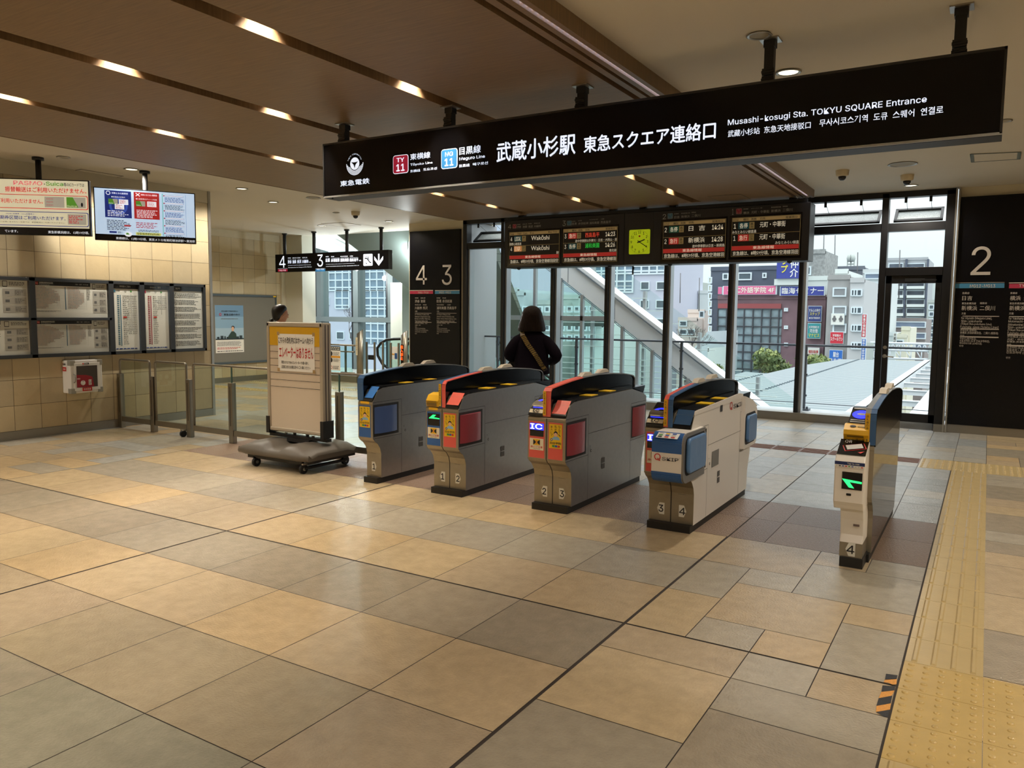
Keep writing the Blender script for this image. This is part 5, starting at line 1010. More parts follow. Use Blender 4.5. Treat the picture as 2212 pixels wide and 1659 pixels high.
# standing board on its wheeled plastic base
t = thing('standing_board', 'standing whiteboard sign with a taped Japanese notice about no elevators', 'notice stand', (-5.8, 5.45, 0))
ALW = mat('board_frame_alu', (178, 168, 152), .4, metal=.3); BW = mat('board_white', (204, 190, 172), .5)
bx, by, YBD = -6.20, -5.425, 5.40
m = MB(BW); m.box(bx+.02, by-.02, YBD+.01, YBD+.05, .345, 1.40); m.build('board_sheet', t)
m = MB(ALW)
for a, b, c_, e in ((bx, by, .325, .365), (bx, by, 1.375, 1.42), (bx, bx+.042, .325, 1.42), (by-.042, by, .325, 1.42)): m.box(a, b, YBD, YBD+.12, c_, e)
m.build('board_frame', t, bevel=.01)
m = MB(mat('frame_side_dark', (70, 60, 62), .5)); m.box(by, by+.003, YBD+.035, YBD+.045, .34, 1.40); m.box(by, by+.003, YBD+.075, YBD+.085, .34, 1.40); m.build('frame_groove', t)
d = Deco((0, YBD+.008, 0), (1, 0, 0), (0, 0, 1), .0015); d.k = (520, 640, 4.146)
d.rect(bx+.042, 1.19, by-.042, 1.375, mat('board_yellow', (206, 160, 14), .5), 1)
for z in (1.125, 1.055, .985, .915, .845, .775): d.rect(bx+.042, z, by-.042, z+.004, INK, 1)
d.rect(-6.037, .938, -5.534, 1.306, PAPER, 2); d.rect(-5.79, .938, -5.788, 1.306, LGREY, 3)
for x, z in ((-6.05, 1.29), (-5.56, 1.29), (-6.05, .93), (-5.56, .93)): d.rect(x, z, x+.035, z+.035, mat('tape_tan', (170, 142, 98), .5), 3)
d.text('こちらの改札内にはホームへ向かう', -6.03, 1.21, -5.55, 1.275, INK, 3, .02); d.text('エレベーターはありません', -6.02, 1.07, -5.55, 1.18, mat('notice_red', (184, 30, 34), .5), 3, .05)
d.text('東急スクエア内のエレベーターで1階へ降り、', -5.99, 1.01, -5.61, 1.04, INK, 3, .01); d.text('正面口または南口からご入場ください', -5.99, .965, -5.59, .995, INK, 3, .01)
d.build('notice_print', t)
m = MB(BLACKM)
for x in (bx-.012, by-.03): m.box(x, x+.042, YBD-.012, YBD+.13, .30, .47)
m.box(bx-.01, by+.02, YBD+.03, YBD+.09, .265, .295)
for x in (-5.88, -5.70): m.box(x-.012, x+.012, YBD+.05, YBD+.07, .29, .335)
for x in (-6.0, -5.62): m.cyl((x, YBD+.055, .295), (x, YBD+.055, .31), .014, 8, STEEL2)
m.box(-5.93, -5.62, YBD+.0, YBD+.12, .235, .268); m.build('bracket', t)
# plastic base: two weighted halves with a dip for the bracket
PL = mat('base_plastic', (88, 82, 74), .45)
m = MB(PL)
def base_ring(x, hw, zt, zb, y0, y1):
    pts = []
    for y, z in ((y0, zb+.01), (y0-.012, zb+.03), (y0, zb+.07), (y0+.04, zt-.02), (y0+.12, zt), (y1-.12, zt), (y1-.04, zt-.02), (y1, zb+.07), (y1+.012, zb+.03), (y1, zb+.01)): pts.append(V(x, y, z))
    return pts
secs = [(-6.32, .17), (-6.30, .20), (-6.18, .245), (-6.02, .255), (-5.95, .25), (-5.90, .215), (-5.72, .215), (-5.67, .25), (-5.60, .255), (-5.46, .245), (-5.36, .20), (-5.34, .17)]
m.loft([base_ring(x, 0, zt_, .115, 5.10+(.03 if abs(x+5.83) > .46 else 0), 5.80-(.03 if abs(x+5.83) > .46 else 0)) for x, zt_ in secs]); m.build('plastic_base', t, recalc=True)
m = MB(BLACKM); m.box(-6.2, -5.45, 5.14, 5.17, .085, .115); m.box(-6.2, -5.45, 5.72, 5.75, .085, .115); m.box(-5.40, -5.37, 5.14, 5.78, .095, .12); m.box(-5.46, -5.42, 5.16, 5.74, .04, .06); m.build('chassis', t)
for x, y in ((-6.1, 5.16), (-5.45, 5.16), (-5.45, 5.72), (-6.1, 5.72)):
    m = MB(BLACKM); m.cyl((x-.014, y, .045), (x+.014, y, .045), .045, 20); m.cyl((x-.018, y, .045), (x+.018, y, .045), .016, 12, STEEL2); m.box(x-.022, x+.022, y-.02, y+.02, .085, .098, STEEL2); m.box(x-.022, x-.018, y-.012, y+.012, .04, .09, STEEL2); m.build('caster', t)

# ================= LEFT BACK: BALUSTRADE, BOLLARDS, ESCALATOR =================
FROST = glass('balustrade_glass', (205, 232, 226), .7)
t = thing('glass_balustrade', 'glass balustrade with steel handrail and a taped notice left of the escalator', 'balustrade', (-12.4, 12.6, 0))
m = MB(FROST); m.face([(-13.2, 12.6, .12), (-11.75, 12.6, .12), (-11.75, 12.6, .77), (-13.2, 12.6, .77)]); m.build('glass_pane', t)
m = MB(SRAIL); m.cyl((-13.2, 12.6, .80), (-11.64, 12.6, .80), .02, 10); m.box(-12.0, -11.97, 12.61, 12.65, .1, .8)
for z in (.2, .66): m.cyl((-12.1, 12.6, z), (-11.7, 12.6, z), .016, 8)
m.build('handrail', t); m = MB(STEEL); m.box(-13.2, -11.62, 12.57, 12.65, 0, .14); m.build('kerb', t)
d = Deco((0, 12.59, 0), (1, 0, 0), (0, 0, 1), .002); d.k = (690, 700, 9.219)
a0, b0, a1, b1 = d.bx((198, 915), (416, 445)); w_, h = a1-a0, b1-b0; d.rect(a0, b0, a1, b1, PAPER, 1); d.rect(a0, b1-h*.17, a1, b1, BHD, 2); d.lines(a0+.01, b1-h*.15, a1-.01, b1-h*.02, 2, PAPER, 3, rnd=r9)
d.rect(a0, b0+h*.52, a1, b0+h*.60, mat('notice_orange', (226, 160, 50), .5), 2)
for z in (.69, .42): d.disc((a0+w_*.2, b0+h*z), w_*.11, BHD, 2, 16, w_*.15); d.lines(a0+w_*.36, b0+h*(z-.07), a1-.01, b0+h*(z+.07), 4, INK, 2, rnd=r9, jag=.3)
d.ring((a0+w_*.2, b0+h*.12), w_*.08, w_*.11, REDI, 2, n=14); d.lines(a0+w_*.36, b0+h*.05, a1-.01, b0+h*.19, 3, INK, 2, rnd=r9, jag=.3); d.build('taped_notice', t)
def bollard(x, y, lit, label):
    t = thing('bollard', label, 'bollard', (x, y, 0)); m = MB(SRAIL); n = 20; r_ = .075
    lo = [V(x+r_*math.cos(2*math.pi*k/n), y+r_*math.sin(2*math.pi*k/n), 0) for k in range(n)]; hi = [V(p.x, p.y, 1.10+.05*(p.x-x)/r_+.03*(p.y-y)/r_) for p in lo]
    m.loft([lo, hi]); m.build('bollard_post', t)
    if lit:
        m = MB(mat('red_lamp', (235, 40, 36), .4, emit=1.6)); m.face([V(x+(p.x-x)*.75, y+(p.y-y)*.75, p.z-(p.z-1.10)*.25+.003) for p in hi]); m.build('signal_lamp', t)
        m = MB(SCRN); m.box(x-.032, x+.032, y-r_-.004, y-r_+.03, .24, .86); dsp = m.build('display', t)
        d = Deco((x, y-r_-.006, .54), (1, 0, 0), (0, 0, 1), .002); d.vtext('進入禁止', -.034, .0, .034, .31, mat('led_orange_red', (255, 84, 20), .5, emit=2.0), 2, .05); d.build('display_text', dsp)
    else:
        m = MB(STEEL2); m.face([p+V(0, 0, .002) for p in hi]); m.build('cap', t)
        d = Deco((x-.02, y-r_-.004, .6), (1, 0, 0), (0, 0, 1), .002); d.rect(-.028, 0, .028, .38, IVORY, 1); d.vtext('この先乗り場です', -.014, .02, .014, .36, INK, 2); d.build('label_strip', t)
bollard(-11.52, 12.58, False, 'steel bollard with a slanted top and a pale label strip, left of the escalator')
bollard(-10.33, 12.62, True, 'steel bollard with red lamp top and glowing orange entry-forbidden characters')
t = thing('escalator_guard', 'row of short steel posts joined by a rail between the two bollards', 'guard rail', (-10.9, 12.7, 0)); m = MB(SRAIL)
for u in (792, 809, 827, 844, 861):
    m = MB(SRAIL); x = at_y(u, 760, 12.75).x; m.box(x-.018, x+.018, 12.74, 12.77, 0, .88); m.build('post', t)
m = MB(BLACKM); m.box(at_y(797, 770, 12.75).x, at_y(808, 770, 12.75).x, 12.72, 12.76, .50, .60); m.build('latch_box', t)
t = thing('escalator', 'escalator with black rubber handrails and glass sides behind the bollards', 'escalator', (-9.8, 13.6, 0))
for yy, nm in ((13.1, 'near'), (14.1, 'far')):
    hr = [at_y(u, v, 13.1) for u, v in ((858, 800), (840, 797), (826, 786), (816, 768), (815, 752), (823, 741), (835, 734), (850, 732.5), (880, 732))]
    hr = [V(p.x, yy, p.z) for p in hr]; hr += [V(-9.2, yy, hr[-1].z), V(-8.6, yy, hr[-1].z-.12), V(-7.6, yy, hr[-1].z-.12-.7), V(-5.0, yy, hr[-1].z-.82-1.83)]
    m = MB(BLACKM); m.sweep(hr, .03, 8); m.build('handrail', t)
    g_ = [V(p.x+.02, p.y, p.z) for p in hr]; m = MB(FROST); m.face([V(p.x, yy, p.z) for p in hr[:9]]+[V(-9.2, yy, hr[-4].z), V(-9.2, yy, .05), V(-10.3, yy, .05)]); m.face([V(-9.2, yy, .05), V(-9.2, yy, hr[-4].z), V(-8.6, yy, hr[-3].z), V(-5, yy, hr[-1].z), V(-5, yy, hr[-1].z-.9), V(-8.6, yy, .0)]); m.build('glass_side', t)
m = MB(STEEL); m.box(-10.6, -8.9, 12.98, 14.25, -.2, .04); m.prism([(-8.9, 12.98, -.2), (-8.9, 12.98, .04), (-4.0, 12.98, -3.39), (-4.0, 12.98, -3.63)], (0, 1.27, 0)); m.build('step_band', t)
m = MB(PAPER); 
for u0, u1, v0, v1, c_ in ((847, 859, 749, 776, PAPER), (847, 853, 764, 766, mat('notice_orange', (226, 160, 50), .5)), (853.5, 858.5, 763, 775, BLUEP)):
    a, b = at_y(u0, v1, 13.05), at_y(u1, v0, 13.05); m.box(a.x, b.x, 13.04 if c_ is PAPER else 13.035, 13.05, a.z, b.z, c_)
m.build('taped_notice', t)
# hall behind: curtain wall, sloping slatted ceiling
m = MB(CREAM); m.box(-18.5, -8.4, 12.85, 15.9, -.25, -.01, mat('hall_floor', (170, 172, 166), .4)); struct(m, 'floor')
YC = 15.6; CWM = mat('curtain_grey', (104, 112, 112), .45, metal=.2); m = MB(CWM)
for u in (689, 768, 843):
    p = at_y(u, 690, YC); m.box(p.x-.085, p.x+.085, YC, YC+.3, -1.5, 3.4)
    m.box(p.x-.19, p.x-.085, YC+.05, YC+.25, -1.5, 3.4, FRAME_B)
m.box(-19, -7, YC-.03, YC+.15, 1.255, 1.385); struct(m, 'window_3')
m = MB(COLW); p = at_y(862, 690, 14.9); m.box(p.x-.27, p.x+.10, 14.9, 15.3, -1.5, 2.25); struct(m, 'trim_10')
m = MB(glass('curtain_glass', (232, 246, 246), .8)); m.face([(-19, YC+.1, -1.5), (-7, YC+.1, -1.5), (-7, YC+.1, 3.6), (-19, YC+.1, 3.6)]); struct(m, 'window_3')
SLAT = mat('slatted_white', (214, 224, 218), .35); m = MB(SLAT); mg = MB(mat('slat_gap', (120, 134, 130), .6)); gr_ = MB(CWM)
prof = [(-18.5, 3.75), (-14.6, 3.25), (-12.94, 2.52), (-12.6, 2.33), (-8.4, -.4)]
for (xa, za), (xb, zb2) in zip(prof, prof[1:]):
    n = 24
    for k in range(n):
        q0, q1 = k/n, (k+.94)/n; P = lambda x, z, q: V(x, 12.83+(YC-12.83)*q, (3.32+max(0, .0))*(1-q)+z*q)
        m.face([P(xa, za, q0), P(xb, zb2, q0), P(xb, zb2, q1), P(xa, za, q1)])
    mg.face([P(xa, za, 0)+V(0, 0, .02), P(xb, zb2, 0)+V(0, 0, .02), P(xb, zb2, 1)+V(0, 0, .02), P(xa, za, 1)+V(0, 0, .02)])
    gr_.prism([(xa, YC-.04, za-.05), (xb, YC-.04, zb2-.05), (xb, YC-.04, zb2+.02), (xa, YC-.04, za+.02)], (0, .12, 0))
struct(m, 'ceiling'); struct(mg, 'ceiling'); struct(gr_, 'trim_11')
for i, (x, y, z) in enumerate(((at_y(881, 546, 13.0).x, 13.0, at_y(881, 546, 13.0).z), (-14.6, 14.4, 2.6), (-12.9, 14.0, 2.55))):  # first globe is a visible lamp; other two are added to brighten the hall
    t = thing('hall_lamp_or_fill', 'small white globe lamp, one visible and two added to brighten the escalator hall', 'lamp', (x, y, z), 'lamps in the escalator hall')
    m = MB(mat('hall_lamp_glass', (245, 250, 255), .4, emit=6)); m.lathe((x, y, z), [(.005, -.05), (.035, -.035), (.05, 0), (.035, .035), (.005, .05)], 16); m.build('lamp_globe', t); m = MB(ALU); m.cyl((x, y, z+.05), (x, y, z+.25), .008, 6); m.build('lamp_rod', t)
    l = bpy.data.lights.new('lamp_glow', 'POINT'); l.energy = 130 if i else 55; l.color = (.93, 1, 1); l.shadow_soft_size = .08; o = bpy.data.objects.new('lamp_glow', l); COL.objects.link(o); o.parent = t; o.location = (0, -.0, -.12)

# ================= PEOPLE =================
SKN = mat('skin', (206, 158, 130), .55); HAIR = mat('dark_brown_hair', (30, 20, 16), .5, noise=.5, nscale=14, stretch=(8, 8, .6), bump=.9, bscale=22, spec=.12); HAIRB = mat('black_hair', (16, 14, 15), .35, noise=.2, nscale=14, stretch=(8, 8, 1))
def person(label, x, y, yaw, H, o_):
    k = H/1.62; t = thing('person', label, 'person', (x, y, 0)); t.rotation_euler = (0, 0, yaw); t['_o'] = (0, 0, 0)
    def add(mb, name, parent=None, sub=0):
        mb.v = [p*k for p in mb.v]; o = mb.build(name, t, sub=sub); return o
    # body: one skin surface grown on a skeleton (faces +Y)
    vs, es, rs = [], [], []
    def n(p, r_, par=None):
        vs.append(Vector(p)*k); rs.append((r_[0]*k, r_[1]*k) if isinstance(r_, tuple) else (r_*k, r_*k))
        if par is not None: es.append((par, len(vs)-1))
        return len(vs)-1
    pel = n((0, 0, .86), (.13, .10)); ab = n((0, .0, 1.0), (.115, .085), pel); ch = n((0, -.01, 1.20), (.13, .09), ab); nk = n((0, 0, 1.33), (.055, .055), ch); nk2 = n((0, .01, 1.39), (.048, .052), nk)
    hd = n((0, .02, 1.46), (.066, .076), nk2); hd2 = n((0, .02, 1.53), (.072, .085), hd); n((0, .015, 1.585), (.045, .055), hd2)
    chn = n((0, .085, 1.425), .022, hd); nose = n((0, .112, 1.475), .010, hd)
    for s in (-1, 1): n((s*.076, .01, 1.475), (.008, .02), hd)
    for s, arm in ((-1, o_['armL']), (1, o_['armR'])):
        sh = n((s*.15, -.01, 1.27), .052, ch); el = n(arm[0], .038, sh); wr = n(arm[1], .024, el); dirv = (Vector(arm[2])-Vector(arm[1])).normalized()
        pm = n(Vector(arm[1])+dirv*.05, (.032, .018), wr); side = dirv.cross(Vector((0, 0, 1))).normalized() if abs(dirv.z) < .9 else Vector((1, 0, 0))
        for q, ln in zip((-.03, -.01, .01, .03), (.06, .075, .08, .07)):
            a = n(Vector(arm[1])+dirv*.09+side*q, .0088, pm); b = n(Vector(arm[1])+dirv*(.09+ln*.5)+side*q*1.05+Vector((0, 0, -.008)), .0078, a); n(Vector(arm[1])+dirv*(.09+ln)+side*q+Vector((0, 0, -.024)), .0065, b)
        a = n(Vector(arm[1])+dirv*.045+side*.042*(-s), .010, pm); n(Vector(arm[1])+dirv*.085+side*.055*(-s)+Vector((0, 0, -.01)), .0085, a)
    for s in (-1, 1):
        st = o_.get('stride', .06)*s
        hp = n((s*.085, 0, .82), .085, pel); kn = n((s*.09, st*.6+.02, .46), .052, hp); an = n((s*.095, st-.01, .09), .034, kn); n((s*.10, st+.10, .03), (.03, .02), an)
    me = bpy.data.meshes.new('body'); me.from_pydata([p for p in vs], es, []); ob = bpy.data.objects.new('body', me); COL.objects.link(ob); ob.parent = t
    me.materials.append(SKN); sk = ob.modifiers.new('skin', 'SKIN'); sk.use_smooth_shade = True
    for i, r2 in enumerate(rs): me.skin_vertices[0].data[i].radius = r2
    me.skin_vertices[0].data[0].use_root = True
    sb = ob.modifiers.new('sub', 'SUBSURF'); sb.levels = 1; sb.render_levels = 2
    def ell(cx, cy, z, rx, ry, N=20, w=0): return [V(cx+rx*math.cos(2*math.pi*i/N)*(1+w*math.sin(5*2*math.pi*i/N)), cy+ry*math.sin(2*math.pi*i/N), z) for i in range(N)]
    # coat with sleeves
    m = MB(o_['coat']); m.loft([ell(*q) for q in o_['coatsec']])
    for s, arm in ((-1, o_['armL']), (1, o_['armR'])):
        A = [V(s*.09, -.01, 1.25), V(s*.155, -.01, 1.235), (V(s*.165, -.01, 1.235)+Vector(arm[0]))/2+V(s*.01, 0, -.01), Vector(arm[0])+V(s*.008, -.01, 0), (Vector(arm[0])+Vector(arm[1]))/2, Vector(arm[1])]
        m.sweep(A, [.075, .083, .076, .068, .062, .05], 14)
    m.sweep([(-.02, -.03, 1.33), (0, -.035, 1.35)], [.08, .085], 14); m.loft([ell(0, 0, 1.31, .10, .085), ell(0, .0, 1.345, .083, .075), ell(0, .0, 1.375, .078, .072), ell(0, 0, 1.372, .066, .06)]); add(m, 'coat', sub=1)
    # trousers
    m = MB(o_['trouser']); 
    m.loft([ell(0, 0, .93, .15, .115), ell(0, 0, .82, .165, .13), ell(0, 0, .76, .16, .125)])
    for s in (-1, 1):
        st = o_.get('stride', .06)*s; m.loft([ell(s*.082, 0, .86, .088, .105, 14), ell(s*.084, .01, .72, .086, .098, 14), ell(s*.09, st*.6+.01, .46, .072, .078, 14), ell(s*.094, st*.9, .22, .066, .07, 14), ell(s*.095, st-.005, .06, .062, .066, 14)])
    add(m, 'trousers', sub=1)
    for s in (-1, 1):
        st = o_.get('stride', .06)*s; m = MB(mat('shoe_dark', (30, 28, 30), .4)); m.loft([[V(s*.098+a*.042, st-.07+b, z) for a, b, z in ((-1, 0, 0), (1, 0, 0), (1, 0, .06), (-1, 0, .06))], [V(s*.098+a*.045, st+.02+b, z) for a, b, z in ((-1, 0, 0), (1, 0, 0), (1, 0, .085), (-1, 0, .085))], [V(s*.10+a*.046, st+.11, z) for a, z in ((-1, 0), (1, 0), (.9, .05), (-.9, .05))], [V(s*.10+a*.03, st+.175, z) for a, z in ((-1, 0), (1, 0), (.7, .03), (-.7, .03))]]); add(m, 'shoe', sub=1)
    # hair
    m = MB(o_['hairm'])
    if o_['hair'] == 'bob':
        m.loft([ell(0, .005, 1.640, .012, .016, 28, 0), ell(0, 0, 1.634, .046, .05, 28, .01), ell(0, 0, 1.614, .080, .085, 28, .02), ell(0, -.005, 1.580, .108, .110, 28, .03), ell(0, -.01, 1.53, .124, .118, 28, .035), ell(0, -.012, 1.47, .138, .116, 28, .035), ell(0, -.018, 1.41, .156, .112, 28, .04), ell(0, -.02, 1.36, .165, .108, 28, .045), ell(0, -.02, 1.33, .150, .10, 28, .05), ell(0, -.01, 1.36, .09, .06, 28, 0)])
    else:
        m.loft([ell(0, .0, 1.628, .012, .016, 24), ell(0, -.005, 1.617, .058, .066, 24), ell(0, -.008, 1.59, .086, .098, 24), ell(0, -.018, 1.54, .094, .105, 24), ell(0, -.03, 1.48, .088, .086, 24), ell(0, -.045, 1.43, .07, .06, 24), ell(0, -.05, 1.40, .04, .035, 24)])
        m.sweep([(0, -.10, 1.43), (0, -.13, 1.40), (0, -.135, 1.33), (0, -.12, 1.26)], [.025, .034, .03, .012], 10)
    add(m, 'hair', sub=1)
    # eyes and mouth
    m = MB(INK)
    for s in (-1, 1): m.lathe((s*.03, .094, 1.488), [(.001, -.006), (.009, -.003), (.009, .003), (.001, .006)], 10)
    add(m, 'eyes'); m = MB(mat('lips', (176, 96, 90), .5)); m.sweep([(-.02, .098, 1.447), (0, .104, 1.446), (.02, .098, 1.447)], [.003, .006, .003], 8); add(m, 'mouth')
    return t, add, k
wc = mat('coat_dark_plum', (12, 6, 15), .9, noise=.1, bump=.2, bscale=40, spec=.1)
px_, py_ = -4.47, 7.75
t, add, k = person('person with brown bob hair in a dark plum coat, striped bag strap across the back', px_, py_, math.radians(27), 1.60, dict(coat=wc, hairm=HAIR, hair='bob', trouser=mat('trousers_purple', (58, 42, 66), .7, noise=.1), stride=.07,
    coatsec=[(0, 0, 1.365, .085, .075), (0, -.005, 1.33, .125, .085), (0, -.008, 1.30, .168, .095), (0, -.01, 1.25, .198, .11), (0, -.01, 1.15, .20, .13), (0, 0, 1.02, .20, .135), (0, 0, .90, .215, .14), (.0, 0, .84, .22, .145), (0, 0, .845, .19, .12)],
    armL=((-.27, -.03, 1.06), (-.20, .20, 1.0), (-.12, .3, .99)), armR=((.31, -.06, 1.05), (.20, .15, .97), (.1, .25, .96))))
m = MB(mat('strap_gold', (150, 122, 60), .45, noise=.2, nscale=60)); mk = mat('strap_black', (20, 18, 20), .5)
A = [V(-.09, .06, 1.375), V(-.115, -.03, 1.36), V(-.10, -.115, 1.30), V(-.04, -.135, 1.20), (V(.05, -.148, 1.08)), V(.12, -.148, .97), V(.17, -.13, .90)]
fine = []
for a, b in zip(A, A[1:]): fine += [a.lerp(b, q/6) for q in range(6)]
fine.append(A[-1]); 
for i, (a, b) in enumerate(zip(fine, fine[1:])):
    dd_ = (b-a).normalized(); sd = dd_.cross(V(0, -1, 0)).normalized()*.026; nn_ = V(0, -.006, 0)
    for q0, q1, mt in ((0, .5, m.d), (.5, 1, mk)):
        p, r2 = a.lerp(b, q0), a.lerp(b, q1); m.face([p-sd+nn_, r2-sd+nn_+dd_*.008, r2+sd+nn_, p+sd+nn_-dd_*.008], mt)
add(m, 'bag_strap')
m = MB(mat('bag_navy', (14, 16, 26), .6)); m.prism([V(-.26, .05, 1.0), V(-.20, .05, 1.02), V(-.14, .05, .98), V(-.17, .05, .68), V(-.40, .05, .68), V(-.38, .05, .76)], (0, .14, 0)); o = add(m, 'shoulder_bag'); bv = o.modifiers.new('bevel', 'BEVEL'); bv.width = .02; bv.segments = 3
# the second person, further off behind the standing board
q = ray(606, 690); s_ = 10.6; px2, py2 = q.x*s_, q.y*s_
person('person with black tied-back hair and a beige coat, mostly hidden behind the standing board', px2, py2, math.radians(-32), 1.615, dict(coat=mat('coat_beige', (186, 160, 132), .8, noise=.05, bump=.1), hairm=HAIRB, hair='tail', trouser=mat('trousers_black', (30, 30, 34), .7), stride=.05,
    coatsec=[(0, 0, 1.34, .07, .065), (0, -.005, 1.31, .15, .085), (0, -.01, 1.25, .18, .11), (0, -.01, 1.12, .175, .12), (0, 0, .98, .18, .125), (0, 0, .84, .19, .13), (0, 0, .70, .20, .14), (0, 0, .71, .17, .11)],
    armL=((-.21, -.02, 1.03), (-.20, .10, .84), (-.19, .14, .76)), armR=((.21, -.02, 1.03), (.20, .10, .84), (.19, .14, .76))))

# ================= OUTSIDE THE WINDOWS =================
# ledge and railing
m = MB(mat('ledge_concrete', (196, 200, 204), .7, noise=.15, nscale=6, bump=.3)); m.box(-8.3, 3, 12.01, 12.72, -.4, .085); o = m.build('window_ledge'); o['kind'] = 'structure'
OR = mat('outdoor_rail', (88, 98, 112), .45, metal=.3)
t = thing('railing', 'slim grey handrail on posts running just outside the windows', 'railing', (-4, 12.5, .085))
m = MB(OR); m.cyl((-8.5, 12.5, 1.085), (1.5, 12.5, 1.085), .017, 10); m.cyl((-8.5, 12.5, .2), (1.5, 12.5, .2), .006, 8); m.build('handrail', t)
for x in (-7.95, -6.28, -4.33, -2.36, -.4):
    m = MB(OR); m.box(x-.02, x+.02, 12.48, 12.52, .1, 1.08); m.box(x-.085, x+.085, 12.42, 12.58, .085, .115)
    for zz in (.3, .62, .92): m.box(x-.035, x+.035, 12.49, 12.51, zz, zz+.03)
    for a in (-.055, .055): m.cyl((x+a, 12.46, .11), (x+a, 12.46, .15), .016, 8)
    m.build('post', t)
# escalator shaft running down past the windows
SHW = mat('shaft_white', (246, 250, 254), .4); SHG = glass('shaft_glass', (232, 245, 242), .7); YSH = 13.35; SL = -.702
z_top = lambda x: 2.342+.10+SL*(x+6.663); z_lo = lambda x: 1.51+SL*(x+6.062)
t = thing('escalator_shaft', 'white glazed escalator shaft sloping down to the right outside the windows', 'covered escalator', (-6, 13.4, -4)); xa, xb = -8.2, -1.0
m = MB(SHW); m.prism([(xa, YSH, z_lo(xa)), (xb, YSH, z_lo(xb)), (xb, YSH, z_top(xb)-.08), (xa, YSH, z_top(xa)-.08)], (0, .08, 0)); m.prism([(xa, YSH-.04, z_top(xa)-.07), (xb, YSH-.04, z_top(xb)-.07), (xb, YSH-.04, z_top(xb)), (xa, YSH-.04, z_top(xa))], (0, .4, 0))
m.build('roof_band', t)
m = MB(mat('shaft_joint', (120, 132, 142), .5)); x = xa+.3
while x < xb: m.box(x, x+.012, YSH-.004, YSH+.01, z_lo(x)+.01, z_top(x)-.09); x += .98
m.prism([(xa, YSH-.05, z_top(xa)-.10), (xb, YSH-.05, z_top(xb)-.10), (xb, YSH-.05, z_top(xb)-.075), (xa, YSH-.05, z_top(xa)-.075)], (0, .02, 0))
for q in (-.02, -.05): m.prism([(xa, YSH-.01, z_lo(xa)+q), (xb, YSH-.01, z_lo(xb)+q), (xb, YSH-.01, z_lo(xb)+q+.012), (xa, YSH-.01, z_lo(xa)+q+.012)], (0, .02, 0))
m.build('panel_joint', t)
zs = -3.6; m = MB(SHG); xe = -6.062+(zs-1.51)/SL; m.face([(-8.35, YSH+.03, zs), (xe, YSH+.03, zs), (xa, YSH+.03, z_lo(xa)), (-8.35, YSH+.03, z_lo(xa))]); m.build('glazing', t)
m = MB(ALU)
for u in (1062, 1155, 1211, 1257, 1345, 1379, 1411, 1450, 1490):
    x = at_y(u, 700, YSH).x; m.box(x-.028, x+.028, YSH-.03, YSH+.05, zs, z_lo(x))
m.box(-8.35, -6.062+(1.43-1.51)/SL, YSH-.03, YSH+.05, 1.40, 1.49); m.box(-8.35, -6.062+(-1.-1.51)/SL, YSH-.03, YSH+.05, -1.0, -.92); m.build('mullions', t)
m = MB(mat('return_panel', (186, 190, 194), .4)); pR = at_y(1060, 700, YSH).x; m.box(-8.32, -8.25, 12.02, 12.9, -2, 3.2); m.prism([(-8.31, 12.02, -2), (pR, YSH-.02, -2), (pR-.06, YSH+.04, -2), (-8.45, 12.05, -2)], (0, 0, 5.4)); m.build('return_panel', t)
m = MB(mat('shaft_joint', (120, 132, 142), .5))
for zz in (.98, 2.02): 
    a, b = V(-8.307, 12.01, zz), V(pR+.003, YSH-.03, zz); m.cyl(a, b, .006, 6)
m.build('panel_joint', t)
# far side of the shaft: translucent glazing with slats
m = MB(glass('shaft_glass_far', (236, 247, 244), .6)); m.face([(-8.4, 15.5, zs), (-1, 15.5, zs), (-1, 15.5, z_top(-1)), (-8.4, 15.5, z_top(-8.4))]); m.build('glazing', t)
m = MB(ALU)
for x in (-7.4, -6.2, -5, -3.8): m.box(x-.03, x+.03, 15.45, 15.55, zs, z_top(x)-.1)
m.build('mullions', t)
m = MB(mat('shaft_slat', (206, 220, 218), .5))
z = -3.4
while z < 2.4:
    xr_ = -8.3+(z_top(-8.3)-.2-z)/.702
    m.box(-8.35, min(xr_, -1), 15.40, 15.43, z, z+.014); z += .12 if z < .5 else .26
m.build('slatted_side', t)
# station canopies and the tracks between them
ROOF = mat('canopy_metal', (150, 160, 164), .5); n_ = ROOF.node_tree
tcn = n_.nodes.new('ShaderNodeTexCoord'); wv = n_.nodes.new('ShaderNodeTexWave'); wv.bands_direction = 'Y'; wv.inputs['Scale'].default_value = .55; bu = n_.nodes.new('ShaderNodeBump'); bu.inputs['Strength'].default_value = .9; bu.inputs['Distance'].default_value = .06
n_.links.new(tcn.outputs['Object'], wv.inputs[0]); n_.links.new(wv.outputs['Fac'], bu.inputs['Height']); n_.links.new(bu.outputs[0], n_.nodes['Principled BSDF'].inputs['Normal'])
wr = n_.nodes.new('ShaderNodeValToRGB'); wr.color_ramp.elements[0].color = lin((88, 104, 110))+(1,); wr.color_ramp.elements[1].color = lin((132, 143, 148))+(1,); wr.color_ramp.elements[1].position = .35; n_.links.new(wv.outputs['Fac'], wr.inputs[0]); n_.links.new(wr.outputs[0], n_.nodes['Principled BSDF'].inputs['Base Color'])  # groove shade of the corrugation is put into the colour as darker bands
t = thing('station_canopy', 'wide pale corrugated platform roof below the windows', 'roof', (-5, 30, -1.2))
m = MB(ROOF); out_ = [(-2.8, 15.8), (-2.8, 51), (-7.3, 49.5), (-8.1, 41.5), (-8.2, 34.8), (-9.24, 35.4), (-9.0, 15.8)]; m.prism([(x, y, -1.2) for x, y in out_], (0, 0, .2)); m.build('roof_sheet', t)
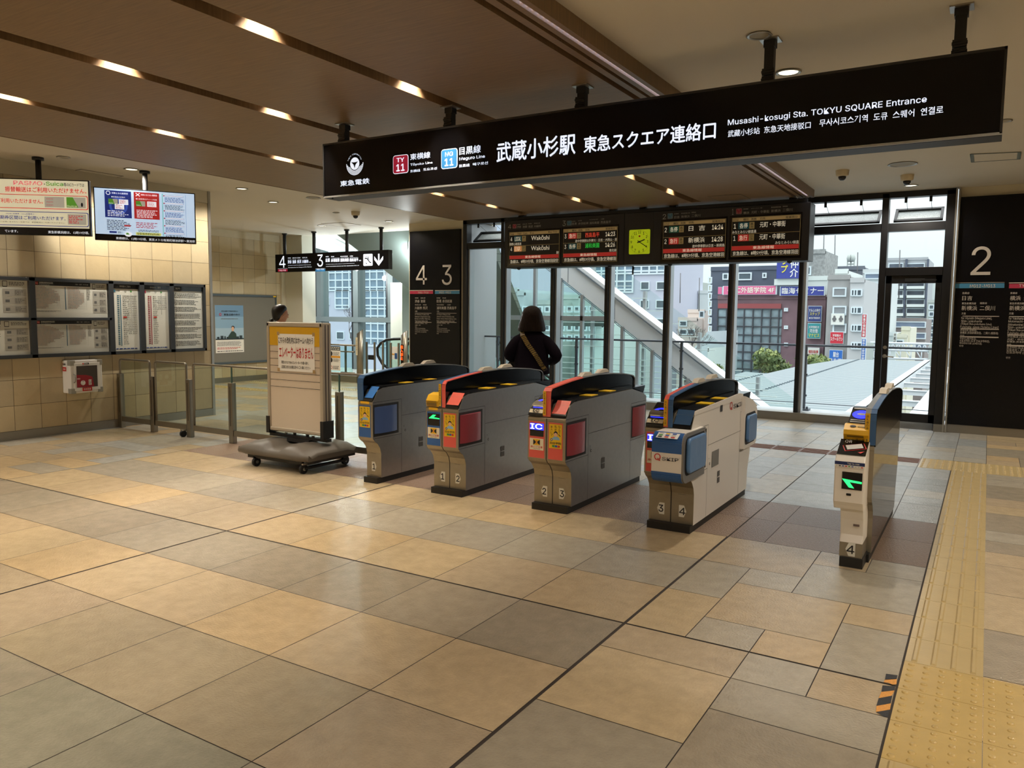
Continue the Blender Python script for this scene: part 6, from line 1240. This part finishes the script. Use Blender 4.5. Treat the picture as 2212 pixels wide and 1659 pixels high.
m = MB(mat('gutter_white', (224, 230, 234), .5)); m.box(-3.05, -2.78, 15.8, 51, -1.0, -.93); m.box(-2.85, -2.78, 15.8, 51, -1.3, -.95); m.build('edge_gutter', t)
m = MB(mat('fastener', (96, 108, 116), .6))
for (x0, y0), (x1, y1) in (((-6.4, 16), (-6.4, 50)), ((-8.2, 18), (-7.9, 34))):
    y = y0
    while y < y1: m.box(x0-.05, x0+.05, y, y+.06, -1.0, -.965); y += .42
m.build('ridge_fasteners', t)
m = MB(mat('canopy_post', (160, 168, 172), .5))
for y in (16, 26, 36, 46): m.box(-6, -5.8, y, y+.2, -6.5, -1.2)
m.build('canopy_post', t)
t = thing('station_canopy', 'narrower platform roof right of the tracks seen through the glazed door', 'roof', (1.5, 30, -1.2))
m = MB(ROOF); m.box(-1.3, 4.5, 15.8, 60, -1.2, -1.0); m.build('roof_sheet', t); m = MB(mat('gutter_white', (224, 230, 234), .5)); m.box(-1.64, -1.3, 15.8, 60, -1.15, -.98); m.box(-1.28, -1.22, 15.8, 60, -1.0, -.94); m.build('edge_gutter', t); m = MB(mat('canopy_post', (160, 168, 172), .5))
for y in (16, 26, 36, 46): m.box(2, 2.2, y, y+.2, -6.5, -1.2)
m.build('canopy_post', t)
for i, y in enumerate((17.6, 20.4, 23.6, 27.5, 31.5, 35, 38, 41, 44, 47.5)):
    m = MB(mat('gutter_white', (224, 230, 234), .5)); m.box(-2.8, -1.6, y, y+.12, -1.30, -1.12); m.box(-2.8, -1.6, y-.05, y+.17, -1.14, -1.11)
    tag(m.build('roof_beam'), 'white steel beam bridging the gap between the two platform roofs', 'beam', 'beams across the gap between the platform roofs')
m = MB(mat('ballast', (120, 122, 124), .9, noise=.6, nscale=3)); m.box(-60, 60, 12.9, 60, -7.0, -6.5); o = m.build('ground'); o['kind'] = 'structure'
m = MB(mat('street', (140, 144, 146), .9)); m.box(-260, 160, 60, 400, -9.2, -9.0); o = m.build('ground'); o['kind'] = 'structure'
for x in (-2.75, -1.68):
    m = MB(mat('rail_metal', (110, 104, 100), .5, metal=.5)); m.box(x-.035, x+.035, 13, 60, -6.5, -6.36); tag(m.build('track_rail'), 'railway rail running away below the gap in the roofs', 'rail', 'railway rails below the roofs')

r5 = random.Random(21)
WGL = mat('facade_glass', (118, 140, 158), .15, noise=.35, nscale=.6); WGD = mat('window_dark', (84, 98, 108), .15, noise=.3, nscale=.5); MUL = mat('facade_mullion', (214, 226, 232), .5)
def bld(name, label, Y, rects, wall, depth=12, zb=-9.0, cat='building'):
    """rects: (u0, v_top, u1) of each block as it stands at distance Y"""
    u0, v0, u1 = rects[0][:3]; a, b = at_y(u0, v0, Y), at_y(u1, v0, Y); t = thing(name, label, cat, ((a.x+b.x)/2, Y, zb), 'buildings beyond the station')
    for r_ in rects:
        u0, v0, u1 = r_[:3]; mt = r_[3] if len(r_) > 3 else wall; dy = r_[4] if len(r_) > 4 else 0; a, b = at_y(u0, v0, Y+dy), at_y(u1, v0, Y+dy); m = MB(mt); m.box(a.x, b.x, Y+dy, Y+dy+depth, zb, a.z); m.box(a.x, b.x, Y+dy-.1, Y+dy+.3, a.z-.25, a.z+.15)
        m.build('wall_block', t)
    return t
def win(t, Y, u0, v0, u1, v1, mt=None, frame=MUL, fw=.12, name='window', out=.0):
    a, b = at_y(u0, v1, Y), at_y(u1, v0, Y); m = MB(mt or WGD); m.box(a.x, b.x, Y-.10-out, Y+.05, a.z, b.z)
    for x0, x1, z0, z1 in ((a.x-fw, a.x, a.z-fw, b.z+fw), (b.x, b.x+fw, a.z-fw, b.z+fw), (a.x, b.x, a.z-fw, a.z), (a.x, b.x, b.z, b.z+fw)): m.box(x0, x1, Y-.16-out, Y+.02, z0, z1, frame)
    m.build(name, t)
def grid(t, Y, us, vs_, mt=None, fr=MUL, fw=.1, drop=()):
    P = at_y(us[0], vs_[0], Y); Q = at_y(us[-1], vs_[-1], Y); m = MB(mt or WGL); m.box(P.x, Q.x, Y-.06, Y+.03, Q.z, P.z)
    for u in us: x = at_y(u, vs_[0], Y).x; m.box(x-fw, x+fw, Y-.2, Y, Q.z, P.z, fr)
    for v in vs_: z = at_y(us[0], v, Y).z; m.box(P.x, Q.x, Y-.18, Y, z-fw, z+fw, fr)
    m.build('window_grid', t)
def sign(t, Y, u0, v0, u1, v1, mt, texts, name='sign_board', label=None, vertical=None):
    a, b = at_y(u0, v1, Y), at_y(u1, v0, Y); d = Deco((a.x, Y-.35, a.z), (1, 0, 0), (0, 0, 1), .02); w_, h = b.x-a.x, b.z-a.z
    m = d.mb; m.obox(d.o, d.r*w_, d.u*h, d.n*(-.25), MUL); d.rect(w_*.02, h*.03, w_*.98, h*.97, mt, 1)
    for s_, x0, y0, x1, y1, c_ in texts:
        (d.vtext if vertical else d.text)(s_, w_*x0, h*y0, w_*x1, h*y1, c_, 2, .03)
    o = d.build(name, t)
    return o
LIL = mat('lilac_wall', (190, 194, 210), .7)
t = bld('office_building', 'large pale lilac office building with white-gridded glass and small square windows', 90, [(560, 430, 1455.5)], LIL, 12)
vsL = [540, 560, 575, 590.6, 606.5, 622, 628]
grid(t, 90, [667, 682, 696, 711, 725.5, 740.5, 755, 770, 785, 800, 815, 831, 846, 861, 876, 892], vsL); grid(t, 90, [725.5, 740.5, 755], [628, 644, 659.6, 666.6]); grid(t, 90, [772, 787, 802, 817, 832, 847, 862, 877, 892], [628, 644, 659.6, 666.6, 682, 698, 714, 730, 746])
grid(t, 90, [652, 667], [500, 516, 532]); grid(t, 90, [692, 702, 712, 722, 730], [531, 545])
for u, v in ((668, 644), (697, 644), (668, 700), (700, 718), (729, 718), (757, 718)): win(t, 90, u, v, u+14, v+13.5)
for u, v in ((1386, 610), (1420, 610), (1351, 650), (1385, 650), (1419, 650), (1383, 690), (1417.5, 690)): win(t, 90, u, v, u+16, v+14.5)
grid(t, 90, [1284, 1301, 1318, 1334.6, 1351.8, 1369], [560, 575, 586, 592, 608.6, 625.8, 631.5]); grid(t, 90, [1369, 1387, 1404, 1421, 1438, 1455], [560, 575, 586, 592])
APG = mat('pale_grey_wall', (176, 184, 180), .8, noise=.06, nscale=.5); APW = mat('pale_white_wall', (214, 222, 220), .8); APP = mat('pale_peach_wall', (216, 204, 196), .8)
t = bld('apartment_block', 'pale grey stepped apartment block with a roof tower behind the bare tree', 110, [(1456, 648, 1511), (1487, 609, 1505, APG, 2), (1462, 640, 1500, APG, 1)], APG)
for u, v in ((1456, 655), (1456, 673), (1456, 692), (1456, 711), (1456, 730)): win(t, 110, u, v, u+10, v+8)
win(t, 110, 1497, 617, 1501, 622)
t = bld('apartment_block', 'white narrow block stepping down beside the dark building', 100, [(1509, 630, 1531), (1500, 690, 1528, APW, -6)], APW, 8)
win(t, 94, 1509, 707, 1520, 716); win(t, 94, 1508, 692, 1513, 697)
t = bld('house', 'peach coloured house with balconies below the grey stepped apartments', 85, [(1465, 688, 1506), (1486, 671, 1522, APP, 2)], APP, 5)
for u, v in ((1470, 695), (1470, 713), (1487, 713)): win(t, 85, u, v, u+13, v+8)
win(t, 85, 1515-2, 674, 1520, 684)
t = bld('house', 'white house with a steep light roof left of the dark building', 62, [(1502, 752, 1529)], APW, 8)
m = MB(mat('pale_roof', (190, 202, 208), .6)); a, b = at_y(1498, 756, 62), at_y(1530, 716, 62); m.prism([(a.x, 61.8, a.z), (b.x, 61.8, b.z), (b.x, 61.8, a.z-2), (a.x, 61.8, a.z-2)], (0, 9, 0)); m.build('roof', t)
DK = mat('dark_blue_grey_wall', (84, 92, 108), .7, noise=.1, nscale=.8); BRK = mat('plum_brick', (122, 98, 106), .8, noise=.15, nscale=1.2); REDP = mat('red_shopfront_band', (150, 74, 78), .6)
GRL2 = mat('speckled_grey_wall', (150, 152, 152), .85, noise=.35, nscale=4)
t = bld('mixed_use_building', 'dark grey and plum brick building with a pink sign and big window grid', 75, [(1534, 640, 1551, DK, .5), (1551, 641, 1784, BRK), (1536, 580, 1737, DK, 1.5), (1741, 543, 1783, GRL2, 1), (1738, 600, 1788, APW, .6)], DK, 7)
grid(t, 75, [1552, 1571, 1590, 1609, 1628, 1647, 1666, 1684], [667, 685, 704, 722, 740, 758, 776, 794, 812], mat('office_glass', (128, 146, 154), .12, noise=.5, nscale=.8), mat('dark_mullion', (58, 62, 70), .5), .05)
a, b = at_y(1552, 666, 75), at_y(1688, 656, 75); m = MB(REDP); m.box(a.x, b.x, 74.85, 75.1, a.z, b.z); m.build('red_band', t)
win(t, 76.5, 1597, 591, 1622, 603); win(t, 76.5, 1650, 592, 1654, 598); win(t, 76.5, 1564, 593, 1572, 602)
for v in (601, 618, 635, 652, 670, 688, 706): win(t, 75.5, 1533, v, 1536, v+9, mat('balcony_cream', (200, 200, 180), .6))
for v in (668, 706, 743): win(t, 75, 1697, v, 1700, v+2, WHITEP)
WS = mat('sign_white_letters', (240, 240, 240), .5); SBL = mat('sign_blue', (58, 70, 156), .5); SPK = mat('sign_pink', (218, 108, 150), .5)
sign(t, 74.8, 1563, 617, 1680, 637, SPK, [('CCC外語学院 4F', .10, .2, .96, .84, mat('sign_cream_letters', (244, 236, 224), .5))]); sign(t, 74.8, 1686, 618, 1784, 639, SBL, [('臨海セミナー', .05, .2, .97, .85, WS)])
sign(t, 75.6, 1553, 620, 1562, 636, SPK, [])
t2 = thing('billboard', 'tall blue rooftop billboard with yellow and white Japanese characters above the brick building', 'billboard', (at_y(1700, 600, 74).x, 74, 0))
a, b = at_y(1677, 602, 74), at_y(1731, 520, 74); d = Deco((a.x, 74, a.z), (1, 0, 0), (0, 0, 1), .03); w_, h = b.x-a.x, b.z-a.z; d.mb.obox(d.o, d.r*w_, d.u*h, d.n*(-.5), MUL); d.rect(0, 0, w_, h, SBL, 1); YLW = mat('sign_yellow_letters', (240, 226, 70), .5)
d.text('プ', w_*.20, h*.16, w_*.48, h*.36, YLW, 2, .05); d.text('ッ', w_*.20, h*.38, w_*.48, h*.56, YLW, 2, .05); d.text('介', w_*.58, h*.04, w_*.92, h*.26, WS, 2, .04); d.text('仲', w_*.58, h*.28, w_*.92, h*.50, WS, 2, .04); d.text('の', w_*.58, h*.54, w_*.92, h*.72, WS, 2, .04); d.build('billboard_face', t2)
m = MB(APW); a, b = at_y(1672, 616, 74.2), at_y(1735, 602, 74.2); m.box(a.x, b.x, 74.2, 74.7, a.z, b.z)
m.build('billboard_base', t2)
GRB = mat('grey_tile_wall', (158, 158, 158), .8, noise=.08, nscale=1.5); win(t, 76, 1743, 578, 1750, 592); TEALS = mat('sign_teal', (44, 150, 158), .5); SWH = mat('sign_paper', (226, 228, 222), .5); SRD = mat('sign_red', (196, 44, 62), .5); SB2 = mat('sign_bright_blue', (40, 104, 186), .5)
sign(t, 74.9, 1746, 661, 1777, 695, mat('sign_navy', (46, 66, 130), .5), [('すみふの仲介', .08, .62, .92, .82, WS), ('ステップ', .15, .4, .88, .6, YLW), ('◆住友不動産販売', .1, .18, .9, .3, WS)])
sign(t, 74.9, 1745, 698, 1775, 731, TEALS, [('大学受験生を', .1, .66, .9, .82, WS), ('河合塾', .18, .38, .8, .62, WS), ('マナビス', .1, .1, .92, .34, YLW)]); sign(t, 74.9, 1744, 751, 1772, 777, SWH, [('個別指導', .12, .55, .9, .8, REDI), ('学院フリーステップ', .08, .3, .92, .5, REDI), ('◀', .5, .05, .85, .28, REDI)])
t = bld('office_building', 'grey tiled office building with small windows and red and blue signs', 70, [(1789, 598, 1837, GRB), (1837, 604, 1868, mat('light_tile_wall', (190, 192, 194), .8), -.4), (1804, 585, 1832, APW, 2)], GRB, 9)
for v in (624, 664, 702): win(t, 70, 1802, v, 1826, v+14, mat('shutter_grey', (136, 140, 144), .6))
for v in (626, 664, 702, 740): grid(t, 69.6, [1840, 1846, 1852, 1862], [v, v+13], WGD, MUL, .05)
sign(t, 70, 1796, 677, 1826, 702, SWH, [('♣ ♣', .1, .3, .9, .8, GREYI)]); sign(t, 70, 1794, 717, 1824, 742, SRD, [('学習塾の', .2, .6, .8, .8, WS), ('スクールワン', .06, .25, .94, .55, WS)]); sign(t, 70, 1792, 756, 1822, 781, SB2, [('駿台', .3, .4, .72, .85, WS), ('現役・高校・中学部', .08, .1, .92, .3, WS)])
sign(t, 69.2, 1862, 678, 1873.5, 729, SRD, [('東進の個別指導', .2, .04, .8, .96, WS)], vertical=True); sign(t, 69.2, 1861, 731, 1872, 778, SB2, [('駿台小学部中学部', .2, .04, .8, .96, WS)], vertical=True)
t2 = thing('rooftop_sign', 'small logo letters standing on a rooftop frame beside thin antennas', 'rooftop sign', (at_y(1838, 570, 88).x, 88, 0)); m = MB(APG)
a, b = at_y(1830, 577, 88), at_y(1846, 561, 88); 
for x in (a.x, (a.x+b.x)/2, b.x): m.cyl((x, 88, a.z-2.2), (x, 88, b.z), .06, 6)
m.cyl((a.x, 88, a.z+.3), (b.x, 88, a.z+.3), .06, 6); m.lathe((a.x+.4, 88, b.z-.2), [(.3, 0), (.38, .35), (.3, .7)], 10); m.lathe((b.x-.4, 88, b.z-.2), [(.3, 0), (.38, .35), (.3, .7)], 10); m.build('sign_frame', t2)
t = bld('office_building', 'tall white slab-fronted building between the grey offices and the door frame', 84, [(1864, 585, 1915), (1790, 579, 1868, mat('slate_wall', (104, 110, 120), .7), 3)], mat('white_slab', (206, 212, 214), .7), 12)
for k in range(9): win(t, 84, 1870, 592+21*k, 1912, 601+21*k, mat('glass_blue_grey', (122, 138, 160), .2, noise=.3, nscale=.5))
for u, v0, v1 in ((1780, 505, 545), (1804, 508, 578), (1853, 545, 575), (1944, 540, 598), (1470, 590, 615), (1511, 600, 632)):
    a, b = at_y(u, v1, 83), at_y(u, v0, 83); m = MB(GREYI); m.cyl(a-V(0, 0, 2), b, .05, 6); o = m.build('roof_antenna'); tag(o, 'thin rooftop antenna mast against the pale sky', 'antenna', 'rooftop antennas')
t = bld('apartment_building', 'tall apartment building with rows of balconies seen through the glazed door', 130, [(1905, 560, 2005)], mat('apartment_wall', (170, 174, 178), .8), 14)
for k in range(8):
    v = 570+19.5*k
    for u0, u1 in ((1921, 1950), (1959, 1996)):
        win(t, 130, u0, v, u1, v+9, mat('balcony_dark_glass', (80, 88, 100), .3, noise=.5, nscale=.5)); a, b = at_y(u0-1, v+15, 129), at_y(u1+1, v+9, 129); m = MB(APW); m.box(a.x, b.x, 129, 130, a.z, b.z); m.build('balcony', t)  # dark mottled glass behind each balcony
m = MB(DK); a, b = at_y(1953, 700, 129.5), at_y(1956, 560, 129.5); m.box(a.x, b.x, 129.4, 130, a.z, b.z); a, b = at_y(1999, 700, 129.5), at_y(2003, 560, 129.5); m.box(a.x, b.x, 129.4, 130, a.z, b.z); m.build('blue_pilaster', t)
t = bld('office_building', 'low brown banded office building in front of the balconies', 100, [(1926, 689, 2001)], mat('brown_band_wall', (140, 132, 130), .8, noise=.1, nscale=1), 10)
for v in (697, 721, 742): win(t, 100, 1930, v, 1998, v+8, mat('glass_blue_grey', (122, 138, 160), .2, noise=.3, nscale=.5))
t = bld('office_building', 'pale cream shop building with a vertical white sign beyond the tracks', 88, [(1947, 708, 1967, mat('cream_wall', (216, 214, 196), .8)), (1936, 724, 1960, mat('cream_wall', (216, 214, 196), .8), -1), (1918, 720, 1936, APW, -2)], APW, 8)
sign(t, 85.8, 1929, 718, 1938, 752, SWH, [('大和証券', .15, .04, .85, .96, INK)], vertical=True); win(t, 87, 1937, 736, 1950, 743)
t = bld('apartment_block', 'distant grey towers at the right edge of the door glass', 120, [(2004, 650, 2040), (2012, 600, 2060, APW, 27)], APG, 14)
for k in range(7): win(t, 120, 2008, 660+15*k, 2016, 667+15*k)
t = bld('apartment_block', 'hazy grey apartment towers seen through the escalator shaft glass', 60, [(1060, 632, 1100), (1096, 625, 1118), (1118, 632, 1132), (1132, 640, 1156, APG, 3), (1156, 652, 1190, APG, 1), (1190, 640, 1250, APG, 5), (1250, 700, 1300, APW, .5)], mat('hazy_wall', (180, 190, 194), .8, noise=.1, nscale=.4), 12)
for u in range(1100, 1290, 16):
    for v in (664, 684, 704, 726): win(t, 60, u, v, u+7, v+8)
# truss gantry over the tracks
t = thing('track_gantry', 'white lattice gantry spanning the tracks beyond the roof', 'gantry', (-3, 54, -2)); m = MB(mat('gantry_white', (206, 214, 220), .5)); a, b = at_y(1880, 744, 54), at_y(2015, 744, 54); zt_, zb_ = at_y(1960, 742, 54).z, at_y(1960, 757, 54).z; z3 = at_y(1960, 775, 54).z
for z in (zt_, zb_, z3): m.cyl((a.x, 54, z), (b.x, 54, z), .07, 6)
n = 12
for i in range(n):
    x0, x1 = a.x+(b.x-a.x)*i/n, a.x+(b.x-a.x)*(i+1)/n; m.cyl((x0, 54, zb_), ((x0+x1)/2, 54, zt_), .04, 5); m.cyl(((x0+x1)/2, 54, zt_), (x1, 54, zb_), .04, 5); m.cyl((x0, 54, zb_), (x1, 54, z3) if i % 2 else (x0, 54, z3), .035, 5)
m.build('lattice', t); m = MB(APG); m.box(a.x-.2, a.x+.2, 53.9, 54.1, -6.5, zt_); m.box(b.x-.2, b.x+.2, 53.9, 54.1, -6.5, zt_); m.build('gantry_leg', t)
# trees
LEAF = mat('evergreen_leaf', (92, 112, 66), .6, noise=.4, nscale=2); LEAF2 = mat('evergreen_leaf_toplit', (134, 146, 84), .6, noise=.3, nscale=2); BARK = mat('bare_bark', (96, 88, 88), .8)
def bush(label, u, v, Y, rx, rz, n=1500):
    c = at_y(u, v, Y); t = thing('evergreen_tree', label, 'tree', (c.x, Y, -6.5), 'trees beyond the platform roofs'); m = MB(LEAF)
    lobes = [(V(r5.uniform(-.55, .55)*rx, r5.uniform(-.5, .5)*rx, r5.uniform(-.3, .5)*rz), r5.uniform(.4, .62)) for _ in range(9)]
    for _ in range(n):
        lc, lr = r5.choice(lobes); dv = V(r5.gauss(0, 1), r5.gauss(0, 1), r5.gauss(0, 1)).normalized(); p = c+lc+V(dv.x*rx, dv.y*rx, dv.z*rz)*lr*r5.uniform(.75, 1.05)
        a = V(r5.gauss(0, 1), r5.gauss(0, 1), r5.gauss(0, 1)).normalized(); b = a.cross(dv).normalized(); s_ = r5.uniform(.12, .24); m.face([p-a*s_, p+b*s_*.5, p+a*s_, p-b*s_*.5], LEAF2 if dv.z > .2 and r5.random() < .7 else LEAF)  # light from above put into the colour: paler leaves on upper sides
    for lc, lr in lobes: m.lathe(c+lc, [(.01, -lr*rz*.8), (lr*rx*.6, -lr*rz*.5), (lr*rx*.8, 0), (lr*rx*.6, lr*rz*.5), (.01, lr*rz*.8)], 10, LEAF)
    m.build('crown', t); m = MB(BARK); m.cyl((c.x, Y, -6.5), (c.x, Y, c.z), .2, 8, r2=.12); m.build('trunk', t)
bush('rounded evergreen tree in front of the plum brick building', 1667, 783, 60, 1.5, 1.0); bush('small evergreen at the foot of the dark building', 1532, 806, 50, .9, .6, 800); bush('evergreen bush below the white and red sign', 1755, 782, 56, 1.0, .5, 700)
def bare(label, u, v, Y, H, spread, seed):
    rr = random.Random(seed); c = at_y(u, v, Y); t = thing('bare_tree', label, 'tree', (c.x, Y, -6.5), 'bare winter trees'); m = MB(BARK)
    def br(p, dv, ln, r_, dep):
        q = p+dv*ln; m.cyl(p, q, r_, 5, r2=r_*.65)
        if dep == 0: return
        for _ in range(rr.choice((2, 3, 3))): br(q, (dv+V(rr.uniform(-1, 1), rr.uniform(-1, 1), rr.uniform(-.15, .6))*spread).normalized(), ln*rr.uniform(.6, .82), r_*.62, dep-1)
    br(V(c.x, Y, -6.5), V(0, 0, 1), (c.z+6.5)*.5, .16, 0); br(V(c.x, Y, -6.5+(c.z+6.5)*.5), V(0, 0, 1), H*.28, .11, 6); m.build('branches', t)
bare('bare tree in front of the peach house', 1483, 745, 58, 5.0, .7, 3); bare('bare tree outside the escalator hall windows', 762, 728, 60, 7.5, .75, 8)

for o in bpy.data.objects:
    if '_o' in o: del o['_o']
